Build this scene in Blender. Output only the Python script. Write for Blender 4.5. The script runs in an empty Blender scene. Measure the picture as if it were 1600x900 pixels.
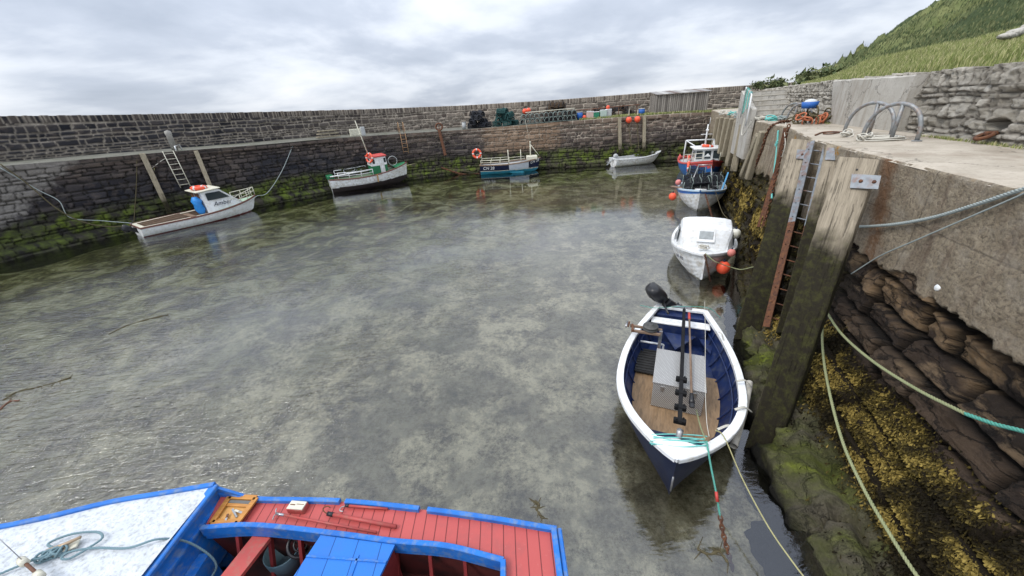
import bpy, math, random
import numpy as np
from mathutils import Vector, Matrix
random.seed(7)
RNG = np.random.default_rng(11)
sc = bpy.context.scene
COL = sc.collection
pi = math.pi

# ------------------------------------------------------------------ camera
FPX = 580.0; ROLL = math.radians(4.0); PITCH = math.atan(278/580.0); EYE = 5.0
cam = bpy.data.cameras.new('camera'); camo = bpy.data.objects.new('camera', cam); COL.objects.link(camo)
cam.sensor_width = 36.0; cam.lens = FPX/1600*36.0; cam.clip_start = 0.05; cam.clip_end = 6000
camo.matrix_world = Matrix.Translation((0, 0, EYE)) @ Matrix.Rotation(pi/2-PITCH, 4, 'X') @ Matrix.Rotation(-ROLL, 4, 'Z')
sc.camera = camo

# ------------------------------------------------------------------ sky, sun, exposure
SUN_EL, SUN_AZ = math.radians(52), math.radians(-116)     # azimuth measured from +Y towards +X
w = bpy.data.worlds.new("World"); sc.world = w; w.use_nodes = True
nt = w.node_tree; N = nt.nodes; Lk = nt.links; N.clear()
out = N.new('ShaderNodeOutputWorld'); mixs = N.new('ShaderNodeMixShader')
b1 = N.new('ShaderNodeBackground'); b2 = N.new('ShaderNodeBackground')
sky = N.new('ShaderNodeTexSky'); sky.sky_type = 'NISHITA'; sky.sun_disc = False
sky.sun_elevation = SUN_EL; sky.sun_rotation = SUN_AZ
Lk.new(sky.outputs[0], b1.inputs[0]); b1.inputs[1].default_value = 0.09
tc = N.new('ShaderNodeTexCoord'); sep = N.new('ShaderNodeSeparateXYZ'); Lk.new(tc.outputs['Generated'], sep.inputs[0])
def wm(op, a, b=None, c=None):
    n = N.new('ShaderNodeMath'); n.operation = op
    for i, q in enumerate((a, b, c)):
        if q is None: continue
        if isinstance(q, (int, float)): n.inputs[i].default_value = q
        else: Lk.new(q, n.inputs[i])
    return n.outputs[0]
zc = wm('MAXIMUM', sep.outputs[2], 0.0)
den = wm('ADD', zc, 0.20)
px = wm('DIVIDE', sep.outputs[0], den); py = wm('DIVIDE', sep.outputs[1], den)
cmb = N.new('ShaderNodeCombineXYZ'); Lk.new(px, cmb.inputs[0]); Lk.new(py, cmb.inputs[1])
n1 = N.new('ShaderNodeTexNoise'); Lk.new(cmb.outputs[0], n1.inputs[0])
n1.inputs['Scale'].default_value = 0.75; n1.inputs['Detail'].default_value = 9; n1.inputs['Roughness'].default_value = 0.53
n1.inputs['Distortion'].default_value = 0.15
rp = N.new('ShaderNodeValToRGB'); Lk.new(n1.outputs[0], rp.inputs[0])
e = rp.color_ramp.elements
e[0].position = .32; e[0].color = (.34, .385, .465, 1); e[1].position = .68; e[1].color = (.80, .82, .86, 1)
q = e.new(.45); q.color = (.45, .495, .58, 1); q = e.new(.54); q.color = (.62, .66, .73, 1)
lp = wm('ADD', wm('MULTIPLY', zc, 1.5), 0.86)
vm = N.new('ShaderNodeVectorMath'); vm.operation = 'SCALE'; Lk.new(rp.outputs[0], vm.inputs[0]); Lk.new(lp, vm.inputs['Scale'])
Lk.new(vm.outputs[0], b2.inputs[0]); b2.inputs[1].default_value = 1.0
mixs.inputs[0].default_value = 0.93
Lk.new(b1.outputs[0], mixs.inputs[1]); Lk.new(b2.outputs[0], mixs.inputs[2]); Lk.new(mixs.outputs[0], out.inputs[0])
sl = bpy.data.lights.new('sun', 'SUN'); sl.energy = 1.5; sl.angle = math.radians(20); sl.color = (1, .95, .88)
so = bpy.data.objects.new('sun', sl); COL.objects.link(so)
sd = Vector((math.sin(SUN_AZ)*math.cos(SUN_EL), math.cos(SUN_AZ)*math.cos(SUN_EL), math.sin(SUN_EL)))
so.rotation_euler = sd.to_track_quat('Z', 'Y').to_euler()
sc.view_settings.view_transform = 'Standard'; sc.view_settings.look = 'None'
sc.view_settings.gamma = 1; sc.view_settings.use_curve_mapping = False
sc.view_settings.exposure = 0.48

# ------------------------------------------------------------------ pixel (1600x900) -> world helpers
def ray(u, v):
    x = (u-800)/FPX; y = -(v-450)/FPX
    a = x*math.cos(ROLL)+y*math.sin(ROLL); b = -x*math.sin(ROLL)+y*math.cos(ROLL)
    return Vector((a, math.cos(PITCH)+math.sin(PITCH)*b, -math.sin(PITCH)+math.cos(PITCH)*b))
def at(u, v, z):
    d = ray(u, v); t = (z-EYE)/d.z
    return Vector((d.x*t, d.y*t, z))
NQ = Vector((.945, -.327, 0)); TQ = Vector((.327, .945, 0))   # right quay: across (landward), along
def W(d, s, z=0.0): return NQ*d+TQ*s+Vector((0, 0, z))
def onp(u, v, d):                                             # ray onto the vertical plane at distance d
    r = ray(u, v); t = d/r.dot(NQ); p = r*t; p.z += EYE
    return p
def ondist(u, v, D):
    r = ray(u, v); h = math.hypot(r.x, r.y); p = r*(D/h); p.z += EYE
    return p

# ------------------------------------------------------------------ mesh builder
WM = {}
class MB:
    def __init__(s): s.v = []; s.f = []; s.m = []; s.sm = []
    def add(s, vs, fs, mi=0, smooth=False):
        o = len(s.v); s.v += [tuple(p) for p in vs]
        for k, f in enumerate(fs):
            s.f.append(tuple(i+o for i in f)); s.m.append(mi if isinstance(mi, int) else mi[k]); s.sm.append(smooth)
        return s
    def box(s, c, size, rot=None, mi=0, bev=0.0, taper=1.0):
        hx, hy, hz = size[0]/2, size[1]/2, size[2]/2; c = Vector(c)
        R = rot if rot is not None else Matrix.Identity(3)
        if isinstance(R, (int, float)): R = Matrix.Rotation(R, 3, 'Z')
        if bev <= 0:
            vs = [c+R@Vector((x*hx*(taper if z > 0 else 1), y*hy*(taper if z > 0 else 1), z*hz)) for z in (-1, 1) for y in (-1, 1) for x in (-1, 1)]
            fs = [(0, 2, 3, 1), (4, 5, 7, 6), (0, 1, 5, 4), (2, 6, 7, 3), (0, 4, 6, 2), (1, 3, 7, 5)]
            return s.add(vs, fs, mi)
        b = min(bev, hx*.9, hy*.9, hz*.9); vs = []; idx = {}
        for z in (-1, 1):
            for y in (-1, 1):
                for x in (-1, 1):
                    for ax in range(3):
                        p = [x*hx, y*hy, z*hz]; sg = (x, y, z)
                        for a in range(3):
                            if a != ax: p[a] -= sg[a]*b
                        idx[(x, y, z, ax)] = len(vs); vs.append(c+R@Vector(p))
        fs = []
        for ax in range(3):
            o1, o2 = [a for a in range(3) if a != ax]
            for sg in (-1, 1):
                q = []
                for (p1, p2) in ((-1, -1), (1, -1), (1, 1), (-1, 1)):
                    k = [0, 0, 0]; k[ax] = sg; k[o1] = p1; k[o2] = p2; q.append(idx[(*k, ax)])
                fs.append(tuple(q))
                for s2 in (-1, 1):
                    pass
        for ax in range(3):      # edges along ax
            o1, o2 = [a for a in range(3) if a != ax]
            for p1 in (-1, 1):
                for p2 in (-1, 1):
                    k0 = [0, 0, 0]; k0[o1] = p1; k0[o2] = p2; k1 = list(k0); k0[ax] = -1; k1[ax] = 1
                    fs.append((idx[(*k0, o1)], idx[(*k1, o1)], idx[(*k1, o2)], idx[(*k0, o2)]))
        for x in (-1, 1):
            for y in (-1, 1):
                for z in (-1, 1): fs.append(tuple(idx[(x, y, z, a)] for a in range(3)))
        return s.add(vs, fs, mi)
    def beam(s, a, b, wx, wy, up=(0, 0, 1), mi=0, bev=0.0, taper=1.0):
        a = Vector(a); b = Vector(b); d = (b-a); L = d.length; z = d/L
        x = Vector(up).cross(z)
        if x.length < 1e-4: x = Vector((1, 0, 0)).cross(z)
        x.normalize(); y = z.cross(x)
        R = Matrix((x, y, z)).transposed()
        return s.box((a+b)/2, (wx, wy, L), R, mi, bev, taper)
    def tube(s, pts, r, n=8, closed=False, mi=0, caps=True):
        pts = [Vector(p) for p in pts]; k = len(pts); vs = []; fs = []
        rr = r if isinstance(r, (list, tuple)) else [r]*k
        px = None
        for i, p in enumerate(pts):
            if closed: t = pts[(i+1) % k]-pts[i-1]
            else: t = pts[min(i+1, k-1)]-pts[max(i-1, 0)]
            if t.length < 1e-9: t = Vector((0, 0, 1))
            t.normalize()
            if px is None:
                px = t.orthogonal().normalized()
            px = (px-t*px.dot(t)); px = px.normalized() if px.length > 1e-6 else t.orthogonal().normalized()
            py = t.cross(px)
            for j in range(n):
                a = 2*pi*j/n; vs.append(p+(px*math.cos(a)+py*math.sin(a))*rr[i])
        for i in range(k if closed else k-1):
            i2 = (i+1) % k
            for j in range(n):
                j2 = (j+1) % n; fs.append((i*n+j, i*n+j2, i2*n+j2, i2*n+j))
        if caps and not closed:
            fs.append(tuple(reversed(range(n)))); fs.append(tuple((k-1)*n+j for j in range(n)))
        return s.add(vs, fs, mi, True)
    def cyl(s, a, b, r, r2=None, n=16, mi=0): return s.tube([a, b], [r, r if r2 is None else r2], n, mi=mi)
    def lathe(s, c, prof, n=20, axis=(0, 0, 1), mi=0, smooth=True):
        c = Vector(c); z = Vector(axis).normalized(); x = z.orthogonal().normalized(); y = z.cross(x)
        vs = []; fs = []
        for (r, h) in prof:
            for j in range(n):
                a = 2*pi*j/n; vs.append(c+z*h+(x*math.cos(a)+y*math.sin(a))*max(r, 1e-4))
        for i in range(len(prof)-1):
            for j in range(n):
                j2 = (j+1) % n; fs.append((i*n+j, i*n+j2, (i+1)*n+j2, (i+1)*n+j))
        return s.add(vs, fs, mi, smooth)
    def ball(s, c, r, n=20, sz=(1, 1, 1), mi=0):
        m = n//2; vs = []; fs = []; c = Vector(c)
        for i in range(m+1):
            th = pi*i/m
            for j in range(n):
                a = 2*pi*j/n; vs.append(c+Vector((math.sin(th)*math.cos(a)*r*sz[0], math.sin(th)*math.sin(a)*r*sz[1], math.cos(th)*r*sz[2])))
        for i in range(m):
            for j in range(n):
                j2 = (j+1) % n; fs.append((i*n+j, (i+1)*n+j, (i+1)*n+j2, i*n+j2))
        return s.add(vs, fs, mi, True)
    def prism(s, poly, off, mi=0):
        poly = [Vector(p) for p in poly]; off = Vector(off); n = len(poly)
        vs = poly+[p+off for p in poly]
        fs = [tuple(reversed(range(n))), tuple(range(n, 2*n))]+[(i, (i+1) % n, (i+1) % n+n, i+n) for i in range(n)]
        return s.add(vs, fs, mi)
    def torus(s, c, R, r, axis=(0, 0, 1), n=28, m=10, mi=0, mif=None):
        c = Vector(c); z = Vector(axis).normalized(); x = z.orthogonal().normalized(); y = z.cross(x)
        vs = []; fs = []; ms = []
        for i in range(n):
            a = 2*pi*i/n; rd = x*math.cos(a)+y*math.sin(a)
            for j in range(m):
                b = 2*pi*j/m; vs.append(c+rd*(R+r*math.cos(b))+z*r*math.sin(b))
        for i in range(n):
            for j in range(m):
                fs.append((i*m+j, ((i+1) % n)*m+j, ((i+1) % n)*m+(j+1) % m, i*m+(j+1) % m)); ms.append(mif(i) if mif else mi)
        return s.add(vs, fs, ms, True)
    def loft(s, secs, mi=0, smooth=True, mif=None, closed=False):
        n = len(secs[0]); vs = [p for q in secs for p in q]; fs = []; ms = []
        for i in range(len(secs)-1):
            for j in range(n if closed else n-1):
                j2 = (j+1) % n
                fs.append((i*n+j, i*n+j2, (i+1)*n+j2, (i+1)*n+j)); ms.append(mif(i, j) if mif else mi)
        return s.add(vs, fs, ms, smooth)
    def build(s, name, mats, parent=None, local=False, loc=None):
        me = bpy.data.meshes.new(name); vs = s.v
        if not isinstance(mats, (list, tuple)): mats = [mats]
        inv = None
        if parent is not None and not local and parent in WM: inv = WM[parent].inverted()
        elif loc is not None: inv = Matrix.Translation(loc).inverted()
        if inv is not None: vs = [tuple(inv@Vector(p)) for p in vs]
        me.from_pydata(vs, [], s.f)
        for m in mats: me.materials.append(m)
        me.polygons.foreach_set('material_index', s.m); me.polygons.foreach_set('use_smooth', s.sm)
        me.update()
        o = bpy.data.objects.new(name, me); COL.objects.link(o)
        if parent is not None: o.parent = parent; WM[o] = WM.get(parent, Matrix.Identity(4))
        elif loc is not None: o.location = loc; WM[o] = Matrix.Translation(loc)
        else: WM[o] = Matrix.Identity(4)
        return o
def tag(o, label, cat, group=None, kind=None):
    o['label'] = label; o['category'] = cat
    if group: o['group'] = group
    if kind: o['kind'] = kind
    return o
def struct(o, kind='structure'): o['kind'] = kind; return o
def thing(name, label, cat, loc=(0, 0, 0), rz=0.0, group=None, rot=None):
    o = bpy.data.objects.new(name, None); COL.objects.link(o); o.empty_display_size = .2
    e = rot if rot else (0, 0, rz)
    o.location = loc; o.rotation_euler = e
    from mathutils import Euler
    WM[o] = Matrix.Translation(loc) @ Euler(e).to_matrix().to_4x4()
    return tag(o, label, cat, group)
def dup(o, loc, rz=None, rot=None, label=None, group=None):
    r = o.copy(); COL.objects.link(r); r.location = loc
    if rz is not None: r.rotation_euler = (0, 0, rz)
    if rot is not None: r.rotation_euler = rot
    if label: r['label'] = label
    if group: r['group'] = group
    for ch in list(o.children):
        c = ch.copy(); COL.objects.link(c); c.parent = r
        for g in list(ch.children):
            d = g.copy(); COL.objects.link(d); d.parent = c
    return r
def smooth_path(pts, n=8):
    pts = [Vector(p) for p in pts]; out = []
    P = [pts[0]*2-pts[1]]+pts+[pts[-1]*2-pts[-2]]
    for i in range(1, len(P)-2):
        for k in range(n):
            t = k/n; a, b, c, d = P[i-1:i+3]
            out.append(.5*((2*b)+(c-a)*t+(2*a-5*b+4*c-d)*t*t+(3*b-a-3*c+d)*t**3))
    out.append(pts[-1]); return out

# ------------------------------------------------------------------ numpy noise
def _h(i, j, sd):
    x = (i.astype(np.int64)*374761393+j.astype(np.int64)*668265263+sd*1442695041) & 0xffffffff
    x = ((x ^ (x >> 13))*1274126177) & 0xffffffff
    return ((x ^ (x >> 16)) & 0xffff)/65535.0
def vnoise(x, y, sd=0):
    i = np.floor(x); j = np.floor(y); fx = x-i; fy = y-j; fx = fx*fx*(3-2*fx); fy = fy*fy*(3-2*fy)
    a = _h(i, j, sd); b = _h(i+1, j, sd); c = _h(i, j+1, sd); d = _h(i+1, j+1, sd)
    return (a*(1-fx)+b*fx)*(1-fy)+(c*(1-fx)+d*fx)*fy
def fbm(x, y, sd=0, o=4):
    r = 0; a = .5; t = 0
    for k in range(o):
        r = r+a*vnoise(x, y, sd+k*17); t += a; x = x*2.03+3.1; y = y*2.03+1.7; a *= .5
    return r/t
def ss(a, b, x):
    t = np.clip((x-a)/(b-a), 0, 1); return t*t*(3-2*t)
def stones(S, V, ch, bl, sd, wob=.04, cf_=.25):
    rg = np.random.default_rng(sd)
    S2 = S+wob*2*(fbm(S*2, V*2, sd)-.5)*2; V2 = V+wob*(fbm(S*.8, V*2, sd+5)-.5)*2
    lo, hi = V2.min()-ch*2, V2.max()+ch*3
    cb = [lo]
    while cb[-1] < hi: cb.append(cb[-1]+ch*rg.uniform(.6, 1.45))
    cb = np.array(cb); ci = np.clip(np.searchsorted(cb, V2)-1, 0, len(cb)-2)
    dv = np.minimum(V2-cb[ci], cb[ci+1]-V2); lv = (V2-cb[ci])/(cb[ci+1]-cb[ci])-.5
    ds = np.zeros_like(S2); lu = np.zeros_like(S2); r = [np.zeros_like(S2) for _ in range(3)]
    s0, s1 = S2.min(), S2.max()
    for c in np.unique(ci):
        m = ci == c; bb = [s0-bl*rg.uniform(.2, 2)]; hh = cb[c+1]-cb[c]
        while bb[-1] < s1+bl: bb.append(bb[-1]+bl*rg.uniform(.45, 1.6)*(hh/ch)**.4)
        bb = np.array(bb); x = S2[m]; bi = np.clip(np.searchsorted(bb, x)-1, 0, len(bb)-2)
        ds[m] = np.minimum(x-bb[bi], bb[bi+1]-x); lu[m] = (x-bb[bi])/(bb[bi+1]-bb[bi])-.5
        for q in range(3):
            rv = rg.random(len(bb)); r[q][m] = rv[bi]
    dist = np.minimum(dv, ds)
    cr = ch*cf_+1e-4                                                 # rounded corners
    cm = (dv < cr) & (ds < cr)
    dist = np.where(cm, np.maximum(0, cr-np.hypot(cr-dv, cr-ds)), dist)
    if ch > 5: dist = ds
    return dist, lu, lv, r
def grid_obj(name, P, mat, attrs=None, uv=None, parent=None, smooth=True, flip=False):
    """P: array (rows, cols, 3)"""
    R_, C_ = P.shape[:2]; me = bpy.data.meshes.new(name)
    idx = np.arange(R_*C_).reshape(R_, C_)
    a, b, c, d = idx[:-1, :-1].ravel(), idx[:-1, 1:].ravel(), idx[1:, 1:].ravel(), idx[1:, :-1].ravel()
    F = np.stack([a, b, c, d] if not flip else [d, c, b, a], 1)
    me.vertices.add(R_*C_)
    co = P.reshape(-1, 3).astype(np.float32)
    if parent is not None and parent in WM:
        co = co-np.array(WM[parent].translation, dtype=np.float32)
    me.vertices.foreach_set('co', co.ravel())
    me.loops.add(F.size); me.loops.foreach_set('vertex_index', F.ravel().astype(np.int32))
    me.polygons.add(len(F)); me.polygons.foreach_set('loop_start', np.arange(0, F.size, 4, dtype=np.int32))
    me.update(calc_edges=True); me.validate()
    me.polygons.foreach_set('use_smooth', np.full(len(me.polygons), smooth))
    for k, A in (attrs or {}).items():
        at_ = me.attributes.new(k, 'FLOAT', 'POINT'); at_.data.foreach_set('value', A.ravel().astype(np.float32))
    if uv is not None:
        U = me.uv_layers.new(name='uv'); li = np.zeros(len(me.loops), dtype=np.int32); me.loops.foreach_get('vertex_index', li)
        U.data.foreach_set('uv', np.stack([uv[0].ravel()[li], uv[1].ravel()[li]], 1).astype(np.float32).ravel())
    if mat: me.materials.append(mat)
    o = bpy.data.objects.new(name, me); COL.objects.link(o)
    if parent is not None: o.parent = parent
    return o

# ------------------------------------------------------------------ materials
class NB:
    def __init__(s, name):
        s.mat = bpy.data.materials.new(name); s.mat.use_nodes = True; s.t = s.mat.node_tree; s.t.nodes.clear()
        s.out = s.n('ShaderNodeOutputMaterial'); s.tc = s.n('ShaderNodeTexCoord')
    def n(s, k): return s.t.nodes.new(k)
    def set(s, inp, q):
        if isinstance(q, bpy.types.NodeSocket): s.t.links.new(q, inp)
        elif isinstance(q, tuple) and len(q) == 3 and inp.type == 'RGBA': inp.default_value = (*q, 1)
        else: inp.default_value = q
    def math(s, op, a, b=None, c=None, clamp=False):
        n = s.n('ShaderNodeMath'); n.operation = op; n.use_clamp = clamp
        for i, q in enumerate((a, b, c)):
            if q is not None: s.set(n.inputs[i], q)
        return n.outputs[0]
    def mix(s, f, a, b, mode='MIX'):
        n = s.n('ShaderNodeMix'); n.data_type = 'RGBA'; n.blend_type = mode; n.clamp_factor = True
        s.set(n.inputs[0], f); s.set(n.inputs[6], a); s.set(n.inputs[7], b); return n.outputs[2]
    def noise(s, scale, detail=4, rough=.55, vec=None, dist=0.0, col=False):
        n = s.n('ShaderNodeTexNoise'); n.inputs['Scale'].default_value = scale; n.inputs['Detail'].default_value = detail
        n.inputs['Roughness'].default_value = rough; n.inputs['Distortion'].default_value = dist
        s.t.links.new(vec if vec is not None else s.tc.outputs['Object'], n.inputs['Vector']); return n.outputs[1 if col else 0]
    def ramp(s, f, stops, interp='LINEAR'):
        n = s.n('ShaderNodeValToRGB'); s.set(n.inputs[0], f); el = n.color_ramp.elements; n.color_ramp.interpolation = interp
        while len(el) < len(stops): el.new(.5)
        for e_, (p, c) in zip(el, stops):
            e_.position = p; e_.color = (*c, 1) if isinstance(c, tuple) else (c, c, c, 1)
        return n.outputs[0]
    def attr(s, name):
        n = s.n('ShaderNodeAttribute'); n.attribute_name = name; return n.outputs['Fac']
    def map(s, sx, sy, sz, vec=None):
        n = s.n('ShaderNodeMapping'); n.inputs['Scale'].default_value = (sx, sy, sz)
        s.t.links.new(vec if vec is not None else s.tc.outputs['Object'], n.inputs[0]); return n.outputs[0]
    def sepxyz(s, vec):
        n = s.n('ShaderNodeSeparateXYZ'); s.t.links.new(vec, n.inputs[0]); return n.outputs
    def bump(s, h, strength=.5, dist=.01, normal=None):
        n = s.n('ShaderNodeBump'); n.inputs['Strength'].default_value = strength; n.inputs['Distance'].default_value = dist
        s.set(n.inputs['Height'], h)
        if normal is not None: s.t.links.new(normal, n.inputs['Normal'])
        return n.outputs[0]
    def pbr(s, col, rough=.7, metal=0.0, normal=None, spec=.5, coat=0.0):
        p = s.n('ShaderNodeBsdfPrincipled'); s.set(p.inputs['Base Color'], col); s.set(p.inputs['Roughness'], rough)
        s.set(p.inputs['Metallic'], metal); p.inputs['Specular IOR Level'].default_value = spec
        p.inputs['Coat Weight'].default_value = coat
        if normal is not None: s.t.links.new(normal, p.inputs['Normal'])
        s.t.links.new(p.outputs[0], s.out.inputs[0]); return s.mat
def mk(name, c1, c2=None, scale=6, rough=.6, bump=.2, bs=40, bd=.004, metal=0.0, dirt=None, dscale=3, damt=.5, stretch=None, spec=.4, coat=0.0):
    b = NB(name); c2 = c2 or tuple(x*.75 for x in c1)
    vec = b.map(*stretch) if stretch else None
    f = b.noise(scale, 6, .6, vec); col = b.mix(b.ramp(f, [(.35, 0.0), (.65, 1.0)]), c1, c2)
    if dirt: 
        g = b.noise(dscale, 7, .65, vec); col = b.mix(b.math('MULTIPLY', b.ramp(g, [(.48, 0.0), (.68, 1.0)]), damt), col, dirt)
    nm = b.bump(b.noise(bs, 5, .6, vec), bump, bd) if bump else None
    return b.pbr(col, rough, metal, nm, spec, coat)
M = {}
M['white'] = mk('white_paint', (.72, .74, .75), (.58, .59, .59), 3, .45, .3, 40, .003, dirt=(.34, .28, .19), dscale=6, damt=.65)
M['whiteclean'] = mk('white_gelcoat', (.77, .79, .80), (.66, .68, .69), 2, .35, .15, 50, .002, dirt=(.42, .37, .28), dscale=7, damt=.5)
M['deckwhite'] = mk('white_deck_paint', (.60, .63, .66), (.50, .53, .56), 6, .6, .9, 90, .006, dirt=(.26, .27, .27), dscale=26, damt=.75)
M['blue'] = mk('blue_paint', (.014, .16, .54), (.012, .115, .42), 3, .45, .5, 25, .004, dirt=(.16, .22, .30), dscale=11, damt=.75)
M['red'] = mk('red_deck_paint', (.42, .07, .06), (.32, .048, .045), 3, .5, .4, 40, .003, dirt=(.30, .14, .10), dscale=12, damt=.7)
M['darkred'] = mk('dark_red_paint', (.22, .03, .03), (.15, .02, .02), 5, .5)
M['navy'] = mk('navy_paint', (.005, .012, .045), (.004, .008, .03), 4, .4, .2, 30, .003, dirt=(.03, .035, .05), dscale=6, damt=.6, spec=.25)
M['navyin'] = mk('navy_interior_paint', (.011, .026, .10), (.007, .017, .07), 5, .45, .3, 30, .004, dirt=(.07, .08, .10), dscale=7, damt=.6)
M['ply'] = mk('wet_plywood', (.30, .20, .115), (.22, .14, .075), 4, .6, .3, 30, .002, dirt=(.10, .07, .045), dscale=5, damt=.7, stretch=(1, 5, 1))
M['black'] = mk('black_plastic', (.012, .012, .014), (.02, .02, .022), 4, .35, .1, 60, .002)
M['rubber'] = mk('black_rubber', (.02, .02, .02), (.03, .03, .03), 8, .75, .3)
M['galv'] = mk('galvanised_steel', (.24, .26, .28), (.16, .175, .19), 9, .6, .3, 60, .003, metal=.4, dirt=(.20, .09, .045), dscale=7, damt=.8)
M['blackmatte'] = mk('matt_black_paint', (.008, .008, .009), (.014, .014, .015), 6, .7, .1, spec=.15)
M['galvpipe'] = mk('galvanised_pipe', (.30, .315, .32), (.20, .21, .215), 10, .5, .3, 50, .003, metal=.4, dirt=(.22, .13, .08), dscale=7, damt=.7)
M['rust'] = mk('rusty_iron', (.14, .055, .025), (.06, .028, .02), 12, .85, .9, 50, .012, dirt=(.22, .10, .04), dscale=18, damt=.6)
M['steel'] = mk('steel', (.45, .45, .46), (.3, .3, .3), 12, .35, .15, 60, .001, metal=.8)
M['varn'] = mk('varnished_wood', (.50, .23, .05), (.36, .15, .03), 8, .35, .2, 30, .002, stretch=(1, 8, 1))
M['wood'] = mk('worn_brown_wood', (.22, .15, .10), (.15, .10, .07), 8, .7, .4, 30, .004)
M['brown'] = mk('brown_gunwale_paint', (.16, .065, .05), (.12, .05, .04), 8, .6)
M['cream'] = mk('cream_paint', (.62, .60, .48), (.5, .48, .4), 8, .5)
M['orange'] = mk('orange_buoy_plastic', (.80, .10, .04), (.68, .08, .035), 4, .45, .1, 30, .003, dirt=(.5, .16, .10), dscale=5, damt=.5)
M['buoywhite'] = mk('white_buoy_plastic', (.68, .67, .60), (.55, .54, .46), 5, .5, .1, dirt=(.35, .33, .22), damt=.6)
M['green'] = mk('green_paint', (.02, .17, .07), (.015, .12, .05), 5, .5)
M['pink'] = mk('red_roof_paint', (.55, .09, .08), (.45, .07, .06), 5, .5)
M['turq'] = mk('turquoise_paint', (.03, .25, .36), (.02, .19, .29), 5, .5, dirt=(.05, .14, .16), damt=.5)
M['tarp'] = mk('blue_tarpaulin', (.02, .22, .60), (.015, .17, .48), 5, .5, .5, 12, .02)
M['antifoul'] = mk('dark_antifouling', (.03, .02, .02), (.02, .015, .015), 5, .8)
M['brassy'] = mk('rust_stained_wood', (.16, .07, .04), (.10, .05, .03), 7, .7)
M['bluebin'] = mk('blue_plastic', (.02, .12, .42), (.02, .10, .36), 5, .5)
M['greenbin'] = mk('green_plastic', (.03, .22, .12), (.02, .16, .09), 5, .5)
M['redbin'] = mk('red_plastic', (.5, .06, .05), (.4, .05, .04), 5, .5)
M['greybin'] = mk('grey_plastic', (.45, .46, .46), (.36, .37, .37), 5, .6)
def glassmat():
    b = NB('dark_window_glass'); return b.pbr((.03, .04, .045), .08, 0, None, .6)
M['glass'] = glassmat()
def ropemat(name, c1, c2, sc_=60):
    b = NB(name); f = b.noise(14, 4); col = b.mix(f, c1, c2); nm = b.bump(b.noise(220, 2), .5, .004)
    return b.pbr(col, .85, 0, nm, .2)
M['ropegreen'] = ropemat('faded_green_rope', (.20, .24, .12), (.33, .33, .19))
M['ropeteal'] = ropemat('teal_rope', (.07, .36, .28), (.12, .28, .24))
M['ropegrey'] = ropemat('grey_rope', (.36, .40, .38), (.25, .29, .29))
M['ropeyellow'] = ropemat('yellow_rope', (.42, .40, .20), (.33, .31, .17))
M['ropewhite'] = ropemat('off_white_rope', (.58, .56, .50), (.42, .40, .34))
M['ropebrown'] = ropemat('brown_weedy_rope', (.12, .10, .06), (.07, .06, .03))
M['ropeblue'] = ropemat('blue_grey_rope', (.13, .22, .26), (.20, .28, .30))
M['ropeturq'] = ropemat('turquoise_rope', (.12, .52, .48), (.2, .45, .42))
M['net1'] = mk('dark_creel_netting', (.018, .022, .03), (.035, .035, .04), 20, .9, .3)
M['net2'] = mk('teal_creel_netting', (.022, .085, .08), (.015, .045, .045), 20, .9, .3)
M['net3'] = mk('brown_creel_netting', (.10, .06, .035), (.06, .045, .03), 20, .9, .3)
M['hoop'] = mk('pale_creel_hoop', (.22, .26, .24), (.12, .16, .15), 20, .8, .2)

def treadplate():
    b = NB('aluminium_tread_plate'); v = b.map(1, 1, 1)
    se = b.sepxyz(v); k = 2*pi/.085
    def bars(a, c_):
        p = b.math('SINE', b.math('MULTIPLY', b.math('ADD', a, c_), k)); q_ = b.math('SINE', b.math('MULTIPLY', b.math('SUBTRACT', a, c_), k))
        return p, q_
    yz = b.math('ADD', se[1], se[2])
    p, q_ = bars(se[0], yz)
    h = b.math('MULTIPLY', p, q_); h = b.math('ABSOLUTE', h); h = b.ramp(h, [(.45, 0.0), (.8, 1.0)])
    nm = b.bump(h, .8, .006)
    col = b.mix(b.noise(9, 5), (.46, .46, .45), (.33, .33, .33)); col = b.mix(b.math('MULTIPLY', b.noise(4, 6), .4), col, (.2, .17, .13))
    col = b.mix(b.math('MULTIPLY', h, .75), b.mix(.35, col, (.1, .1, .1)), (.72, .72, .70))
    return b.pbr(col, b.math('ADD', .28, b.math('MULTIPLY', b.noise(7, 4), .25)), .35, nm)
M['tread'] = treadplate()

def plankmat(name, base1, base2, width, axis=0, gapcol=(.01, .01, .01), rough=.5, bscale=40, gapw=.06):
    b = NB(name); se = b.sepxyz(b.tc.outputs['Object'])
    t = b.math('DIVIDE', se[axis], width); fr = b.math('FRACT', t); fl = b.math('FLOOR', t)
    wn = b.n('ShaderNodeTexWhiteNoise'); wn.noise_dimensions = '1D'; b.t.links.new(fl, wn.inputs['W'])
    d = b.math('ABSOLUTE', b.math('SUBTRACT', fr, .5)); g = b.ramp(d, [(.5-gapw, 0.0), (.5-gapw*.3, 1.0)])
    col = b.mix(b.math('ADD', b.math('MULTIPLY', wn.outputs['Value'], .6), b.math('MULTIPLY', b.noise(5, 6), .4)), base1, base2)
    sp = b.ramp(b.noise(26, 6, .7), [(.62, 0.0), (.75, 1.0)])
    gr_ = b.ramp(b.noise(3.0, 7, .7), [(.50, 0.0), (.68, .6)]); col = b.mix(gr_, col, tuple(x*.62+.02 for x in base1))
    col = b.mix(b.math('MULTIPLY', sp, .55), col, (.5, .22, .18) if base1[0] > base1[2]*3 else tuple(min(1, x*1.8) for x in base1))
    col = b.mix(g, col, gapcol)
    h = b.math('SUBTRACT', b.math('MULTIPLY', b.noise(bscale, 4), .25), g)
    return b.pbr(col, rough, 0, b.bump(h, .7, .006))
M['redplank'] = plankmat('red_deck_planking', (.44, .075, .068), (.38, .062, .056), .125, 0, (.12, .02, .02), gapw=.05)
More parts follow.
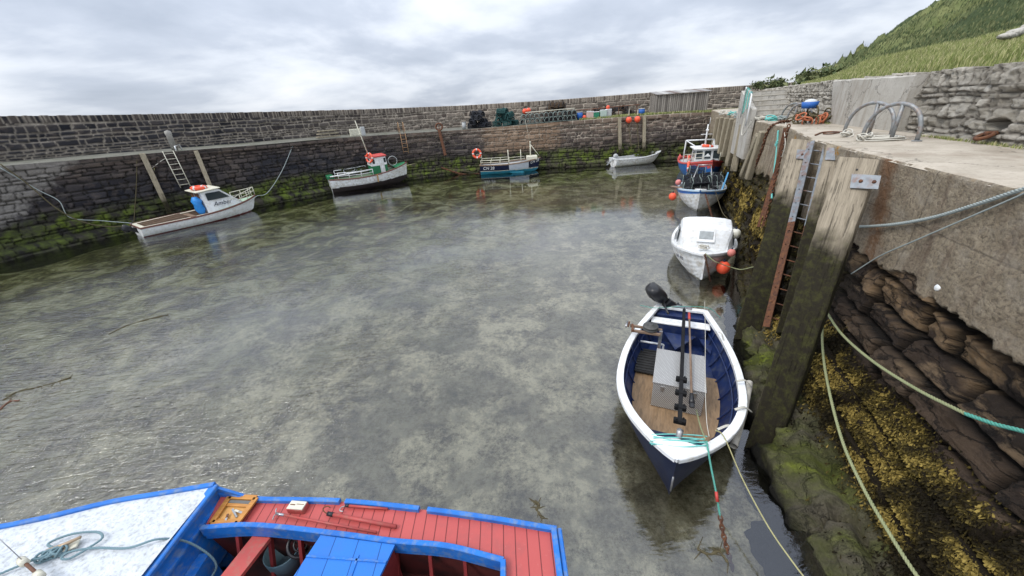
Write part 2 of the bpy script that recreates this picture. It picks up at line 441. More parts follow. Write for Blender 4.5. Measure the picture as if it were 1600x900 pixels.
M['blueplank'] = plankmat('blue_hatch_planking', (.012, .17, .60), (.01, .13, .48), .26, 0, (.004, .05, .2), gapw=.02)

def timber(name, c1, c2, zmoss=1.0):
    b = NB(name); g = b.tc.outputs['Object']
    geo = b.n('ShaderNodeNewGeometry'); z = b.sepxyz(geo.outputs['Position'])[2]
    v = b.map(9, 9, .45); gr = b.noise(2.2, 9, .72, v, .8)
    col = b.mix(b.ramp(gr, [(.3, 0.0), (.7, 1.0)]), c1, c2)
    crk = b.ramp(b.noise(2.4, 7, .65, b.map(12, 12, .25), .3), [(.58, 0.0), (.64, 1.0)])
    col = b.mix(b.math('MULTIPLY', crk, .7), col, (.06, .05, .04))
    nz = b.math('MULTIPLY', b.math('SUBTRACT', b.noise(2.2, 5), .5), 1.4)
    zz = b.math('ADD', z, nz)
    mr = b.n('ShaderNodeMapRange'); b.set(mr.inputs[0], zz); mr.inputs[1].default_value = zmoss+1.0; mr.inputs[2].default_value = zmoss+.35; wet = mr.outputs[0]
    mossc = b.mix(b.ramp(b.noise(8, 8, .75), [(.46, 0.0), (.80, 1.0)]), (.018, .015, .009), (.062, .064, .016))
    col = b.mix(wet, col, mossc)
    return b.pbr(col, .85, 0, b.bump(b.math('ADD', gr, b.math('MULTIPLY', crk, -1.0)), .7, .02), .2)
M['timber'] = timber('weathered_timber', (.36, .31, .235), (.15, .125, .09), 2.15)
M['timber2'] = timber('weathered_timber_far', (.34, .30, .22), (.20, .17, .12), .8)

def farwall():
    b = NB('dark_harbour_masonry'); uv = b.tc.outputs['UV']; se = b.sepxyz(uv); s_, z = se[0], se[1]
    blk = b.attr('blk'); gap = b.attr('gap')
    big = b.noise(.22, 3, .5, uv); n2 = b.noise(1.5, 6, .65, uv); n3 = b.noise(9, 6, .7, uv)
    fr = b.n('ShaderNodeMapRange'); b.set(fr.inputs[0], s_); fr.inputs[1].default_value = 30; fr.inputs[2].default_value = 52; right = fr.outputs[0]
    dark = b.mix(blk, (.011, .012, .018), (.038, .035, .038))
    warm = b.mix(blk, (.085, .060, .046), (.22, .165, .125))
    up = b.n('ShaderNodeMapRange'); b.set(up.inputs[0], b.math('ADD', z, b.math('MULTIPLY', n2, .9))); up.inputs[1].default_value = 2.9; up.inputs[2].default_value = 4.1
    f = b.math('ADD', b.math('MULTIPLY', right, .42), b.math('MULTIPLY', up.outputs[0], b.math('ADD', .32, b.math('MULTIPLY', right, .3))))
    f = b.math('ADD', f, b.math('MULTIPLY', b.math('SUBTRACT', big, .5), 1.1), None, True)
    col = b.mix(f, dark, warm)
    col = b.mix(b.ramp(n2, [(.52, 0.0), (.72, .45)]), col, (.15, .115, .09))
    # pale mortar in the dry part, dark open joints low down
    mort = b.mix(right, (.15, .13, .11), (.38, .33, .27))
    hi = b.n('ShaderNodeMapRange'); b.set(hi.inputs[0], z); hi.inputs[1].default_value = 1.3; hi.inputs[2].default_value = 2.6
    jm = b.math('MULTIPLY', b.math('MULTIPLY', hi.outputs[0], b.math('ADD', .12, b.math('MULTIPLY', right, 1.3), None, True)), b.ramp(n2, [(.30, .35), (.5, 1.0)]))
    col = b.mix(gap, col, b.mix(jm, (.012, .011, .011), mort))
    # render / concrete patch
    pa = b.math('MULTIPLY', b.ramp(b.math('ABSOLUTE', b.math('SUBTRACT', s_, 36.2)), [(.0, 1.0), (1.0, 1.0)]), 1.0)
    d = b.math('ABSOLUTE', b.math('SUBTRACT', s_, 46.8)); pr = b.n('ShaderNodeMapRange'); b.set(pr.inputs[0], b.math('ADD', d, b.math('MULTIPLY', n2, 3.0))); pr.inputs[1].default_value = 5.2; pr.inputs[2].default_value = 4.4
    pz = b.n('ShaderNodeMapRange'); b.set(pz.inputs[0], b.math('ADD', z, n2)); pz.inputs[1].default_value = 1.9; pz.inputs[2].default_value = 2.2
    patch = b.math('MULTIPLY', pr.outputs[0], pz.outputs[0])
    d2 = b.math('ABSOLUTE', b.math('SUBTRACT', s_, 13.2)); pr2 = b.n('ShaderNodeMapRange'); b.set(pr2.inputs[0], b.math('ADD', b.math('ADD', d2, b.math('MULTIPLY', n2, 3.0)), b.math('MULTIPLY', b.math('SUBTRACT', 3.9, z), 1.3))); pr2.inputs[1].default_value = 5.4; pr2.inputs[2].default_value = 4.9
    col = b.mix(b.math('MULTIPLY', pr2.outputs[0], .75), col, b.mix(n3, (.10, .09, .085), (.34, .32, .29)))
    col = b.mix(b.math('MULTIPLY', patch, .5), col, b.mix(b.noise(1.3, 5, .6, b.map(1, .35, 1, uv)), (.36, .27, .19), (.20, .10, .04)))
    # algae and wet foot
    zg = b.math('ADD', z, b.math('MULTIPLY', b.math('SUBTRACT', b.noise(.5, 5, .6, uv), .5), 1.5))
    gl = b.ramp(b.math('DIVIDE', zg, 3.0), [(.0, .35), (.12, .95), (.38, 1.0), (.56, 0.0)])
    gp = b.math('MULTIPLY', b.ramp(b.noise(1.8, 7, .62, uv), [(.42, .0), (.60, 1.0)]), b.ramp(b.noise(.33, 4, .6, uv), [(.36, .2), (.56, 1.0)]))
    gc = b.mix(b.noise(2.6, 5, .6, uv), (.035, .048, .008), (.16, .22, .022))
    wet = b.ramp(b.math('DIVIDE', zg, 3.0), [(.45, 1.0), (.62, 0.0)])
    col = b.mix(b.math('MULTIPLY', wet, .82), col, b.mix(blk, (.013, .012, .009), (.038, .034, .024)))
    col = b.mix(b.math('MULTIPLY', gl, gp), col, gc)
    col = b.mix(b.math('MULTIPLY', gap, .7), col, b.mix(jm, (.012, .011, .010), mort))
    return b.pbr(col, .8, 0, b.bump(b.math('ADD', n3, b.math('MULTIPLY', n2, .5)), .9, .05), .25)
M['farwall'] = farwall()

def parapetmat():
    b = NB('parapet_masonry'); uv = b.tc.outputs['UV']; s_ = b.sepxyz(uv)[0]; z = b.sepxyz(uv)[1]
    blk = b.attr('blk'); gap = b.attr('gap'); n2 = b.noise(1.6, 6, .65, uv); big = b.noise(.25, 3, .5, uv)
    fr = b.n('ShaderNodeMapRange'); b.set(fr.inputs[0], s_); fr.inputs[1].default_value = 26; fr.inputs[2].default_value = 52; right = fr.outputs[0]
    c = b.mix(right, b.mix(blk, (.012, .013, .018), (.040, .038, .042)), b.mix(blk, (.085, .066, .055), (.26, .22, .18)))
    c = b.mix(b.ramp(n2, [(.5, 0.0), (.7, .5)]), c, (.14, .11, .09))
    top = b.n('ShaderNodeMapRange'); b.set(top.inputs[0], z); top.inputs[1].default_value = 5.6; top.inputs[2].default_value = 6.2
    c = b.mix(b.math('MULTIPLY', top.outputs[0], b.math('MULTIPLY', blk, .7)), c, b.mix(right, (.10, .08, .065), (.30, .23, .16)))
    c = b.mix(b.math('MULTIPLY', gap, b.ramp(n2, [(.3, .35), (.55, .95)])), c, b.mix(right, (.30, .265, .22), (.44, .39, .32)))
    return b.pbr(c, .85, 0, b.bump(b.noise(9, 6, .7, uv), .9, .05), .2)
M['parapet'] = parapetmat()

def nearwall():
    b = NB('quay_rock_and_concrete'); uv = b.tc.outputs['UV']; se = b.sepxyz(uv); s_, z = se[0], se[1]
    blk = b.attr('blk'); gap = b.attr('gap'); zone = b.attr('zone'); rk = b.attr('rk')
    n1 = b.noise(.9, 6, .6, uv); n2 = b.noise(4, 7, .65, uv); n3 = b.noise(22, 7, .7, uv); n4 = b.noise(90, 4, .6, uv)
    st = b.ramp(blk, [(0.0, (.045, .033, .024)), (.35, (.085, .058, .040)), (.6, (.125, .085, .056)), (.85, (.18, .128, .082)), (1.0, (.26, .19, .12))])
    st = b.mix(b.ramp(n2, [(.40, 0.0), (.70, .75)]), st, (.030, .022, .020))
    st = b.mix(b.ramp(b.noise(2.1, 7, .7, b.map(.5, 1.6, 1, uv)), [(.55, 0.0), (.63, .8)]), st, (.30, .21, .125))
    st = b.mix(b.ramp(n3, [(.55, 0.0), (.75, .3)]), st, (.20, .15, .11))
    oz = b.ramp(b.math('SUBTRACT', b.math('ADD', z, b.math('MULTIPLY', n1, 1.3)), 2.45), [(.0, 0.0), (.28, 1.0)])
    og = b.ramp(b.noise(1.7, 6, .6, uv), [(.46, 0.0), (.58, .85)])
    st = b.mix(b.math('MULTIPLY', oz, og), st, b.mix(n3, (.44, .25, .09), (.30, .25, .19)))
    vo = b.n('ShaderNodeTexVoronoi'); vo.feature = 'DISTANCE_TO_EDGE'; vo.inputs['Scale'].default_value = 3.2; va = b.n('ShaderNodeVectorMath'); va.operation = 'ADD'; b.t.links.new(b.map(.55, 1.7, 1, uv), va.inputs[0]); b.t.links.new(b.mix(.28, (0, 0, 0), b.noise(4, 6, .7, uv, 0, True)), va.inputs[1]); b.t.links.new(va.outputs[0], vo.inputs['Vector'])
    ck = b.ramp(vo.outputs['Distance'], [(.01, 1.0), (.05, 0.0)]); st = b.mix(b.math('MULTIPLY', ck, .75), st, (.014, .011, .009))
    st = b.mix(b.math('MULTIPLY', gap, .95), st, (.008, .007, .006))
    # concrete
    co = b.mix(b.ramp(n2, [(.3, 0.0), (.7, 1.0)]), (.31, .25, .172), (.48, .405, .295))
    co = b.mix(b.ramp(n3, [(.46, 0.0), (.62, .75)]), co, (.13, .105, .08))
    jl = b.ramp(b.math('ABSOLUTE', b.math('SUBTRACT', b.math('ADD', z, b.math('MULTIPLY', n2, .03)), 3.19)), [(.004, .65), (.016, 0.0)]); jv = b.ramp(b.math('ABSOLUTE', b.math('SUBTRACT', b.math('FRACT', b.math('DIVIDE', b.math('ADD', s_, .15), 2.7)), .5)), [(.002, .7), (.006, 0.0)]); co = b.mix(b.math('MAXIMUM', jl, jv), co, (.10, .08, .06))
    d3 = b.math('ABSOLUTE', b.math('SUBTRACT', s_, b.math('ADD', 7.75, b.math('MULTIPLY', b.math('SUBTRACT', 3.9, z), -.33)))); pr3 = b.n('ShaderNodeMapRange'); b.set(pr3.inputs[0], b.math('ADD', d3, b.math('MULTIPLY', n2, .35))); pr3.inputs[1].default_value = .50; pr3.inputs[2].default_value = .25
    co = b.mix(b.math('MULTIPLY', pr3.outputs[0], .8), co, (.20, .09, .035))
    co = b.mix(b.ramp(b.noise(3, 6, .7, uv), [(.5, 0.0), (.62, .5)]), co, (.42, .37, .30)); co = b.mix(b.ramp(b.noise(60, 3, .6, uv), [(.60, 0.0), (.72, .6)]), co, (.50, .46, .40))
    co = b.mix(b.ramp(b.noise(70, 3, .6, b.map(1.1, 1, 1, uv)), [(.60, 0.0), (.70, .6)]), co, (.10, .085, .07))
    strk = b.ramp(b.noise(2.4, 5, .6, b.map(1.6, .22, 1, uv)), [(.52, 0.0), (.68, .75)])
    co = b.mix(strk, co, (.17, .12, .085))
    ru = b.ramp(b.noise(1.5, 5, .6, b.map(1.3, .18, 1, uv)), [(.62, 0.0), (.70, .75)])
    fs = b.n('ShaderNodeMapRange'); b.set(fs.inputs[0], s_); fs.inputs[1].default_value = 7.5; fs.inputs[2].default_value = 9.5
    co = b.mix(b.math('MULTIPLY', ru, b.math('ADD', .25, b.math('MULTIPLY', fs.outputs[0], .6))), co, (.20, .085, .035))
    low = b.n('ShaderNodeMapRange'); b.set(low.inputs[0], b.math('ADD', z, b.math('MULTIPLY', n1, 1.0))); low.inputs[1].default_value = 3.3; low.inputs[2].default_value = 2.5
    co = b.mix(b.math('MULTIPLY', low.outputs[0], .5), co, b.mix(n2, (.10, .085, .065), (.30, .22, .14)))
    # edge lichen
    le = b.ramp(b.noise(1.2, 4, .5, b.map(1, 1.4, 1, uv)), [(.70, 0.0), (.73, .9)])
    co = b.mix(b.math('MULTIPLY', le, b.ramp(n3, [(.45, 0.0), (.5, 1.0)])), co, (.45, .22, .02))
    # weed and dark wet foot in the distance
    wz = b.math('ADD', z, b.math('ADD', b.math('MULTIPLY', b.math('SUBTRACT', n1, .5), 1.6), b.math('MULTIPLY', b.math('SUBTRACT', n2, .5), 1.0)))
    wet = b.math('MULTIPLY', b.ramp(b.math('DIVIDE', wz, 4.0), [(.46, 1.0), (.58, 0.0)]), fs.outputs[0])
    weed = b.ramp(n3, [(.30, (.018, .014, .010)), (.5, (.07, .052, .022)), (.60, (.12, .12, .03)), (.74, (.26, .19, .06))])
    weed = b.mix(b.ramp(n2, [(.45, 0.0), (.65, .8)]), weed, (.045, .037, .034))
    base = b.mix(zone, st, co); base = b.mix(wet, base, weed)
    wb_ = b.ramp(b.math('SUBTRACT', b.math('ADD', z, b.math('MULTIPLY', b.math('SUBTRACT', n1, .5), .35)), .35), [(.0, 0.0), (.06, 1.0), (.72, 1.0), (.80, 0.0)])
    base = b.mix(b.math('MULTIPLY', wb_, b.math('SUBTRACT', 1.0, zone)), base, (.022, .015, .007))
    # mossy toe
    gq = b.ramp(b.noise(1.15, 6, .6, uv), [(.42, 0.0), (.60, 1.0)])
    toe = b.mix(n2, (.10, .088, .060), (.19, .168, .12)); toe = b.mix(b.ramp(n3, [(.5, 0.0), (.7, .6)]), toe, (.030, .026, .02))
    toe = b.mix(gq, toe, b.mix(b.ramp(n2, [(.5, 0.0), (.68, 1.0)]), (.10, .115, .022), (.30, .36, .03)))
    base = b.mix(rk, base, toe)
    wl = b.n('ShaderNodeMapRange'); b.set(wl.inputs[0], b.math('ADD', z, b.math('MULTIPLY', n2, .12))); wl.inputs[1].default_value = .20; wl.inputs[2].default_value = .10
    base = b.mix(wl.outputs[0], base, (.012, .011, .008))
    h = b.math('ADD', b.math('MULTIPLY', n3, 1.0), b.math('MULTIPLY', n4, .45)); h = b.math('SUBTRACT', h, b.math('MULTIPLY', ck, b.math('SUBTRACT', 1.2, b.math('MULTIPLY', zone, 1.2)))); h = b.math('ADD', h, b.math('MULTIPLY', b.noise(5, 8, .75, b.map(.7, 3.5, 1, uv)), b.math('SUBTRACT', 2.2, b.math('MULTIPLY', zone, 2.0))))
    return b.pbr(base, .82, 0, b.bump(h, 1.0, .075), .25)
M['nearwall'] = nearwall()

def concrete(name, c1, c2, stain=(.17, .13, .10), streak=False, lich=0.0):
    b = NB(name); o = b.tc.outputs['Object']
    n2 = b.noise(1.6, 6, .6); n3 = b.noise(18, 6, .7); n4 = b.noise(80, 3)
    col = b.mix(b.ramp(n2, [(.35, 0.0), (.65, 1.0)]), c1, c2)
    col = b.mix(b.ramp(n3, [(.52, 0.0), (.7, .5)]), col, tuple(x*.55 for x in c1))
    col = b.mix(b.ramp(n4, [(.58, 0.0), (.72, .45)]), col, tuple(min(.8, x*1.4) for x in c2))
    if streak: col = b.mix(b.ramp(b.noise(2.5, 5, .6, b.map(1.5, 1.5, .25)), [(.48, 0.0), (.68, .6)]), col, stain)
    else: col = b.mix(b.ramp(b.noise(.9, 6, .65), [(.52, 0.0), (.66, .6)]), col, stain)
    vo = b.n('ShaderNodeTexVoronoi'); vo.feature = 'DISTANCE_TO_EDGE'; vo.inputs['Scale'].default_value = .55
    wv = b.n('ShaderNodeVectorMath'); wv.operation = 'ADD'; b.t.links.new(o, wv.inputs[0]); b.t.links.new(b.noise(2.5, 5, .6, None, 0, True), wv.inputs[1]); b.t.links.new(wv.outputs[0], vo.inputs['Vector'])
    ck = b.ramp(vo.outputs['Distance'], [(.004, 1.0), (.012, 0.0)]); col = b.mix(b.math('MULTIPLY', ck, .7), col, tuple(x*.3 for x in c1))
    return b.pbr(col, .9, 0, b.bump(b.math('ADD', n3, b.math('MULTIPLY', n4, .4)), .6, .012), .2)
M['deck'] = concrete('quay_deck_concrete', (.34, .30, .24), (.44, .39, .32), (.22, .175, .13))
M['conc'] = concrete('grey_concrete', (.37, .35, .31), (.46, .44, .40), (.22, .19, .15), True)
M['fardeck'] = concrete('far_quay_surface', (.11, .108, .09), (.17, .165, .14), (.06, .075, .03))

def rubble():
    b = NB('pale_rubble_masonry'); uv = b.tc.outputs['UV']; blk = b.attr('blk'); gap = b.attr('gap')
    n1 = b.noise(.8, 5, .6, uv); n2 = b.noise(5, 7, .65, uv); n3 = b.noise(28, 6, .7, uv)
    c = b.ramp(blk, [(0.0, (.30, .275, .23)), (.4, (.43, .40, .34)), (.75, (.54, .505, .44)), (1.0, (.62, .59, .52))])
    c = b.mix(b.ramp(n2, [(.45, 0.0), (.66, .45)]), c, (.30, .27, .22))
    c = b.mix(b.ramp(n1, [(.45, 0.0), (.65, .45)]), c, (.36, .34, .30))
    c = b.mix(b.ramp(n3, [(.55, 0.0), (.7, .5)]), c, (.48, .46, .42))
    c = b.mix(b.math('MULTIPLY', gap, .7), c, (.10, .085, .07))
    return b.pbr(c, .9, 0, b.bump(b.math('ADD', b.math('ADD', n3, n2), b.noise(11, 7, .75, b.map(1, 1.8, 1, uv))), 1.0, .06), .15)
M['rubble'] = rubble()

def hillmat():
    b = NB('grassy_hillside'); g = b.tc.outputs['Object']
    n1 = b.noise(.055, 5, .55, None, .5); n2 = b.noise(.35, 7, .65); n3 = b.noise(2.5, 6, .7); n4 = b.noise(.12, 4, .5, b.map(1, 1, 3))
    c = b.mix(b.ramp(n2, [(.35, 0.0), (.65, 1.0)]), (.14, .17, .065), (.24, .255, .11))
    c = b.mix(b.ramp(n1, [(.46, 0.0), (.56, .9)]), c, (.050, .075, .036))
    c = b.mix(b.ramp(n4, [(.55, 0.0), (.68, .6)]), c, (.19, .19, .075))
    c = b.mix(b.ramp(n3, [(.5, 0.0), (.75, .6)]), c, (.04, .065, .02))
    return b.pbr(c, .95, 0, b.bump(b.math('ADD', n3, n2), 1.0, .35), .1)
M['hill'] = hillmat()
def grassmat(name, stops):
    b = NB(name); col = b.ramp(b.attr('rnd'), stops)
    return b.pbr(col, .8, 0, None, .15)
M['grass'] = grassmat('long_grass', [(0.0, (.10, .13, .04)), (.45, (.20, .24, .075)), (.7, (.32, .33, .13)), (1.0, (.48, .43, .26))])
M['weed'] = grassmat('bladderwrack', [(0.0, (.009, .007, .003)), (.45, (.032, .024, .007)), (.75, (.10, .075, .018)), (1.0, (.26, .19, .05))])
M['leaf'] = grassmat('bush_leaves', [(0.0, (.05, .075, .035)), (.5, (.10, .125, .055)), (1.0, (.19, .20, .095))])

def seabed():
    b = NB('sandy_seabed'); o = b.tc.outputs['Object']; se = b.sepxyz(o)
    n1 = b.noise(.62, 8, .68, None, .2); n2 = b.noise(1.5, 10, .76, None, .2); n3 = b.noise(5, 6, .7); n0 = b.noise(.09, 3, .5)
    n5 = b.noise(9, 8, .85); nn = b.math('ADD', b.math('MULTIPLY', n2, .55), b.math('MULTIPLY', n5, .45))
    c = b.ramp(nn, [(.39, (.085, .07, .04)), (.45, (.25, .22, .145)), (.50, (.50, .45, .32)), (.56, (.80, .735, .56))])
    dk = b.ramp(b.math('ADD', b.math('MULTIPLY', n1, .8), b.math('MULTIPLY', n5, .2)), [(.48, 0.0), (.53, .58)]); c = b.mix(dk, c, b.mix(n3, (.09, .078, .045), (.24, .215, .145)))
    # weedier and greener towards the far left wall
    dist = b.math('ADD', b.math('MULTIPLY', se[0], -.70), b.math('MULTIPLY', se[1], .71))
    fr = b.n('ShaderNodeMapRange'); b.set(fr.inputs[0], b.math('ADD', dist, b.math('MULTIPLY', n1, 14.0))); fr.inputs[1].default_value = 13; fr.inputs[2].default_value = 27
    gr = b.ramp(b.noise(.8, 9, .72, None, .4), [(.40, (.03, .03, .010)), (.47, (.10, .10, .032)), (.53, (.30, .31, .13)), (.60, (.58, .58, .36))])
    c = b.mix(b.math('MULTIPLY', fr.outputs[0], .85), c, gr)
    dw = b.ramp(b.noise(.5, 6, .7, b.map(1, 2.2, 1), .8), [(.56, 0.0), (.62, .85)]); 
    lf = b.n('ShaderNodeMapRange'); b.set(lf.inputs[0], se[0]); lf.inputs[1].default_value = -4; lf.inputs[2].default_value = -14
    c = b.mix(b.math('MULTIPLY', dw, lf.outputs[0]), c, (.02, .016, .01))
    return b.pbr(c, .9, 0, b.bump(b.math('ADD', n2, n3), .8, .12), .1)
M['seabed'] = seabed()
def watermat():
    b = NB('clear_harbour_water')
    v1 = b.map(1, 2.6, 1); se = b.sepxyz(b.tc.outputs['Object'])
    rot = b.n('ShaderNodeMapping'); rot.inputs['Rotation'].default_value = (0, 0, math.radians(-28)); rot.inputs['Scale'].default_value = (.55, 2.1, 1)
    b.t.links.new(b.tc.outputs['Object'], rot.inputs[0]); rv = rot.outputs[0]
    r1 = b.noise(4.6, 4, .55, rv, .5); r2 = b.noise(13.0, 3, .5, rv, .4)
    dy = b.n('ShaderNodeMapRange'); b.set(dy.inputs[0], se[1]); dy.inputs[1].default_value = 9; dy.inputs[2].default_value = 26; dy.inputs[3].default_value = 1.0; dy.inputs[4].default_value = .10
    amp = b.math('MULTIPLY', b.ramp(b.noise(.16, 3, .5), [(.38, .25), (.58, 1.3)]), dy.outputs[0])
    lf = b.n('ShaderNodeMapRange'); b.set(lf.inputs[0], se[0]); lf.inputs[1].default_value = 2.5; lf.inputs[2].default_value = -3.5
    lf.inputs[3].default_value = .16; lf.inputs[4].default_value = 1.0
    h = b.math('MULTIPLY', b.math('ADD', r1, b.math('MULTIPLY', r2, .38)), b.math('MULTIPLY', amp, lf.outputs[0]))
    nm = b.bump(h, 1.0, .030)
    fr = b.n('ShaderNodeFresnel'); fr.inputs['IOR'].default_value = 1.85; b.t.links.new(nm, fr.inputs['Normal'])
    gl = b.n('ShaderNodeBsdfGlossy'); gl.inputs['Roughness'].default_value = .02; gl.inputs['Color'].default_value = (.95, .96, 1, 1); b.t.links.new(nm, gl.inputs['Normal'])
    tr = b.n('ShaderNodeBsdfTransparent'); tr.inputs['Color'].default_value = (.90, .91, .86, 1)
    mx = b.n('ShaderNodeMixShader'); b.t.links.new(fr.outputs[0], mx.inputs[0]); b.t.links.new(tr.outputs[0], mx.inputs[1]); b.t.links.new(gl.outputs[0], mx.inputs[2])
    b.t.links.new(mx.outputs[0], b.out.inputs[0]); return b.mat
M['water'] = watermat()
def shedmat():
    b = NB('weathered_grey_boards'); se = b.sepxyz(b.tc.outputs['Object'])
    t = b.math('DIVIDE', b.math('ADD', se[0], se[1]), .16); fl = b.math('FLOOR', t); fr = b.math('FRACT', t)
    wn = b.n('ShaderNodeTexWhiteNoise'); wn.noise_dimensions = '1D'; b.t.links.new(fl, wn.inputs['W'])
    c = b.mix(wn.outputs['Value'], (.15, .135, .12), (.36, .33, .29)); c = b.mix(b.ramp(b.noise(3, 6, .6, b.map(6, 6, .6)), [(.45, 0.0), (.7, .6)]), c, (.12, .10, .085))
    g = b.ramp(b.math('ABSOLUTE', b.math('SUBTRACT', fr, .5)), [(.42, 0.0), (.48, 1.0)]); c = b.mix(g, c, (.02, .018, .015))
    return b.pbr(c, .9, 0, None, .1)
M['shed'] = shedmat()
M['roof'] = mk('corrugated_roof_sheets', (.20, .19, .18), (.33, .32, .31), 2, .7, .3, 20, .01, dirt=(.12, .08, .06), dscale=2, damt=.6)
# ================================================================== SETTING
def sheet(name, mat, z, ext, kind='structure'):
    m = MB(); m.add([(-ext, -ext, z), (ext, -ext, z), (ext, ext, z), (-ext, ext, z)], [(0, 1, 2, 3)])
    return struct(m.build(name, mat))
sheet('water', M['water'], 0.0, 3000)
# seabed: gently uneven, one sheet to the horizon
xs = np.concatenate([[-3000, -400, -80], np.arange(-36, 24, .3), [60, 400, 3000]]); ys = np.concatenate([[-3000, -300, -40], np.arange(-2, 40, .3), [80, 400, 3000]])
X, Y = np.meshgrid(xs, ys); Z = -.52+.22*(fbm(X*.5, Y*.5, 3)-.5)*2
struct(grid_obj('seabed', np.stack([X, Y, Z], 2), M['seabed']))

def resample(pts, step):
    pts = [Vector(p) for p in pts]; out = []; acc = [0]
    for a, b in zip(pts, pts[1:]): acc.append(acc[-1]+(b-a).length)
    S = np.arange(0, acc[-1], step) if isinstance(step, float) else step
    A = np.array([list(p) for p in pts]); acc = np.array(acc)
    return S, np.interp(S, acc, A[:, 0]), np.interp(S, acc, A[:, 1])
def azel(pix):
    a = []; e_ = []
    for u, v in pix:
        r = ray(u, v); a.append(math.atan2(r.x, r.y)); e_.append(r.z/math.hypot(r.x, r.y))
    return np.array(a), np.array(e_)
FAR = smooth_path([(-31, 6.5, 0), (-27.6, 12.2, 0), (-24.6, 17.5, 0), (-22.2, 21.6, 0), (-17.9, 26.6, 0), (-13.5, 31, 0), (-8.8, 34.3, 0), (-3.6, 35.6, 0), (3.2, 35.2, 0), (9.4, 34.8, 0), (14.1, 34.35, 0), (21, 34.1, 0)], 10)
S, fx, fy = resample(FAR, .05)
tx = np.gradient(fx); ty = np.gradient(fy); tl = np.hypot(tx, ty); tx /= tl; ty /= tl
k = 61; ker = np.ones(k)/k
tx = np.convolve(np.pad(tx, k//2, mode='edge'), ker, 'valid'); ty = np.convolve(np.pad(ty, k//2, mode='edge'), ker, 'valid')
nx, ny = ty, -tx                                       # towards the water
ex, ey = fx-nx*.45, fy-ny*.45
az, el = azel([(0, 259.5), (127, 249.5), (219, 241), (303, 234), (400, 227), (520, 216), (626, 209), (720, 203), (793, 197.6), (892, 189), (967, 183), (1050, 177.5), (1106, 175), (1135, 175.5)])
FE = 5+np.interp(np.arctan2(ex, ey), az, el)*np.hypot(ex, ey)
FE = np.convolve(np.pad(FE, 30, mode='edge'), np.ones(61)/61, 'valid')
FARE = list(zip(ex, ey, FE, S))
def far_edge(u, back=0.0):                             # point of the far quay edge seen in column u (photo px), optionally set back on the deck
    a = math.atan2(*ray(u, 200)[:2]); A = np.arctan2(ex, ey); i = int(np.argmin(np.abs(A-a)))
    return Vector((ex[i]-nx[i]*back, ey[i]-ny[i]*back, FE[i])), Vector((nx[i], ny[i], 0)), Vector((tx[i], ty[i], 0))
qw = thing('quay_wall', 'long dark weathered stone quay wall with green algae along its foot, across the far side of the harbour', 'quay wall', (0, 0, 0))
zz = np.concatenate([[-.6, -.2], np.arange(0, 1.0, .05), np.linspace(0, 1, 1)])
rows = 92; tt = np.linspace(0, 1, rows)
SS, TT = np.meshgrid(S, tt)
ZT = -.7+(np.tile(FE, (rows, 1))+.7)*TT
off = .45*(1-np.clip(ZT/3.9, 0, 1))
led = ss(.42, .30, ZT+.15*(fbm(SS*.6, SS*0, 9)-.5))*.55*(1-.75*ss(28, 40, SS))
dist, lu, lv, r = stones(SS, ZT, .25, .45, 21, .11)
dist2, _, _, r2_ = stones(SS, ZT, .38, .8, 22, .03)
cop = np.tile(FE, (rows, 1))-ZT < .30
dist = np.where(cop, dist2, dist); gw = .035
gap = 1-ss(.006, gw, dist)
dsp = -.10*gap+.09*(r[0]-.5)+.06*((r[1]-.5)*lu+(r[2]-.5)*lv)*2+.05*(fbm(SS*3, ZT*3, 4)-.5)+.25*(fbm(SS*.35, ZT*.5, 14)-.5)
dsp = np.where(cop, .06+.3*dsp, dsp)
O = off+led+dsp-.45
P = np.stack([ex+nx*(O+.45)*1.0, ey+ny*(O+.45)*1.0, ZT], 2)
P[-1, :, 2] = FE
grid_obj('masonry', P, M['farwall'], {'blk': r[0], 'gap': gap}, (SS, ZT), qw, flip=False)
# parapet
pwall = thing('parapet_wall', 'tall curved sea wall of dark stone blocks with pale joints standing behind the far quay', 'wall', (0, 0, 0))
bx_, by_ = ex-nx*5.0, ey-ny*5.0
# carry the parapet on to the right, behind the shed, to the hill
i0 = int(np.argmin(np.abs(ex-17.0)))
L2 = np.arange(0, 11, .06)
bx2 = np.concatenate([bx_[:i0], bx_[i0]+L2*.995]); by2 = np.concatenate([by_[:i0], by_[i0]-L2*.06])
S2 = np.concatenate([[0], np.cumsum(np.hypot(np.diff(bx2), np.diff(by2)))])
az2, el2 = azel([(0, 181), (110, 180), (420, 174.5), (560, 171), (720, 165), (850, 157.5), (1012, 145), (1106, 137.5), (1240, 128.5), (1300, 124)])
PT = 5+np.interp(np.arctan2(bx2, by2), az2, el2)*np.hypot(bx2, by2)
gx = np.gradient(bx2); gy = np.gradient(by2); gl_ = np.hypot(gx, gy); gx /= gl_; gy /= gl_
pnx, pny = gy, -gx
rows = 52; tt = np.linspace(0, 1, rows); SP, TP = np.meshgrid(S2, tt); ZP = 3.4+(np.tile(PT, (rows, 1))-3.4)*TP
dist, lu, lv, r = stones(SP, ZP, .25, .48, 31, .09)
d2, _, _, r2_ = stones(SP, ZP*0+.5, 1.5, .2, 33, .02)
d2 = np.abs(d2)
dtop = np.tile(PT, (rows, 1))-ZP; sol = dtop < .42
ds_ = np.minimum(stones(SP, np.zeros_like(ZP), 9.0, .19, 35, .03)[0], np.abs(dtop-.42))
blk = np.where(sol, stones(SP, np.zeros_like(ZP), 9.0, .19, 35, .03)[3][0], r[0]); dist = np.where(sol, ds_, dist)
gap = 1-ss(.012, .05, dist)
dsp = -.06*gap+.07*(blk-.5)+.04*(fbm(SP*3, ZP*3, 8)-.5)-.12*TP
P = np.stack([bx2+pnx*dsp, by2+pny*dsp, ZP+np.where(TP > .99, .02*(blk-.5)*2, 0)], 2)
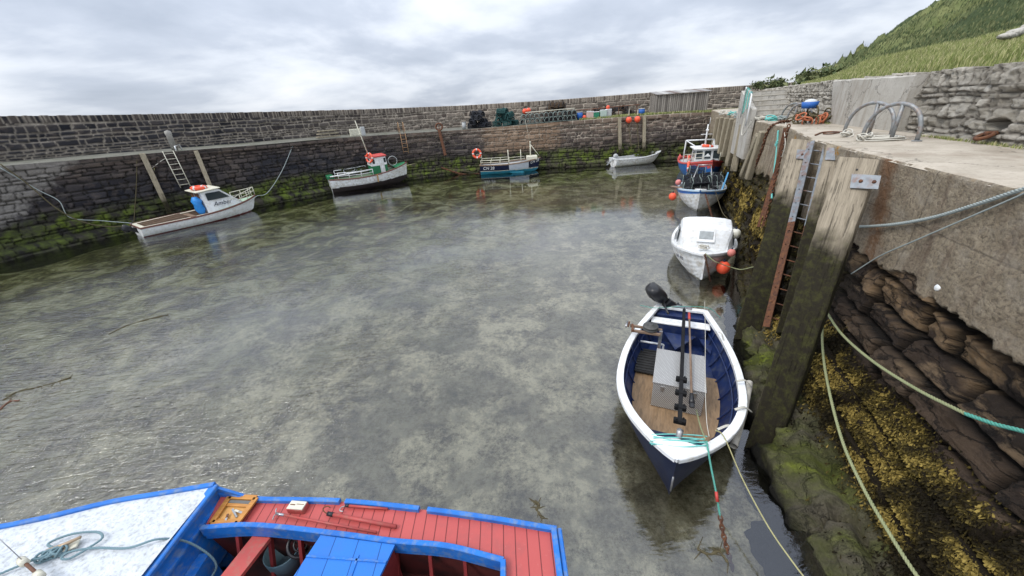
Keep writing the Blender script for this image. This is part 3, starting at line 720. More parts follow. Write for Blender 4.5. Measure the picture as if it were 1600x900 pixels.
cap = np.stack([bx2-pnx*.8, by2-pny*.8, PT+.02], 1)[None]
low = np.stack([bx2-pnx*1.1, by2-pny*1.1, PT*0-1.0], 1)[None]
P = np.concatenate([P, cap, low]); ext = lambda A, n=2: np.concatenate([A]+[A[-1:]]*n)
grid_obj('masonry', P, M['parapet'], {'blk': ext(blk), 'gap': ext(gap)}, (ext(SP), ext(ZP)), pwall)
# far quay deck: lip at the edge, strip to the parapet
sub = slice(0, None, 6); rws = []
for k, (b_, dz) in enumerate([(0.0, -.02), (.04, .0), (.9, .01), (2.2, .03), (3.6, .05), (5.3, .08)]):
    rws.append(np.stack([ex[sub]-nx[sub]*b_, ey[sub]-ny[sub]*b_, FE[sub]+dz+.05*(fbm(S[sub]*1.5, S[sub]*0+k, 5)-.5)], 1))
struct(grid_obj('far_quay_deck', np.stack(rws), M['fardeck']))

# ---- right quay
EDs = [-6, 5, 8, 11.3, 14, 16, 19.5, 26, 32, 38.6]; EDd = [3.9, 3.87, 3.85, 4.0, 4.45, 4.72, 4.78, 5.0, 5.3, 5.75]
def edge_d(s_): return float(np.interp(s_, EDs, EDd))
QZ = 3.9
Sn = np.concatenate([np.arange(-1.5, 9.0, .02), np.arange(9.0, 38.4, .05)])
prof = np.array([(0, QZ), (.01, 3.2), (.05, 2.45), (.14, 2.05), (.28, 1.5), (.45, 1.05), (1.02, .42), (1.45, .27), (1.85, -.02), (1.98, -.25), (2.1, -.75)])
pa = np.concatenate([[0], np.cumsum(np.hypot(*np.diff(prof, axis=0).T))])
A = np.linspace(pa[-1], 0, 250)
po = np.interp(A, pa, prof[:, 0]); pz = np.interp(A, pa, prof[:, 1])
po = np.convolve(np.pad(po, 5, mode='edge'), np.ones(11)/11, 'valid'); 
SS, AA = np.meshgrid(Sn, A); OO = np.tile(po[:, None], (1, len(Sn))); ZZ = np.tile(pz[:, None], (1, len(Sn)))
fs = np.interp(Sn, [0, 5, 8, 10, 14, 20, 38], [1, 1, .85, .68, .5, .36, .12]); ED = np.interp(Sn, EDs, EDd)
ED = np.convolve(np.pad(ED, 20, mode='edge'), np.ones(41)/41, 'valid')
bnd = 2.36+.42*(fbm(SS*1.0, ZZ*1.0, 61)-.5)*2+.10*(fbm(SS*6, ZZ*6, 62)-.5)*2-.35*ss(9, 14, SS)
zone = ss(-.012, .012, ZZ-bnd)
dist, lu, lv, r = stones(SS, AA, .33, .85, 45, .05, 0)
db, lub, lvb, rb = stones(SS+.3*AA, AA, .85, 1.5, 48, .25)
rkz = ss(.50, .36, ZZ+.16*(fbm(SS*1.1, AA, 64)-.5)*2)*ss(11, 8, SS)
gap = 1-ss(.008, .055, dist); gapb = 1-ss(.0, .22, db)
strat = fbm(SS*1.2, AA*14, 77, 4)-.5
d_st = -.17*gap+.24*(r[0]-.45)+.15*((r[1]-.5)*lu+(r[2]-.5)*lv)*2+.05*strat+.06*(fbm(SS*3, AA*6, 41, 6)-.5)*2+.05*(fbm(SS*8, AA*16, 47, 5)-.5)*2+.05*np.abs(fbm(SS*2.4, AA*4, 49, 6)-.5)*-2
d_rk = -.22*gapb+.16*(rb[0]-.5)+.30*(fbm(SS*1.3, AA*1.3, 42)-.5)*2+.12*(fbm(SS*4.5, AA*4.5, 43, 6)-.5)*2
d_co = .10+.03*(fbm(SS*2, AA*2, 44)-.5)*2+.013*(fbm(SS*13, AA*13, 46)-.5)*2
D = np.where(rkz > 0, d_st*(1-rkz)+d_rk*rkz, d_st)*(1-zone)+d_co*zone
lip = ss(.03, .0, QZ-ZZ)*.03
to = np.gradient(po, A); tz = np.gradient(pz, A); nl_ = np.hypot(to, tz); NO = np.tile((np.abs(tz)/nl_)[:, None], (1, len(Sn))); NZ = np.tile((np.abs(to)/nl_)[:, None], (1, len(Sn)))
o_ = OO*fs+(D-.10)*NO-lip
ZZ2 = ZZ+(D-.02)*NZ*np.minimum(1, fs)*ss(QZ-.05, QZ-.4, ZZ)
DD = ED-o_
P = np.zeros((*SS.shape, 3))
P[..., 0] = NQ.x*DD+TQ.x*SS; P[..., 1] = NQ.y*DD+TQ.y*SS; P[..., 2] = ZZ2
near_quay = thing('quay_wall', 'near right-hand quay wall of rough brown rock under a thick pale concrete top, seaweed and moss at its foot', 'quay wall', tuple(W(4, 6)))
grid_obj('rock_face', P, M['nearwall'], {'blk': r[0], 'gap': gap*(1-zone)*(1-rkz), 'zone': zone, 'rk': rkz}, (SS, ZZ), near_quay, flip=False)
NEARP = P; NEARZ = ZZ; NEARS = SS
# quay deck (concrete capping)
def bw_d(s_): return float(np.interp(s_, [-6, 15.7, 20, 30, 38.5, 41], [6.02, 6.0, 6.7, 7.9, 9.2, 11]))
sd_ = np.arange(-2, 38.6, .12); rws = []
for k, f in enumerate([0.0, .02, .05, .3, .6, 1.0, 1.08]):
    d = np.array([edge_d(q)-.005+.03*(f > 0)*0+(bw_d(q)-edge_d(q))*f for q in sd_]); 
    if k == 0: d = np.array([edge_d(q)+.0 for q in sd_]); z = np.full(len(sd_), QZ-.03)
    else: z = np.full(len(sd_), QZ)+.012*(fbm(sd_*2, sd_*0+k, 7)-.5)+(.0 if k == 1 else .012)
    rws.append(np.stack([NQ.x*d+TQ.x*sd_, NQ.y*d+TQ.y*sd_, z], 1))
deck = struct(grid_obj('quay_deck', np.stack(rws), M['deck']))
# back wall
sb = np.concatenate([np.arange(-2, 16, .03), np.arange(16, 41, .06)]); bd = np.array([bw_d(q) for q in sb])
cx, cy = NQ.x*bd+TQ.x*sb, NQ.y*bd+TQ.y*sb
az3, el3 = azel([(1205, 139), (1221, 136), (1302, 126), (1423, 114), (1600, 96), (1800, 70)])
azp = np.arctan2(cx, cy); BT = 5+np.interp(azp, az3, el3)*np.hypot(cx, cy)
rows = 64; tt = np.linspace(0, 1, rows); SB, TB = np.meshgrid(sb, tt); ZB = 3.8+(np.tile(BT, (rows, 1))-3.8)*TB
dist, lu, lv, r = stones(SB, ZB, .17, .34, 52, .09)
dtop = np.tile(BT, (rows, 1))-ZB; sol = dtop < .34
so_ = stones(SB+.35*dtop, np.zeros_like(ZB), 9.0, .14, 55, .03)
dist = np.where(sol, np.minimum(so_[0], np.abs(dtop-.34)), dist); blk = np.where(sol, so_[3][0], r[0])
gap = 1-ss(.004, .03, dist)
dsp = -.035*gap+.05*(blk-.5)+.07*((r[1]-.5)*lu+(r[2]-.5)*lv)*2+.09*(fbm(SB*4, ZB*5, 58, 6)-.5)*2+.05*(fbm(SB*14, ZB*18, 59, 5)-.5)*2
hole = ((SB-10.2)/.16)**2+((ZB-4.12)/.11)**2 if False else ((SB-9.35)/.20)**2+((ZB-4.22)/.10)**2
dsp = np.where(hole < 1, -.35, dsp); dsp = dsp-.22*ss(10.0, 10.4, SB)*ss(16.2, 15.8, SB)
P = np.zeros((*SB.shape, 3)); dd = bd-dsp+.06*TB
P[..., 0] = NQ.x*dd+TQ.x*SB; P[..., 1] = NQ.y*dd+TQ.y*SB; P[..., 2] = ZB
P[-1, :, 2] += .08*(blk[-1]-.5)
capr = np.stack([NQ.x*(bd+.7)+TQ.x*sb, NQ.y*(bd+.7)+TQ.y*sb, BT-.02], 1)[None]
P = np.concatenate([P, capr])
bwl = thing('retaining_wall', 'pale grey rubble stone retaining wall along the back of the near quay, under the grassy bank', 'wall', tuple(W(6, 9, 3.9)))
grid_obj('rubble_face', P, M['rubble'], {'blk': ext(blk, 1), 'gap': ext(gap, 1)}, (ext(SB, 1), ext(ZB, 1)), bwl)
# concrete buttress
bl = at(1298, 195, QZ); brr = at(1398, 204, QZ)
def sd2(p): return p.dot(NQ), p.dot(TQ)
dbl, sbl = sd2(bl); dbr, sbr = sd2(brr)
dq = (dbl+dbr)/2-.03; sbl = onp(1298, 195, dq).dot(TQ); sbr = onp(1398, 204, dq).dot(TQ); bw_off = 1
tlz = 5+ (ray(1302, 126).z/math.hypot(*ray(1302, 126)[:2]))*math.hypot(*W(dq, sbl)[:2])
trz = 5+ (ray(1430, 117).z/math.hypot(*ray(1430, 117)[:2]))*math.hypot(*W(dq, sbr)[:2])
BLp, BRp = onp(1298, 196, dq), onp(1398, 205, dq); TLp, TRp = onp(1302, 126, dq), onp(1430, 117, dq)
m = MB(); nb = 10; front = []; 
for k in range(nb+1):
    A_, B_ = BLp.lerp(BRp, k/nb), TLp.lerp(TRp, k/nb); B_.z += .008*math.sin(k*2.1); A_.z = QZ-.1; L_ = Vector((0, 0, .03)); bk = NQ*.85
    front.append([A_, A_.lerp(B_, .5), B_-L_, B_+NQ*.03, B_+bk, A_+bk])
m.loft(front, smooth=False); m.add(front[0], [(0, 1, 2, 3, 4, 5)]); m.add(front[-1], [(5, 4, 3, 2, 1, 0)])
tag(m.build('buttress', M['conc'], loc=W(6, (sbl+sbr)/2, QZ)), 'smooth grey concrete buttress facing let into the rubble wall behind the hoops', 'buttress')
# steps
p0 = at(1179, 188.5, QZ); d0, s0 = sd2(p0); d1 = d0+1.30
st = thing('concrete_steps', 'flight of six concrete steps with pale nosings climbing from the near quay towards the parapet', 'steps', tuple(p0), math.atan2(TQ.y, TQ.x))
m = MB(); m2 = MB()
for k in range(6):
    z0_ = QZ+.19*k; a = s0+.26*k
    R = Matrix((TQ, -NQ, Vector((0, 0, 1)))).transposed()
    m.box(W((d0+d1)/2, (a+s0+2.6)/2, z0_+.095-.001*k), (s0+2.6-a, d1-d0-.004*k, .19), R)
    m2.box(W((d0+d1)/2, a+.05, z0_+.19+.006), (.13, d1-d0+.01, .03), R, bev=.006)
m.build('flight', M['conc'], st); m2.build('nosing', mk('pale_step_nosing', (.40, .37, .31), (.33, .30, .25), 8, .9, .4, 40, .006), st)
m = MB(); m.prism([W(d0-.20, s0-.06, 2.3), W(d0-.20, s0-.06, 4.35), W(d0-.20, s0+2.6, 5.12), W(d0-.20, s0+2.6, 2.3)], NQ*.19)
m.build('side_wall', M['conc'], st)

# ---- hill and bank
HC = 150
us = np.linspace(1250, 2600, HC)
ridge_u = [(1250, 135), (1262, 131), (1285, 126), (1300, 119), (1335, 92), (1375, 64), (1420, 36), (1455, 14), (1480, -1), (1520, -25), (1600, -75), (1750, -150), (1950, -230), (2600, -380)]
bank_u = [(1250, 135), (1285, 127), (1302, 121), (1350, 99), (1450, 80), (1600, 52), (1800, 20), (2600, -60)]
ra, re_ = azel(ridge_u); ba, be = azel(bank_u); azs = np.linspace(ra[0], ra[-1], HC)
wpx, wpy = NQ.x*(bd+.5)+TQ.x*sb, NQ.y*(bd+.5)+TQ.y*sb; wa = np.arctan2(wpx, wpy); wr = np.hypot(wpx, wpy); order = np.argsort(wa)
r0 = np.interp(azs, wa[order], wr[order]); z0 = np.interp(azs, wa[order], BT[order])-.06
rr_ = np.hypot(0, 1)
rowsH = 90; tH = np.linspace(0, 1, rowsH)
RB = r0+np.interp(azs, [azs[0], azs[-1]], [8, 5]); ZBk = 5+np.interp(azs, ba, be)*RB
RD = np.interp(azs, [azs[0], azs[-1]], [85, 60]); ZD = 5+np.interp(azs, ra, re_)*RD
P = np.zeros((rowsH, HC, 3))
for i, t in enumerate(tH):
    if t < .3: q = t/.3; R_ = r0+(RB-r0)*q; Z_ = z0+(ZBk-z0)*(q**.85)
    elif t < .9: q = (t-.3)/.6; R_ = RB+(RD-RB)*q**1.6; Z_ = ZBk+(ZD-ZBk)*(q**1.6)
    else: q = (t-.9)/.1; R_ = RD*(1+q*.8); Z_ = ZD-q*q*ZD*.9
    nn = (fbm(R_*np.sin(azs)*.35+3, R_*np.cos(azs)*.35, 71)-.5)*2*(ss(.32, .6, np.full(HC, t))*1.3+.12*(t > .02))
    n5 = (fbm(R_*np.sin(azs)*1.3+3, R_*np.cos(azs)*1.3, 72)-.5)*2*(ss(.32, .6, np.full(HC, t))*.9)
    P[i, :, 0] = R_*np.sin(azs); P[i, :, 1] = R_*np.cos(azs); P[i, :, 2] = Z_+nn+n5
struct(grid_obj('hillside', P, M['hill']))
HILL = P
# long grass on the bank (stuff)
def blades(name, mat, n, pick, hmin, hmax, wd, label, cat, lean=.5, seg=1):
    V = []; F = []; rn = []
    for i in range(n):
        p, sc_ = pick(); h = random.uniform(hmin, hmax)*sc_; a = random.uniform(0, 2*pi); ww = wd*random.uniform(.6, 1.4)
        dx, dy = math.cos(a)*ww/2, math.sin(a)*ww/2; lx, ly = random.gauss(.35, .5)*lean*h, random.gauss(0, .4)*lean*h
        o = len(V); V += [(p[0]-dx, p[1]-dy, p[2]-.03), (p[0]+dx, p[1]+dy, p[2]-.03), (p[0]+lx*.35+dx*.7, p[1]+ly*.35+dy*.7, p[2]+h*.6), (p[0]+lx*.35-dx*.7, p[1]+ly*.35-dy*.7, p[2]+h*.6), (p[0]+lx, p[1]+ly, p[2]+h)]
        F += [(o, o+1, o+2, o+3), (o+3, o+2, o+4)]; c = random.random(); rn += [c]*5
    me = bpy.data.meshes.new(name); me.from_pydata(V, [], F); a_ = me.attributes.new('rnd', 'FLOAT', 'POINT'); a_.data.foreach_set('value', rn); me.materials.append(mat)
    ob = bpy.data.objects.new(name, me); COL.objects.link(ob); tag(ob, label, cat, None, 'stuff'); return ob
def pick_bank():
    j = random.random()**1.3*.62; jc = int(j*(HC-2)); i = random.random()**.8*27; ii = int(i); fi = i-ii; fj = random.random()
    p = HILL[ii, jc]*(1-fi)+HILL[ii+1, jc]*fi; p = p*(1-fj)+(HILL[ii, jc+1]*(1-fi)+HILL[ii+1, jc+1]*fi)*fj
    g = fbm(np.array([p[0]*.9]), np.array([p[1]*.9]), 12)[0]
    return p, .5+g*1.0
blades('long_grass', M['grass'], 52000, pick_bank, .06, .22, .012, 'long yellow-green grass on the bank above the pale rubble wall', 'grass')
def pick_hill():
    jc = int(random.random()*(HC-2)*.7); ii = 27+int(random.random()*(rowsH*.9-28))
    p = HILL[ii, jc]+(HILL[ii+1, jc+1]-HILL[ii, jc])*random.random(); return p, 1+ii/40
blades('hill_scrub', M['leaf'], 30000, pick_hill, .03, .09, .05, 'dark green bracken and scrub on the hillside behind the quay', 'scrub', .3)
# deck grass at the corner and along the far quay
def pick_far():
    u = random.choice([random.uniform(905, 1020), random.uniform(985, 1175), random.uniform(1030, 1175)])
    p, n_, t_ = far_edge(min(u, 1120)); p = p+t_*(max(0, u-1120)*.05); p = p-n_*(random.random()**1.5*3.0); return p, 1
blades('quay_grass', M['grass'], 9000, pick_far, .05, .22, .05, 'patchy green grass growing along the far quay edge near the shed', 'grass')
def pick_near():
    s_ = random.choice([random.gauss(10.3, .35), random.gauss(9.0, .5), random.gauss(16.6, .35)]); return W(bw_d(s_)-.08-abs(random.gauss(0, .04)), s_, QZ), 1
blades('wall_foot_grass', M['grass'], 900, pick_near, .03, .09, .012, 'small tufts of grass at the foot of the pale rubble wall', 'grass')

# ---- bladderwrack on the near wall foot (stuff)
msk = np.argwhere((NEARS < 8.6))
V = []; F = []; rn = []
cnt = 0; tries = 0
nr, ncn = NEARZ.shape
while cnt < 62000 and tries < 500000:
    tries += 1
    j = int(random.random()*(np.searchsorted(Sn, 8.8)-2)); i = int(random.random()*(nr-2))
    z = NEARZ[i, j]; s_ = Sn[j]
    if not (.26 < z < 1.35): continue
    dn = vnoise(np.array([s_*1.6]), np.array([z*2.5]), 91)[0]
    up = 1.14+.22*(dn-.5)-.05*max(0, s_-5); lo = .52+.20*(dn-.5)
    pr = (1 if lo < z < up else math.exp(-abs(z-(up if z > up else lo))/.05))
    if s_ > 6: pr *= .75
    if random.random() > pr: continue
    p = Vector(NEARP[i, j])-NQ*random.uniform(0, .05)+Vector((0, 0, random.uniform(0, .02)))
    g = fbm(np.array([s_*2.2]), np.array([z*3.5]), 92)[0]
    c = min(1, max(0, (g-.5)*3.2+.45+random.gauss(0, .20)))
    a = random.uniform(-1.1, 1.1); L = random.uniform(.022, .065); wd = random.uniform(.005, .012)
    dn_ = (Vector((0, 0, -1))*math.cos(a)+TQ*math.sin(a)-NQ*random.uniform(-.1, .8)).normalized(); sdv = dn_.cross(-NQ+Vector((random.gauss(0, .5), random.gauss(0, .5), random.gauss(0, .5)))).normalized()
    o = len(V); q = p+dn_*L*.5
    V += [p-sdv*wd*.3, p+sdv*wd*.3, q+sdv*wd, q-sdv*wd, p+dn_*L+sdv*wd*1.1, p+dn_*L-sdv*wd*.9]
    F += [(o, o+1, o+2, o+3), (o+3, o+2, o+4, o+5)]; rn += [c*.75, c*.75, c, c, min(1, c+.15), min(1, c+.15)]; cnt += 1
ja, jb = int(np.searchsorted(Sn, 8.9)), int(np.searchsorted(Sn, 25)); cnt = 0
while cnt < 17000:
    j = random.randint(ja, jb); i = int(random.random()*(nr-2)); z = NEARZ[i, j]; s_ = Sn[j]; cnt += .08
    g = fbm(np.array([s_*1.1]), np.array([z*1.1]), 95)[0]
    if not (.25 < z < 2.3-.3*g) or g < .46+.10*z/2: continue
    cnt += .92; p = Vector(NEARP[i, j])-NQ*random.uniform(0, .06); c = min(1, max(0, (g-.5)*3+.35+random.gauss(0, .2)))
    L = random.uniform(.05, .14); wd = random.uniform(.015, .035); dn_ = (Vector((0, 0, -1))+TQ*random.gauss(0, .4)-NQ*random.uniform(0, .5)).normalized(); sdv = dn_.cross(-NQ+Vector((random.gauss(0, .5), random.gauss(0, .5), random.gauss(0, .4)))).normalized()
    o = len(V); q = p+dn_*L*.5
    V += [p-sdv*wd*.3, p+sdv*wd*.3, q+sdv*wd, q-sdv*wd, p+dn_*L+sdv*wd*.8, p+dn_*L-sdv*wd*.8]; F += [(o, o+1, o+2, o+3), (o+3, o+2, o+4, o+5)]; rn += [c*.75, c*.75, c, c, min(1, c+.15), min(1, c+.15)]
me = bpy.data.meshes.new('bladderwrack'); me.from_pydata([tuple(p) for p in V], [], F); a_ = me.attributes.new('rnd', 'FLOAT', 'POINT'); a_.data.foreach_set('value', rn); me.materials.append(M['weed'])
ob = bpy.data.objects.new('bladderwrack', me); COL.objects.link(ob); tag(ob, 'ochre and dark brown bladderwrack hanging in a thick band on the near wall foot', 'seaweed', None, 'stuff')
#@@OBJECTS
# ================================================================== BOATS
class Hull:
    """x to the bow, y to port, z up; z = 0 at the waterline"""
    def __init__(s, L, B, fs, fm, fb, draft, tw=.75, pm=.42, pe=2.2, rake=.35, full=.55, keelrise=.72):
        s.L, s.B, s.fs, s.fm, s.fb, s.dr, s.tw, s.pm, s.pe, s.rake, s.full, s.kr = L, B, fs, fm, fb, draft, tw, pm, pe, rake, full, keelrise
    def hb(s, t):
        if t < s.pm: return s.B/2*(s.tw+(1-s.tw)*math.sin(pi/2*t/s.pm))
        q = (t-s.pm)/(1-s.pm); return s.B/2*max(0.0, 1-q**s.pe)**.92
    def sheer(s, t):
        if t > .35: return s.fm+(s.fb-s.fm)*((t-.35)/.65)**1.9
        return s.fm+(s.fs-s.fm)*((.35-t)/.35)**1.8
    def keel(s, t):
        z = -s.dr
        if t > s.kr: z = -s.dr+(s.sheer(1)+s.dr)*.30*((t-s.kr)/(1-s.kr))**2.6
        return z
    def pt(s, t, v, sd, inset=0.0, up=0.0):
        """v 0 keel .. 1 sheer"""
        zs, zk = s.sheer(t), s.keel(t); bow = max(0, (t-.5)/.5)**1.5
        a = v*pi/2
        yr = math.sin(a)**.75; zr = (1-math.cos(a))**.80
        e_ = s.full+(1-s.full)*bow; y = yr*(1-e_*.6*bow)+v*e_*.6*bow
        y = yr*(1-bow*.75)+v*bow*.75; z = zr*(1-bow*.5)+v*bow*.5
        hb = max(0.0, s.hb(t)-inset)
        x = -s.L/2+s.L*t-s.rake*(1-v)*max(0, (t-.6)/.4)**2
        return Vector((x, sd*(hb*y), zk+(zs-zk)*z+up))
    def skin(s, mb, N=30, Mv=16, t0=0, t1=1, mif=None, clink=0, inset=0.0, v0=0.0, v1=1.0, mi=0, keelup=0.0):
        for sd in (1, -1):
            secs = []
            for i in range(N+1):
                t = t0+(t1-t0)*i/N; row = []
                for j in range(Mv+1):
                    v = v0+(v1-v0)*j/Mv; p = s.pt(t, v, sd, inset)
                    if clink:
                        fr = (v*clink) % 1.0; k = (1-fr)*.022*min(1, s.hb(t)/.25)
                        n = Vector((0, sd, -.3)); p = p+n*k*(1 if v < .999 else 0)
                    if inset and p.z < s.keel(t)+keelup: p.z = s.keel(t)+keelup
                    row.append(p)
                secs.append(row)
            def f(i, j, secs=secs): return mif((t0+(t1-t0)*(i+.5)/N), (v0+(v1-v0)*(j+.5)/Mv), (secs[i][j].z+secs[min(i+1, N)][j].z)/2) if mif else mi
            mb.loft(secs if sd == 1 else [list(reversed(q)) for q in secs], mif=(f if sd == 1 else (lambda i, j: f(i, Mv-1-j))))
    def transom(s, mb, mi=0, t=0.0, inset=0.0, dx=0.0, n=14):
        a = [s.pt(t, j/n, 1, inset)+Vector((dx, 0, 0)) for j in range(n+1)]; b = [s.pt(t, j/n, -1, inset)+Vector((dx, 0, 0)) for j in range(n+1)]
        mb.add(a+b, [(j, j+1, n+1+j+1, n+1+j) for j in range(n)], mi)
    def rail(s, mb, w=.07, h=.04, t0=0.0, t1=1.0, N=36, mi=0, dz=0.0, out=.02, sides=(1, -1), trans=True):
        for sd in sides:
            secs = []
            for i in range(N+1):
                t = t0+(t1-t0)*i/N; p = s.pt(t, 1, sd); q = s.pt(max(0, t-.01), 1, sd); q2 = s.pt(min(1, t+.01), 1, sd)
                d = (q2-q); d.z = 0; nrm = Vector((d.y, -d.x, 0)); nrm = nrm.normalized()*sd*-1 if nrm.length > 1e-6 else Vector((0, sd, 0))
                if t > .995: nrm = Vector((.6, sd*.8, 0)).normalized()
                o = p+nrm*out; inn = p-nrm*(w-out)
                if (inn.y)*sd < 0: inn.y = 0
                inn2 = inn
                secs.append([o+Vector((0, 0, dz-h)), o+Vector((0, 0, dz+h*.2)), o-nrm*.008+Vector((0, 0, dz+h*.45)), inn2+Vector((0, 0, dz+h*.45)), inn2+Vector((0, 0, dz-h))])
            mb.loft(secs, mi, smooth=False, closed=True)
        if trans and t0 == 0:
            a = s.pt(0, 1, 1); b = s.pt(0, 1, -1); mb.box((a.x+w/2-out, 0, a.z+dz-h*.3), (w, (a.y-b.y)-.01, h*1.4), bev=.008, mi=mi)
    def deck(s, mb, t0, t1, dz=-.05, camber=.04, N=20, mi=0, inset=.0, w=8):
        secs = []
        for i in range(N+1):
            t = t0+(t1-t0)*i/N; h = max(0.002, s.hb(t)-inset); z = s.sheer(t)+dz; x = -s.L/2+s.L*t
            secs.append([Vector((x, h*(2*j/w-1), z+camber*(1-(2*j/w-1)**2))) for j in range(w+1)])
        mb.loft(secs, mi, smooth=True)
    def floor(s, mb, t0, t1, z, N=20, mi=0, inset=.05, w=2):
        secs = []
        for i in range(N+1):
            t = t0+(t1-t0)*i/N
            lo = 0; hi = 1
            for _ in range(24):
                mdl = (lo+hi)/2
                if s.pt(t, mdl, 1).z < z: lo = mdl
                else: hi = mdl
            y = max(.002, abs(s.pt(t, lo, 1, inset).y)); x = s.pt(t, lo, 1, inset).x
            secs.append([Vector((x, y*(2*j/w-1), z)) for j in range(w+1)])
        mb.loft(secs, mi, smooth=False)
def pose(bow, stern, z=0.0):
    bow = Vector(bow); stern = Vector(stern); c = (bow+stern)/2; d = bow-stern
    return Vector((c.x, c.y, z)), math.atan2(d.y, d.x), math.hypot(d.x, d.y)
def lettering(txt, size, mat, parent, loc, rot, thick=.003, shear=0.0, name='lettering'):
    cu = bpy.data.curves.new(name, 'FONT'); cu.body = txt; cu.size = size; cu.extrude = thick; cu.shear = shear; cu.align_x = 'CENTER'; cu.align_y = 'CENTER'
    t_ = bpy.data.objects.new('tmp', cu); COL.objects.link(t_); dg = bpy.context.evaluated_depsgraph_get(); me = bpy.data.meshes.new_from_object(t_.evaluated_get(dg))
    bpy.data.objects.remove(t_); me.materials.clear(); me.materials.append(mat); me.name = name
    o = bpy.data.objects.new(name, me); COL.objects.link(o); o.parent = parent; o.location = loc; o.rotation_euler = rot; return o
def rope(name, pts, r, mat, label, cat='rope', group=None, strands=True, pitch=None, sm=10, parent=None):
    P = smooth_path(pts, sm) if len(pts) > 2 else [Vector(p) for p in pts]
    m = MB()
    if strands:
        L = sum((b-a).length for a, b in zip(P, P[1:])); pitch = pitch or r*7; n = max(12, int(L/pitch*7)); n = min(n, 1600)
        acc = [0]
        for a, b in zip(P, P[1:]): acc.append(acc[-1]+(b-a).length)
        A = np.array([list(p) for p in P]); ss_ = np.linspace(0, acc[-1], n); Q = [Vector((np.interp(q, acc, A[:, 0]), np.interp(q, acc, A[:, 1]), np.interp(q, acc, A[:, 2]))) for q in ss_]
        rows = [[], [], []]; px = None
        for i, p in enumerate(Q):
            t = (Q[min(i+1, n-1)]-Q[max(0, i-1)]).normalized()
            if px is None: px = t.orthogonal().normalized()
            px = (px-t*px.dot(t)).normalized(); py = t.cross(px)
            for k in range(3):
                a = 2*pi*ss_[i]/pitch+k*2*pi/3; rows[k].append(p+(px*math.cos(a)+py*math.sin(a))*r*.48)
        for k in range(3): m.tube(rows[k], r*.56, 6)
    else: m.tube(P, r, 7)
    if parent is not None: return m.build(name, mat, parent)
    o = m.build(name, mat, loc=P[0]); return tag(o, label, cat, group)
def lifebuoy(label, loc, axis, R=.36, r=.06, group='lifebuoys on the boats'):
    m = MB(); m.torus((0, 0, 0), R-r, r, axis, 32, 12, mif=lambda i: 0)
    t_ = thing('lifebuoy', label, 'lifebuoy', loc, 0, group)
    m.build('ring', M['orange'], t_, local=True)
    b = MB(); z = Vector(axis).normalized(); x = z.orthogonal().normalized(); y = z.cross(x)
    for k in range(4):
        a = pi/4+k*pi/2; c = (x*math.cos(a)+y*math.sin(a)); tg = (-x*math.sin(a)+y*math.cos(a))
        p = [c*(R-r)+tg*.045*q for q in (-1, 0, 1)]; b.tube([q_ for q_ in p], r*1.06, 12)
    b.build('band', M['white'], t_, local=True); return t_
def outboard(label, loc, rz, col, tilt=0.0, s=1.0, leg=True, name='outboard_motor', white=False):
    """x points aft from the transom"""
    t_ = thing(name, label, 'outboard motor', loc, rz, 'outboard motors'); Rt = Matrix.Rotation(-tilt, 3, 'Y')
    def T(p): return Rt@(Vector(p)*s)
    m = MB(); secs = []
    for k, (z, sx, sy, ox) in enumerate([(.18, .10, .08, .06), (.22, .17, .115, .10), (.34, .20, .13, .11), (.46, .19, .125, .10), (.54, .14, .09, .07), (.57, .06, .04, .05)]):
        secs.append([T((ox+sx*math.copysign(abs(math.cos(a))**.7, math.cos(a)), sy*math.copysign(abs(math.sin(a))**.7, math.sin(a)), z)) for a in [2*pi*j/20 for j in range(20)]])
    m.loft(secs, closed=True); m.add(secs[-1], [tuple(range(20))]); m.add(secs[0], [tuple(reversed(range(20)))]); m.build('cowling', col, t_, local=True)
    b = MB(); b.beam(T((.08, 0, .2)), T((.10, 0, -.45)), .09*s, .15*s, bev=.01); b.build('leg', col, t_, local=True)
    b = MB(); b.box(T((.10, 0, -.30)), (.30*s, .16*s, .015*s), Rt); b.tube([T((.02, 0, -.47)), T((.24, 0, -.47))], [.05*s, .035*s], 12); b.add([T((.0, 0, -.5)), T((.14, 0, -.5)), T((.12, 0, -.68)), T((.05, 0, -.66))], [(0, 1, 2, 3)])
    b.build('gearcase', col, t_, local=True)
    b = MB()
    for k in range(3):
        a = 2*pi*k/3; c = Vector((.26, math.cos(a)*.07, -.47+math.sin(a)*.07))
        b.ball(T(c), .06*s, 10, (.25, .9, .9))
    b.build('propeller', M['whiteclean'] if white else M['steel'], t_, local=True)
    b = MB(); b.box(T((-.03, 0, .05)), (.10*s, .18*s, .20*s), Rt, bev=.01); b.build('bracket', M['black'], t_, local=True)
    b = MB(); b.tube([T((-.03, 0, .24)), T((-.22, .03, .27)), T((-.42, .05, .28))], [.018*s, .016*s, .022*s], 8); b.build('tiller', M['black'], t_, local=True)
    return t_
def rails(mb, pts, h, r=.014, mids=1, posts=None, up=(0, 0, 1)):
    pts = [Vector(p) for p in pts]; U = Vector(up)*h
    mb.tube([p+U for p in pts], r, 8)
    for k in range(1, mids+1): mb.tube([p+U*(k/(mids+1)) for p in pts], r*.8, 6)
    for p in pts: mb.tube([p, p+U], r, 6)

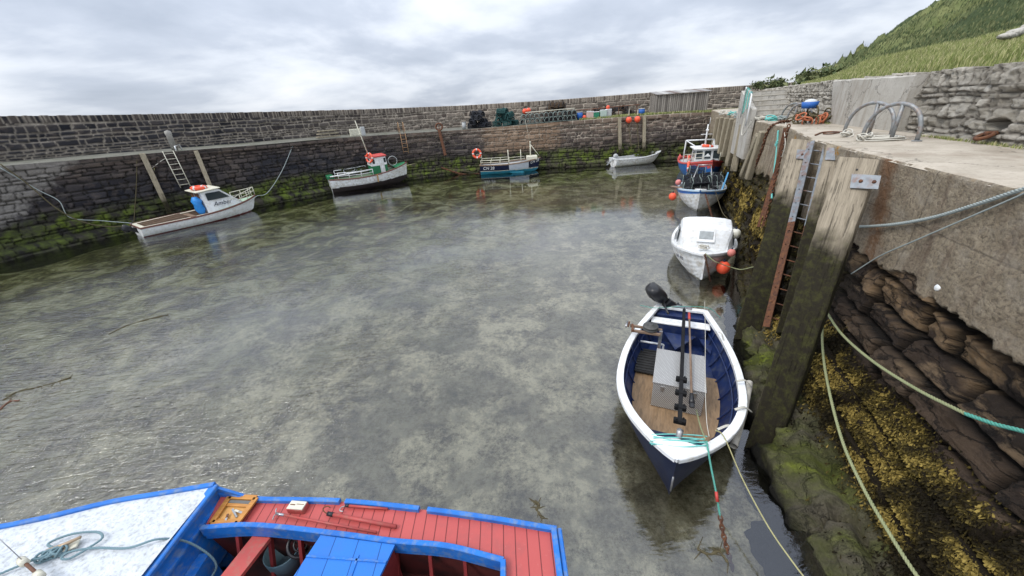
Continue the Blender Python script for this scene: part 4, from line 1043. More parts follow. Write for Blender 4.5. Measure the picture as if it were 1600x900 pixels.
# ------------------------------------------------------------------ 1. near navy dinghy
bow = at(1058, 716, .98); stp, sts = at(1024, 479, .72), at(1106, 481, .72)
loc, rz, L = pose(bow, (stp+sts)/2)
bt = thing('open_boat', 'navy open boat with broad white gunwales and silver tread-plate box, nearest against the wall', 'boat', loc, rz)
BW = WM[bt]; H1 = Hull(L, 1.95, .70, .66, .96, .25, tw=.52, pm=.50, pe=2.6, rake=.12, full=.9)
m = MB(); H1.skin(m, 34, 18); H1.transom(m); m.build('hull', M['navy'], bt, local=True)
m = MB(); H1.skin(m, 34, 14, .012, .955, inset=.055, v0=.15, clink=6, keelup=.12); H1.transom(m, t=.012, inset=.05, dx=.0); m.build('inner_planking', M['navyin'], bt, local=True)
m = MB(); H1.rail(m, .115, .045, N=44, out=.035, trans=True)
tip = H1.pt(1, 1, 1); a_ = H1.pt(.93, 1, 1); m.prism([(tip.x+.03, 0, tip.z-.03), (a_.x, a_.y, a_.z-.03), (a_.x-.06, 0, a_.z-.03), (a_.x, -a_.y, a_.z-.03)], (0, 0, .055))
m.build('gunwale', M['whiteclean'], bt, local=True)
fl = .13
m = MB(); H1.floor(m, .36, .90, fl, 16); m.build('floorboards', M['ply'], bt, local=True)
m = MB(); H1.floor(m, .02, .36, fl-.03, 8); m.build('bilge', M['navyin'], bt, local=True)
m = MB(); x0 = -L/2
m.box((x0+.46, 0, .56), (.24, 2*H1.hb(.1)-.12, .04), bev=.01); m.build('stern_thwart', M['whiteclean'], bt, local=True)
m = MB(); m.box((x0+.46, .0, .30), (.22, 2*H1.hb(.1)-.25, .46)); m.box((x0+.15, 0, .35), (.2, 1.0, .5)); m.build('stern_locker', M['navyin'], bt, local=True)
m = MB(); m.prism([(x0+.62, .35, .34), (x0+.62, -.30, .34), (x0+1.18, -.05, .30)], (0, 0, .04)); m.prism([(x0+.60, .7, .30), (x0+.60, .40, .30), (x0+1.0, .62, .22)], (0, 0, .03)); m.build('stern_board', M['navyin'], bt, local=True)
m = MB()                                              # sawn frames and side stringers
for sd in (1, -1):
    for t in (.16, .27, .38, .49, .60, .71, .80):
        m.tube([H1.pt(t, v, sd, .075) for v in (.42, .55, .7, .85, .96)], .014, 6)
    m.tube([H1.pt(t, .80, sd, .08) for t in np.linspace(.05, .9, 22)], .016, 6)
m.build('frames', M['navyin'], bt, local=True)
m = MB(); m.box((x0+1.55, -.50, .20), (.80, .50, .03)); 
for k in range(9): m.box((x0+1.2+.088*k, -.50, .222), (.03, .5, .02))
m.build('slatted_mat', M['rubber'], bt, local=True)
m = MB(); m.tube([(x0+1.20, -H1.hb(.3)+.08, .42), (x0+1.20, -.28, .42)], .022, 8); m.tube([(x0+1.20, -.28, .42), (x0+1.20, -.28, .12)], .02, 8); m.build('grab_bar', M['whiteclean'], bt, local=True)
m = MB(); m.cyl((L/2-.42, .02, H1.sheer(.9)-.20), (L/2-.42, .02, H1.sheer(.9)+.16), .042, n=16); m.build('samson_post', M['steel'], bt, local=True)
m = MB(); H1.floor(m, .84, .93, .62, 6); m.build('bow_tray', M['navy'], bt, local=True)
m = MB(); m.tube([H1.pt(1, v, 1)+Vector((.012, 0, 0)) for v in (.25, .45, .62)], .014, 6); m.build('stem_band', M['steel'], bt, local=True)
m = MB(); m.box((x0+.02, 0, .73), (.10, .44, .035), bev=.01); m.build('motor_pad', M['galv'], bt, local=True)
def b1(p): return BW@Vector(p)
# aluminium box
c = b1((.10, .02, 0)); bxr = rz
tb = thing('storage_box', 'silver aluminium tread-plate storage box standing amidships in the navy boat', 'box', b1((.0, .02, fl+.01)), rz)
m = MB(); m.box((0, 0, .25), (.98, .80, .50), bev=.008); m.build('body', M['tread'], tb, local=True)
m = MB(); m.box((-.02, 0, .515), (1.04, .83, .028), bev=.006); m.build('lid', M['tread'], tb, local=True)
for sx in (-.25, .25): m = MB(); m.box((.50, sx, .42), (.012, .06, .10), bev=.003); m.build('latch', M['steel'], tb, local=True)
# black pole with clamps + brown oar
zt = fl+.56
pa_, pb_ = at(1069, 484, .90), at(1062, 662, .72)
t_ = thing('boom_pole', 'long black pole with square clamp brackets lying lengthwise on the tread-plate box', 'pole', pb_)
m = MB(); m.beam(pa_, pb_, .06, .05, bev=.006); m.cyl(pa_, pa_+(pa_-pb_).normalized()*.10, .022, .004); m.build('shaft', M['blackmatte'], t_)
for q in (.70, .80, .90, .985):
    c = pa_.lerp(pb_, q); m = MB(); R = (pb_-pa_).to_track_quat('Z', 'Y').to_matrix(); m.box(c, (.17, .085, .075), R, bev=.01); m.cyl(c+Vector((-.05, 0, .03)), c+Vector((-.05, 0, .06)), .014, n=8); m.cyl(c+Vector((.05, 0, .03)), c+Vector((.05, 0, .06)), .014, n=8); m.build('clamp', M['blackmatte'], t_)
pa_, pb_ = at(1077, 495, .86), at(1081, 630, .73)
t_ = thing('boat_hook', 'thin wooden pole with red tip and black end, right of the black pole', 'boat hook', pb_)
m = MB(); m.tube([pa_, pb_], .019, 10); m.build('shaft', M['wood'], t_)
m = MB(); m.tube([pa_.lerp(pb_, -.06), pa_.lerp(pb_, .04)], .026, 10); m.build('grip', M['redbin'], t_)
m = MB(); q = pa_.lerp(pb_, .92); R = (pb_-pa_).to_track_quat('Z', 'Y').to_matrix(); m.tube([q, pb_], [.03, .045], 10); m.box(pb_+(pb_-pa_).normalized()*.03, (.075, .045, .13), R, bev=.015); m.build('socket', M['black'], t_)
# pot hauler over the port quarter (left in the photo)
ph = at(1000, 512, .86)
t_ = thing('pot_hauler', 'pot hauler with grey disc and wooden frame on the navy boat quarter', 'pot hauler', ph, rz)
m = MB(); Wd = lambda p: Vector(p)
m.beam((-.06, .42, -.02), (-.06, -.20, -.02), .05, .05, bev=.006); m.beam((.12, .40, -.02), (.12, -.16, -.02), .05, .05, bev=.006); m.build('frame', M['wood'], t_, local=True)
m = MB(); m.beam((-.08, -.16, 0), (.16, -.12, 0), .04, .04); m.beam((-.08, -.22, .05), (.10, -.22, .05), .03, .03); m.build('roller_bracket', M['rust'], t_, local=True)
m = MB(); m.tube([(-.08, -.26, .05), (.12, -.26, .05)], .022, 10); m.build('roller', M['steel'], t_, local=True)
m = MB(); m.lathe((.02, .20, .02), [(0, .0), (.145, 0), (.15, .02), (.09, .04), (.15, .06), (.145, .08), (.05, .085), (.05, .11), (0, .11)], 24); m.build('disc', M['greybin'] if False else mk('scuffed_grey_rubber', (.09, .09, .085), (.05, .05, .05), 8, .6), t_, local=True)
m = MB(); m.beam((.02, .40, 0), (.02, .40, -.62), .06, .06); m.build('post', M['galv'], t_, local=True)
# blue drum under it
m = MB(); dr = b1((x0+.85, -H1.hb(.2)+.30, .14)); m.lathe((0, 0, 0), [(0, 0), (.12, 0), (.125, .03), (.118, .15), (.125, .28), (.11, .31), (0, .31)], 20)
o = m.build('drum', M['navyin'], loc=dr); tag(o, 'small dark blue drum standing under the pot hauler in the navy boat', 'drum')
# outboard (tilted up, black)
ob = outboard('black outboard motor tilted up on the stern of the nearest navy boat', at(1048, 477, .70), rz+pi+.35, M['black'], tilt=.1, s=1.25)
ob.rotation_euler = (Matrix.Rotation(-.85, 3, 'Y')@Matrix.Rotation(rz+pi+.35, 3, 'Z')).to_euler()
for c_ in ob.children:
    if c_.name.startswith('bracket'): pass
# ropes and fender pipes on this boat
pf = [at(1166, 560, .55), at(1166, 640, .42), at(1150, 694, .40)]
t_ = H1
m = MB(); q0 = BW@(H1.pt(.55, .9, -1)+Vector((0, -.07, 0))); 
q0 = b1(H1.pt(.52, .86, 1)+Vector((0, .09, 0))) ; q1 = b1(H1.pt(.80, .80, 1)+Vector((0, .10, .0)))
pf0, pf1 = at(1171, 598, .60), at(1146, 697, .50)
m.tube([pf0, pf0.lerp(pf1, .5)+NQ*.02, pf1], .055, 14, caps=False); m.tube([pf0, pf0.lerp(pf1, .5)+NQ*.02, pf1], .047, 14, caps=False)
o = m.build('pipe_fender', mk('dirty_white_pipe', (.45, .43, .38), (.30, .28, .24), 9, .7, .3, dirt=(.14, .12, .09), dscale=5, damt=.7), loc=pf0); tag(o, 'dirty off-white split pipe fender lashed to the wall side of the navy boat', 'fender')
for i_, (a, b) in enumerate([((1152, 596), (1176, 602)), ((1149, 641), (1176, 641)), ((1122, 672), (1154, 668)), ((1124, 520), (1132, 532))]):
    p0, p1 = at(*a, .80), at(*b, .70); mid = (p0+p1)/2+Vector((0, 0, .05))
    m = MB(); 
    for k in range(3): m.tube(smooth_path([p0+Vector((0, .012*k, .0)), mid+Vector((0, .012*k, 0)), p1+Vector((0, .012*k, -.04))], 5), .008, 6)
    m.build('lashing', M['ropewhite'], bt)
m = MB()                                              # turquoise rope turns round the post
for k in range(7):
    a = k*.9; pts = []
    for j in range(26):
        u = j/25; pts.append(at(1018+u*86+3*math.sin(9*u+k), 679+k*2.6+5*math.sin(u*pi)*(1 if k % 2 else -.4)+(3*u), .92+.012*(k % 3)))
    m.tube(pts, .0075, 6)
o = m.build('mooring_rope', M['ropeturq'], loc=at(1060, 688, .95)); tag(o, 'turquoise rope turned round the bow post of the navy boat', 'rope')
rope('mooring_rope', [at(1101, 470, .95), at(1102, 520, 1.0), at(1102, 600, 1.0), at(1104, 655, 1.0), at(1108, 682, 1.0)], .0045, M['ropewhite'], 'thin pale turquoise line stretched along the inside of the navy boat', strands=False)
rope('bow_painter', [at(1088, 640, .4), at(1094, 665, .7), at(1102, 686, 1.03)], .010, M['ropegreen'], 'short green line rising from the navy boat floor to its bow', strands=False)
rope('stern_line', [at(1000, 477, .74), at(1024, 481, .76), at(1064, 479, .77), at(1106, 481, .77), at(1126, 497, .6)], .007, M['ropeteal'], 'thin teal line lashed across the stern of the navy boat', strands=False)
# green painter to chain
pts = [at(1104, 689, 1.0), at(1110, 725, .82), at(1118, 765, .60), at(1125, 806, .34)]
rope('painter_rope', pts, .013, M['ropeteal'], 'green rope running down from the navy bow to the rusty chain', pitch=.09)
m = MB(); m.tube([at(1119, 768, .585), at(1121, 784, .50)], .019, 10); o = m.build('rope_tape', M['redbin'], loc=at(1120, 776, .54)); tag(o, 'red tape wound round the green bow rope', 'tape')
def chain(name, pts, link, r, mat, label, group='rusty mooring chains'):
    P = smooth_path(pts, 12) if len(pts) > 2 else [Vector(p) for p in pts]
    acc = [0]
    for a, b in zip(P, P[1:]): acc.append(acc[-1]+(b-a).length)
    A = np.array([list(p) for p in P]); n = int(acc[-1]/(link*.72)); m = MB()
    f = lambda q: Vector((np.interp(q, acc, A[:, 0]), np.interp(q, acc, A[:, 1]), np.interp(q, acc, A[:, 2])))
    for i in range(n):
        c = f((i+.5)*link*.72); t = (f((i+.9)*link*.72)-f((i+.1)*link*.72)).normalized(); x = t.orthogonal().normalized(); y = t.cross(x)
        a = x if i % 2 else y
        m.tube([c+t*math.cos(q)*link*.5+a*math.sin(q)*link*.30 for q in [2*pi*k/10 for k in range(10)]], r, 5, closed=True)
    o = m.build(name, mat, loc=P[0]); return tag(o, label, 'chain', group)
chain('chain', [at(1125, 806, .34), at(1131, 838, .14), at(1140, 872, -.06), at(1146, 896, -.25)], .075, .011, M['rust'], 'rusty chain hanging from the green bow rope into the water')
rope('mooring_rope', [at(1118, 672, .98), at(1132, 684, .9), at(1160, 748, .55), at(1200, 822, .42), at(1240, 880, .40), at(1275, 925, .45)], .009, M['ropeyellow'], 'thin yellow rope sagging from the navy bow down to the lower right corner', pitch=.06)
# ------------------------------------------------------------------ 2. red and blue workboat, bottom left
wb = thing('workboat', 'large wooden workboat with white foredeck, red side decks and blue trim at the bottom left', 'boat', (-3.9, 1.75, 0))
FA = [at(868, 828, .90), at(760, 810, .90), at(655, 796, .90), at(530, 784, .90), at(400, 781, .90), at(345, 776, .93)]
FB = [at(335, 757, 1.15), at(170, 785, 1.22), at(0, 826, 1.33), Vector((-7.5, 2.45, 1.45)), Vector((-8.5, 1.75, 1.62))]
Y0 = 1.75
SH = smooth_path(FA[:-1]+[Vector((FB[0].x, FB[0].y, .98))]+[Vector((p.x, p.y, p.z-.04)) for p in FB[1:]], 6)
def mir(p): return Vector((p[0], 2*Y0-p[1], p[2]))
m = MB()
for sd in (0, 1):
    secs = []
    for p in SH:
        hw = p.y-Y0; tt_ = max(0, (-p.x-4)/4.5); row = []
        for (fy_, fz) in ((1, 1), (.985, .8), (.955, .55), (.90, .25), (.80, 0.0), (.60, -.2), (.0, -.35)):
            z = p.z*fz if fz >= 0 else fz; q = Vector((p.x+tt_*.5*(1-fz)*.6, Y0+hw*(fy_ if hw > .05 else 0), z)); row.append(mir(q) if sd else q)
        secs.append(row)
    m.loft(secs if sd else [list(reversed(r_)) for r_ in secs])
p = SH[0]; prof_ = [(1, 1), (.955, .55), (.80, 0.0), (.60, -.2)]
m.add([Vector((p.x, Y0+(p.y-Y0)*a, p.z*b if b >= 0 else b)) for a, b in prof_]+[Vector((p.x, Y0-(p.y-Y0)*a, p.z*b if b >= 0 else b)) for a, b in reversed(prof_)], [tuple(range(8))])
m.build('hull', M['blue'], wb)
IN = [at(783, 906, .92), at(787, 880, .92), at(700, 858, .92), at(616, 850, .92), at(525, 838, .92), at(400, 825, .92), at(318, 829, .92)]
xin = IN[1].x
m = MB()                                               # side and stern decks (red planking)
outp = [p for p in SH if p.x > FB[0].x-.02]
def outer_y(x): 
    for a, b in zip(SH, SH[1:]):
        if b.x <= x <= a.x: return a.lerp(b, (a.x-x)/(a.x-b.x))
    return SH[0]
inn = IN[1:]
def inner_y(x):
    for a, b in zip(inn, inn[1:]):
        if b.x <= x <= a.x: return a.lerp(b, (a.x-x)/(a.x-b.x)).y
    return inn[-1].y if x < inn[-1].x else None
secs = []
xs_ = np.linspace(xin, FB[0].x+.03, 40)
for x in xs_: o_ = outer_y(x); secs.append([Vector((x, o_.y, o_.z+.005)), Vector((x, inner_y(x), .90))])
for s2 in (secs, [[mir(b), mir(a)] for a, b in secs]): m.loft(s2, smooth=False)
secs = []
for x in np.linspace(xin, SH[0].x, 6): o_ = outer_y(x); secs.append([Vector((x, 2*Y0-o_.y, o_.z+.005)), Vector((x, o_.y, o_.z+.005))])
m.loft(secs, smooth=False); m.build('side_deck', M['redplank'], wb)
def strip(m, pts, wdt, hgt, bev=.006, dz=0):
    for a, b in zip(pts, pts[1:]): m.beam(a+Vector((0, 0, dz)), b+Vector((0, 0, dz))+(b-a).normalized()*.004, wdt, hgt, bev=0)
def sweep(m, pts, w_, h, mi=0):
    secs = []
    for i, p in enumerate(pts):
        t = (pts[min(i+1, len(pts)-1)]-pts[max(i-1, 0)]); t.z = 0; t.normalize(); n = Vector((-t.y, t.x, 0)); b_ = .007
        secs.append([p-n*w_/2, p-n*w_/2+Vector((0, 0, h-b_)), p-n*(w_/2-b_)+Vector((0, 0, h)), p+n*(w_/2-b_)+Vector((0, 0, h)), p+n*w_/2+Vector((0, 0, h-b_)), p+n*w_/2])
    m.loft(secs, mi, smooth=False, closed=True); m.add(secs[0], [(5, 4, 3, 2, 1, 0)], mi); m.add(secs[-1], [(0, 1, 2, 3, 4, 5)], mi)
m = MB()
cl = [Vector((p.x, p.y, .86)) for p in smooth_path(inn, 8)]
sweep(m, cl, .055, .13); sweep(m, [mir(p) for p in cl], .055, .13); sweep(m, [Vector((xin-.002, 2*Y0-inn[0].y, .861)), Vector((xin-.002, inn[0].y, .861))], .055, .131)
for q in (cl, [mir(p) for p in cl]): sweep(m, [Vector((p.x, p.y, .79)) for p in q], .03, .08)
m.build('coaming', M['blue'], wb)
def seg(u0, u1):
    P = [p for p in SH]; x0 = at(u0, 0, .93); 
    return None
def rail_x(xa, xb, n=14): return [Vector((x, outer_y(x).y-.015, outer_y(x).z+.005)) for x in np.linspace(xa, xb, n)]
gx1, gx2, gx3, gx4 = at(531, 784, .93).x, at(540, 785, .93).x, at(655, 796, .93).x, at(668, 798, .93).x
for (a, b) in ((FB[0].x+.02, gx1), (gx2, gx3), (gx4, SH[0].x+.01)):
    m = MB(); sweep(m, rail_x(a, b), .055, .055); m.build('toe_rail', M['blue'], wb)
    m = MB(); sweep(m, [mir(p) for p in rail_x(a, b)], .055, .055); m.build('toe_rail', M['blue'], wb)
m = MB(); sweep(m, [Vector((SH[0].x-.02, 2*Y0-SH[0].y, .902)), Vector((SH[0].x-.02, SH[0].y, .902))], .06, .06); sweep(m, [Vector((SH[0].x+.04, 2*Y0-SH[0].y, .86)), Vector((SH[0].x+.04, SH[0].y, .86))], .05, .07); m.build('stern_rail', M['blue'], wb)
# foredeck
fa = at(335, 757, 1.15); fb = at(195, 901, 1.15)
m = MB(); secs = []
def fd(x):
    for a, b in zip(FB, FB[1:]):
        if b.x <= x <= a.x: return a.lerp(b, (a.x-x)/(a.x-b.x))
    return FB[0]
for k, x in enumerate(np.linspace(FB[0].x, FB[-1].x+.02, 26)):
    e_ = fd(x); hw = max(.01, e_.y-Y0); secs.append([Vector((x+(fb.x-fa.x)*0, Y0+hw*(1-2*j/10), e_.z+.05*(1-(1-2*j/10)**2)-.01)) for j in range(11)])
m.loft(secs); m.build('foredeck', M['deckwhite'], wb)
m = MB(); fr_ = smooth_path([fd(x) for x in np.linspace(FB[0].x, FB[-1].x+.05, 10)], 4); sweep(m, [p+Vector((0, .0, -.05)) for p in fr_], .06, .07); sweep(m, [mir(p+Vector((0, .0, -.05))) for p in fr_], .06, .07)
sweep(m, [p+Vector((0, .02, -.14)) for p in fr_], .05, .05); m.build('gunwale', M['blue'], wb)
X0 = FB[0].x; hw = FB[0].y-Y0
m = MB(); m.box((X0-.02, Y0, .72), (.05, 2*hw-.05, .86)); m.box((X0+.025, Y0, 1.13), (.05, 2*hw, .06), bev=.01); m.box((X0+.02, Y0, .93), (.035, 2*hw-.1, .03)); m.box((X0+.07, Y0-.1, .45), (.12, 1.9, .5)); m.box((X0+.017, Y0+.10, .70), (.02, .5, .36), bev=.004)
m.prism([(X0, FB[0].y-.03, 1.14), (X0, FB[0].y-.03, .92), (X0+.42, FB[0].y-.06, .92)], (0, .03, 0)); m.prism([(X0, 2*Y0-FB[0].y+.03, 1.14), (X0, 2*Y0-FB[0].y+.03, .92), (X0+.42, 2*Y0-FB[0].y+.06, .92)], (0, -.03, 0))
m.build('bulkhead', M['blue'], wb)
m = MB(); m.add([(X0, Y0-1.25, .12), (SH[0].x-.1, Y0-.6, .12), (SH[0].x-.1, Y0+.6, .12), (X0, Y0+1.25, .12)], [(0, 1, 2, 3)])
secs = [[Vector((p.x, p.y+.015, .80)), Vector((p.x, p.y+.12, .13))] for p in cl]; m.loft(secs, smooth=False); m.loft([[mir(a), mir(b)] for a, b in secs], smooth=False)
m.box((xin+.03, Y0, .5), (.03, 1.3, .75)); m.build('hold', mk('dark_red_bilge', (.10, .016, .014), (.05, .01, .01), 3, .7, .2, dirt=(.015, .012, .012), dscale=3, damt=.8), wb)
for x in np.arange(X0+.4, xin-.1, .38): m = MB(); y_ = inner_y(x); m.beam((x, y_+.03, .80), (x, y_+.02-.25, .16), .035, .05); m.build('frame', M['darkred'], wb)
th0, th1, th2, th3 = at(394, 838, .78), at(422, 840, .78), at(374, 902, .78), at(343, 902, .78)
m = MB(); dv = (th3-th0)*1.6; m.prism([th0, th1, th1+(th2-th1)*1.7, th0+dv], (0, 0, -.045)); m.build('thwart', M['red'], wb)
e0, e1, e2, e3 = at(501, 836, .97), at(617, 851, .97), at(592, 903, .97), at(457, 903, .97)
m = MB(); f2 = 1.9; q = [e0, e1, e1+(e2-e1)*f2, e0+(e3-e0)*f2]; m.prism(q, (0, 0, -.03)); 
m.build('engine_hatch', M['blueplank'], wb)
m = MB(); c_ = sum(q, Vector())/4; m.prism([c_+(p-c_)*.96+Vector((0, 0, -.031)) for p in q], (0, 0, -.75)); m.build('engine_casing', M['darkred'], wb)
m = MB(); a, b = e0.lerp(e3, .52), e1.lerp(e2, .55); m.beam(a+Vector((0, 0, .006)), b+Vector((0, 0, .006)), .02, .012); a2, b2_ = at(560, 868, .97), at(548, 902, .97); m.beam(a2+Vector((0, 0, .006)), b2_+Vector((0, 0, .006)), .02, .012); m.build('hatch_seam', M['blue'], wb)
# black wheel in the hold
wc = at(470, 850, .62); m = MB(); m.torus(wc, .13, .02, (.5, -.3, .8)); m.torus(wc, .07, .012, (.5, -.3, .8)); m.ball(wc, .035); m.tube([wc, wc+Vector((.0, .05, -.4))], .02); 
for k in range(3): a = k*2.1; zx = Vector((.5, -.3, .8)).normalized(); xx = zx.orthogonal().normalized(); yy = zx.cross(xx); m.tube([wc, wc+(xx*math.cos(a)+yy*math.sin(a))*.13], .01, 6)
m.build('hand_wheel', M['black'], wb)
m = MB(); m.lathe(at(455, 885, .14), [(0, 0), (.17, 0), (.20, .34), (.19, .35), (.17, .03), (0, .03)], 24); o = m.build('fish_tub', mk('grey_blue_tub', (.08, .14, .17), (.06, .10, .13), 4, .5), loc=at(455, 885, .14)); tag(o, 'grey-blue round tub standing in the dark hold of the workboat', 'tub')
# tray
T4 = [at(361, 779, .93), at(402, 781, .93), at(371, 822, .93), at(333, 820, .93)]
tr = thing('knife_tray', 'varnished wooden tray holding knives on the red deck beside the white foredeck', 'tray', T4[3])
m = MB(); m.prism(T4, (0, 0, .012)); m.build('base', mk('pale_varnished_ply', (.58, .32, .10), (.45, .22, .06), 8, .4), tr)
m = MB()
for k in range(4): m.beam(T4[k]+Vector((0, 0, .035)), T4[(k+1) % 4]+Vector((0, 0, .035)), .06, .022)
m.beam(T4[0].lerp(T4[3], .30)+Vector((0, 0, .026)), T4[1].lerp(T4[2], .30)+Vector((0, 0, .026)), .035, .014); m.beam(T4[0].lerp(T4[3], .86)+Vector((0, 0, .022)), T4[1].lerp(T4[2], .86)+Vector((0, 0, .022)), .025, .012)
m.build('frame', M['varn'], tr)
m = MB(); m.prism([T4[0].lerp(T4[2], .12)+Vector((0, 0, .015)), T4[1].lerp(T4[3], .12)+Vector((0, 0, .015)), T4[1].lerp(T4[2], .24)+Vector((-.03, 0, .015)), T4[0].lerp(T4[3], .24)+Vector((.03, 0, .015))], (0, 0, .02)); m.build('whetstone', mk('grey_whetstone', (.14, .14, .13), (.1, .1, .1), 8, .8), tr)
for k, (a, b) in enumerate([((363, 795), (370, 808)), ((380, 802), (367, 797)), ((352, 815), (356, 803))]):
    p, q = at(*a, .965), at(*b, .965); kn = thing('knife', ['steel-bladed knife lying furthest right in the wooden tray', 'pale-handled knife crossing the middle of the wooden tray', 'small dark-handled knife at the left end of the wooden tray'][k], 'knife', p)
    m = MB(); mid = p.lerp(q, .5); m.beam(p, mid, .022, .006); m.build('blade', M['steel'], kn); m = MB(); m.beam(mid, q, .022, .016, bev=.004); m.build('handle', [M['steel'], M['cream'], M['brassy']][k], kn)
# small box with cream lid
p = at(465, 792, .95); t_ = thing('tackle_box', 'small red box with cream lid on the red deck near the outer rail', 'box', p, math.atan2(-.15, 1))
m = MB(); m.box((0, 0, -.01), (.21, .11, .07), bev=.006); m.build('body', M['red'], t_, local=True); m = MB(); m.box((0, 0, .030), (.20, .10, .012), bev=.003); m.build('lid', M['cream'], t_, local=True)
m = MB(); m.box((-.05, .0, .038), (.06, .012, .003)); m.box((.04, .01, .038), (.09, .006, .003)); m.build('lid_marks', M['brassy'], t_, local=True)
def gaff(label, a, b, r, hookpts, hm, ferr):
    a, b = at(*a, .90+.03+r), at(*b, .90+.012+r); t_ = thing('gaff', label, 'gaff', b, 0, 'gaffs lying on the red deck')
    m = MB(); m.tube([a, b], r, 12); m.build('shaft', M['red'], t_); m = MB(); m.tube([a.lerp(b, -.02), a.lerp(b, .07)], r*1.12, 12); m.build('ferrule', ferr, t_)
    m = MB(); m.tube(smooth_path([at(u, v, .93+dz) for u, v, dz in hookpts], 5), .0065, 6); m.build('hook', hm, t_)
gaff('long thin red gaff with a silver double hook, nearest the cockpit', (434, 803), (588, 832), .013, [(426, 812, 0), (429, 805, 0), (436, 804, .0), (431, 800, .0), (432, 794, .01)], M['steel'], M['steel'])
gaff('thick red gaff with black whipping and dark hook in the middle of the deck', (514, 803), (619, 823), .022, [(516, 804, .01), (507, 800, .01), (505, 794, .03), (512, 791, .03), (516, 793, .02)], M['rust'], M['black'])
gaff('shorter red gaff lying against the outer blue rail', (541, 790), (606, 795), .014, [(541, 790, 0), (533, 793, .01), (531, 798, .01), (536, 799, .01)], M['steel'], M['black'])
# rope, cleat and stay on the foredeck
def dz_(x): return fd(x).z+.045
def ond(u, v, up=0.0):
    z = 1.22
    for _ in range(4): p = at(u, v, z+up); z = dz_(p.x) if p.x < X0 else 1.18
    return p
c0 = ond(104, 856); t_ = thing('cleat', 'pale worn deck cleat on the white foredeck under the rope knot', 'cleat', c0)
m = MB(); m.box(c0+Vector((0, 0, .01)), (.20, .11, .02), Matrix.Rotation(.5, 3, 'Z'), bev=.006); m.build('base', M['cream'], t_)
m = MB(); m.tube([c0+Vector((-.12, -.05, .055)), c0+Vector((0, 0, .05)), c0+Vector((.12, .06, .065))], [.014, .02, .014], 8); m.cyl(c0, c0+Vector((0, 0, .05)), .022); m.build('horn', mk('worn_brass', (.40, .30, .20), (.3, .22, .15), 12, .5, metal=.4), t_)
rope('foredeck_rope', [ond(-20, 905, .02), ond(30, 884, .02), ond(60, 872, .02), ond(92, 860, .04), ond(75, 850, .02), ond(110, 835, .02), ond(150, 831, .02), ond(160, 840, .02), ond(140, 855, .02), ond(110, 872, .02), ond(96, 872, .03), ond(110, 862, .04), ond(150, 856, .02), ond(200, 856, .02), ond(243, 843, .03), at(275, 843, 1.12), at(300, 850, .95), at(328, 868, .75), at(338, 885, .60), at(330, 903, .5)], .012, M['ropeblue'], 'blue-grey rope looped over the white foredeck and down into the cockpit', pitch=.08, sm=8)
m = MB()
for k in range(11):
    a = k/10; c = ond(62+34*a, 872-12*a, .03); m.torus(c, .045, .011, (math.sin(k*1.9), math.cos(k*2.3), .9), 14, 6)
o = m.build('rope_knot', M['ropeblue'], loc=ond(78, 866)); tag(o, 'bulky blue-grey knot of rope beside the foredeck cleat', 'rope')
t_ = thing('stay_fitting', 'dark rod with cream collars and thin wire at the left of the foredeck', 'fitting', ond(45, 886))
m = MB(); m.tube([ond(30, 872, .10), ond(68, 905, .10)], .014, 8); m.build('rod', M['brassy'], t_)
for q in ((33, 875), (58, 896)): m = MB(); m.cyl(ond(*q, .08), ond(q[0]+6, q[1]+5, .12), .034, n=14); m.build('collar', M['cream'], t_)
m = MB(); m.tube([ond(-30, 815, .5), ond(40, 880, .10)], .004, 6); m.build('wire', M['steel'], t_)

# ------------------------------------------------------------------ 3. white cuddy boat
def boat_root(label, bow, stern, z=0.0, roll=0.0, pitch=0.0, name='boat'):
    loc, rz, L = pose(bow, stern, z)
    from mathutils import Euler
    return thing(name, label, 'boat', loc, rz, None, (roll, pitch, rz)), L
bt3, L = boat_root('white clinker cabin boat with small cuddy and square front hatch, third along the wall', at(1101, 404, .80), at(1098, 352, .55), name='cabin_boat')
L = max(L, 3.95); H3 = Hull(L, 1.92, .62, .62, .92, .25, tw=.72, pm=.45, pe=2.4, rake=.25)
m = MB(); H3.skin(m, 30, 28, clink=7); H3.transom(m); m.build('hull', M['white'], bt3, local=True)
m = MB(); H3.rail(m, .09, .05, out=.04); m.build('gunwale', M['whiteclean'], bt3, local=True)
m = MB()
for sd in (1, -1): m.tube([H3.pt(t, .90, sd)+Vector((0, sd*.03, 0)) for t in np.linspace(0, .99, 30)], .014, 6)
m.build('rubbing_strip', M['greybin'], bt3, local=True)
m = MB(); H3.deck(m, .52, .995, -.01, .06, 14, inset=.05); m.build('foredeck', M['whiteclean'], bt3, local=True)
m = MB(); H3.floor(m, .02, .55, .10, 8); m.build('cockpit_floor', M['greybin'], bt3, local=True)
m = MB(); H3.skin(m, 20, 8, .01, .55, inset=.05, v0=.2, keelup=.1); m.build('inner_lining', M['whiteclean'], bt3, local=True)
# cuddy: lofted cabin with sloping front
m = MB(); secs = []
for (x, hw_, zt_, zb) in ((L/2-.95, .58, .84, .74), (L/2-1.02, .64, 1.10, .62), (L/2-1.14, .70, 1.32, .60), (L/2-1.30, .73, 1.38, .60), (L/2-2.3, .76, 1.38, .58), (L/2-2.42, .75, 1.35, .58)):
    secs.append([Vector((x, hw_*1.06, zb)), Vector((x, hw_, zt_-.14)), Vector((x, hw_*.93, zt_-.04)), Vector((x, hw_*.7, zt_)), Vector((x, 0, zt_+.03)), Vector((x, -hw_*.7, zt_)), Vector((x, -hw_*.93, zt_-.04)), Vector((x, -hw_, zt_-.14)), Vector((x, -hw_*1.06, zb))])
m.loft([list(reversed(r_)) for r_ in secs], smooth=False); m.add(secs[0], [tuple(range(9))]); m.build('cabin', M['whiteclean'], bt3, local=True)
R = Matrix.Rotation(math.radians(58), 3, 'Y')
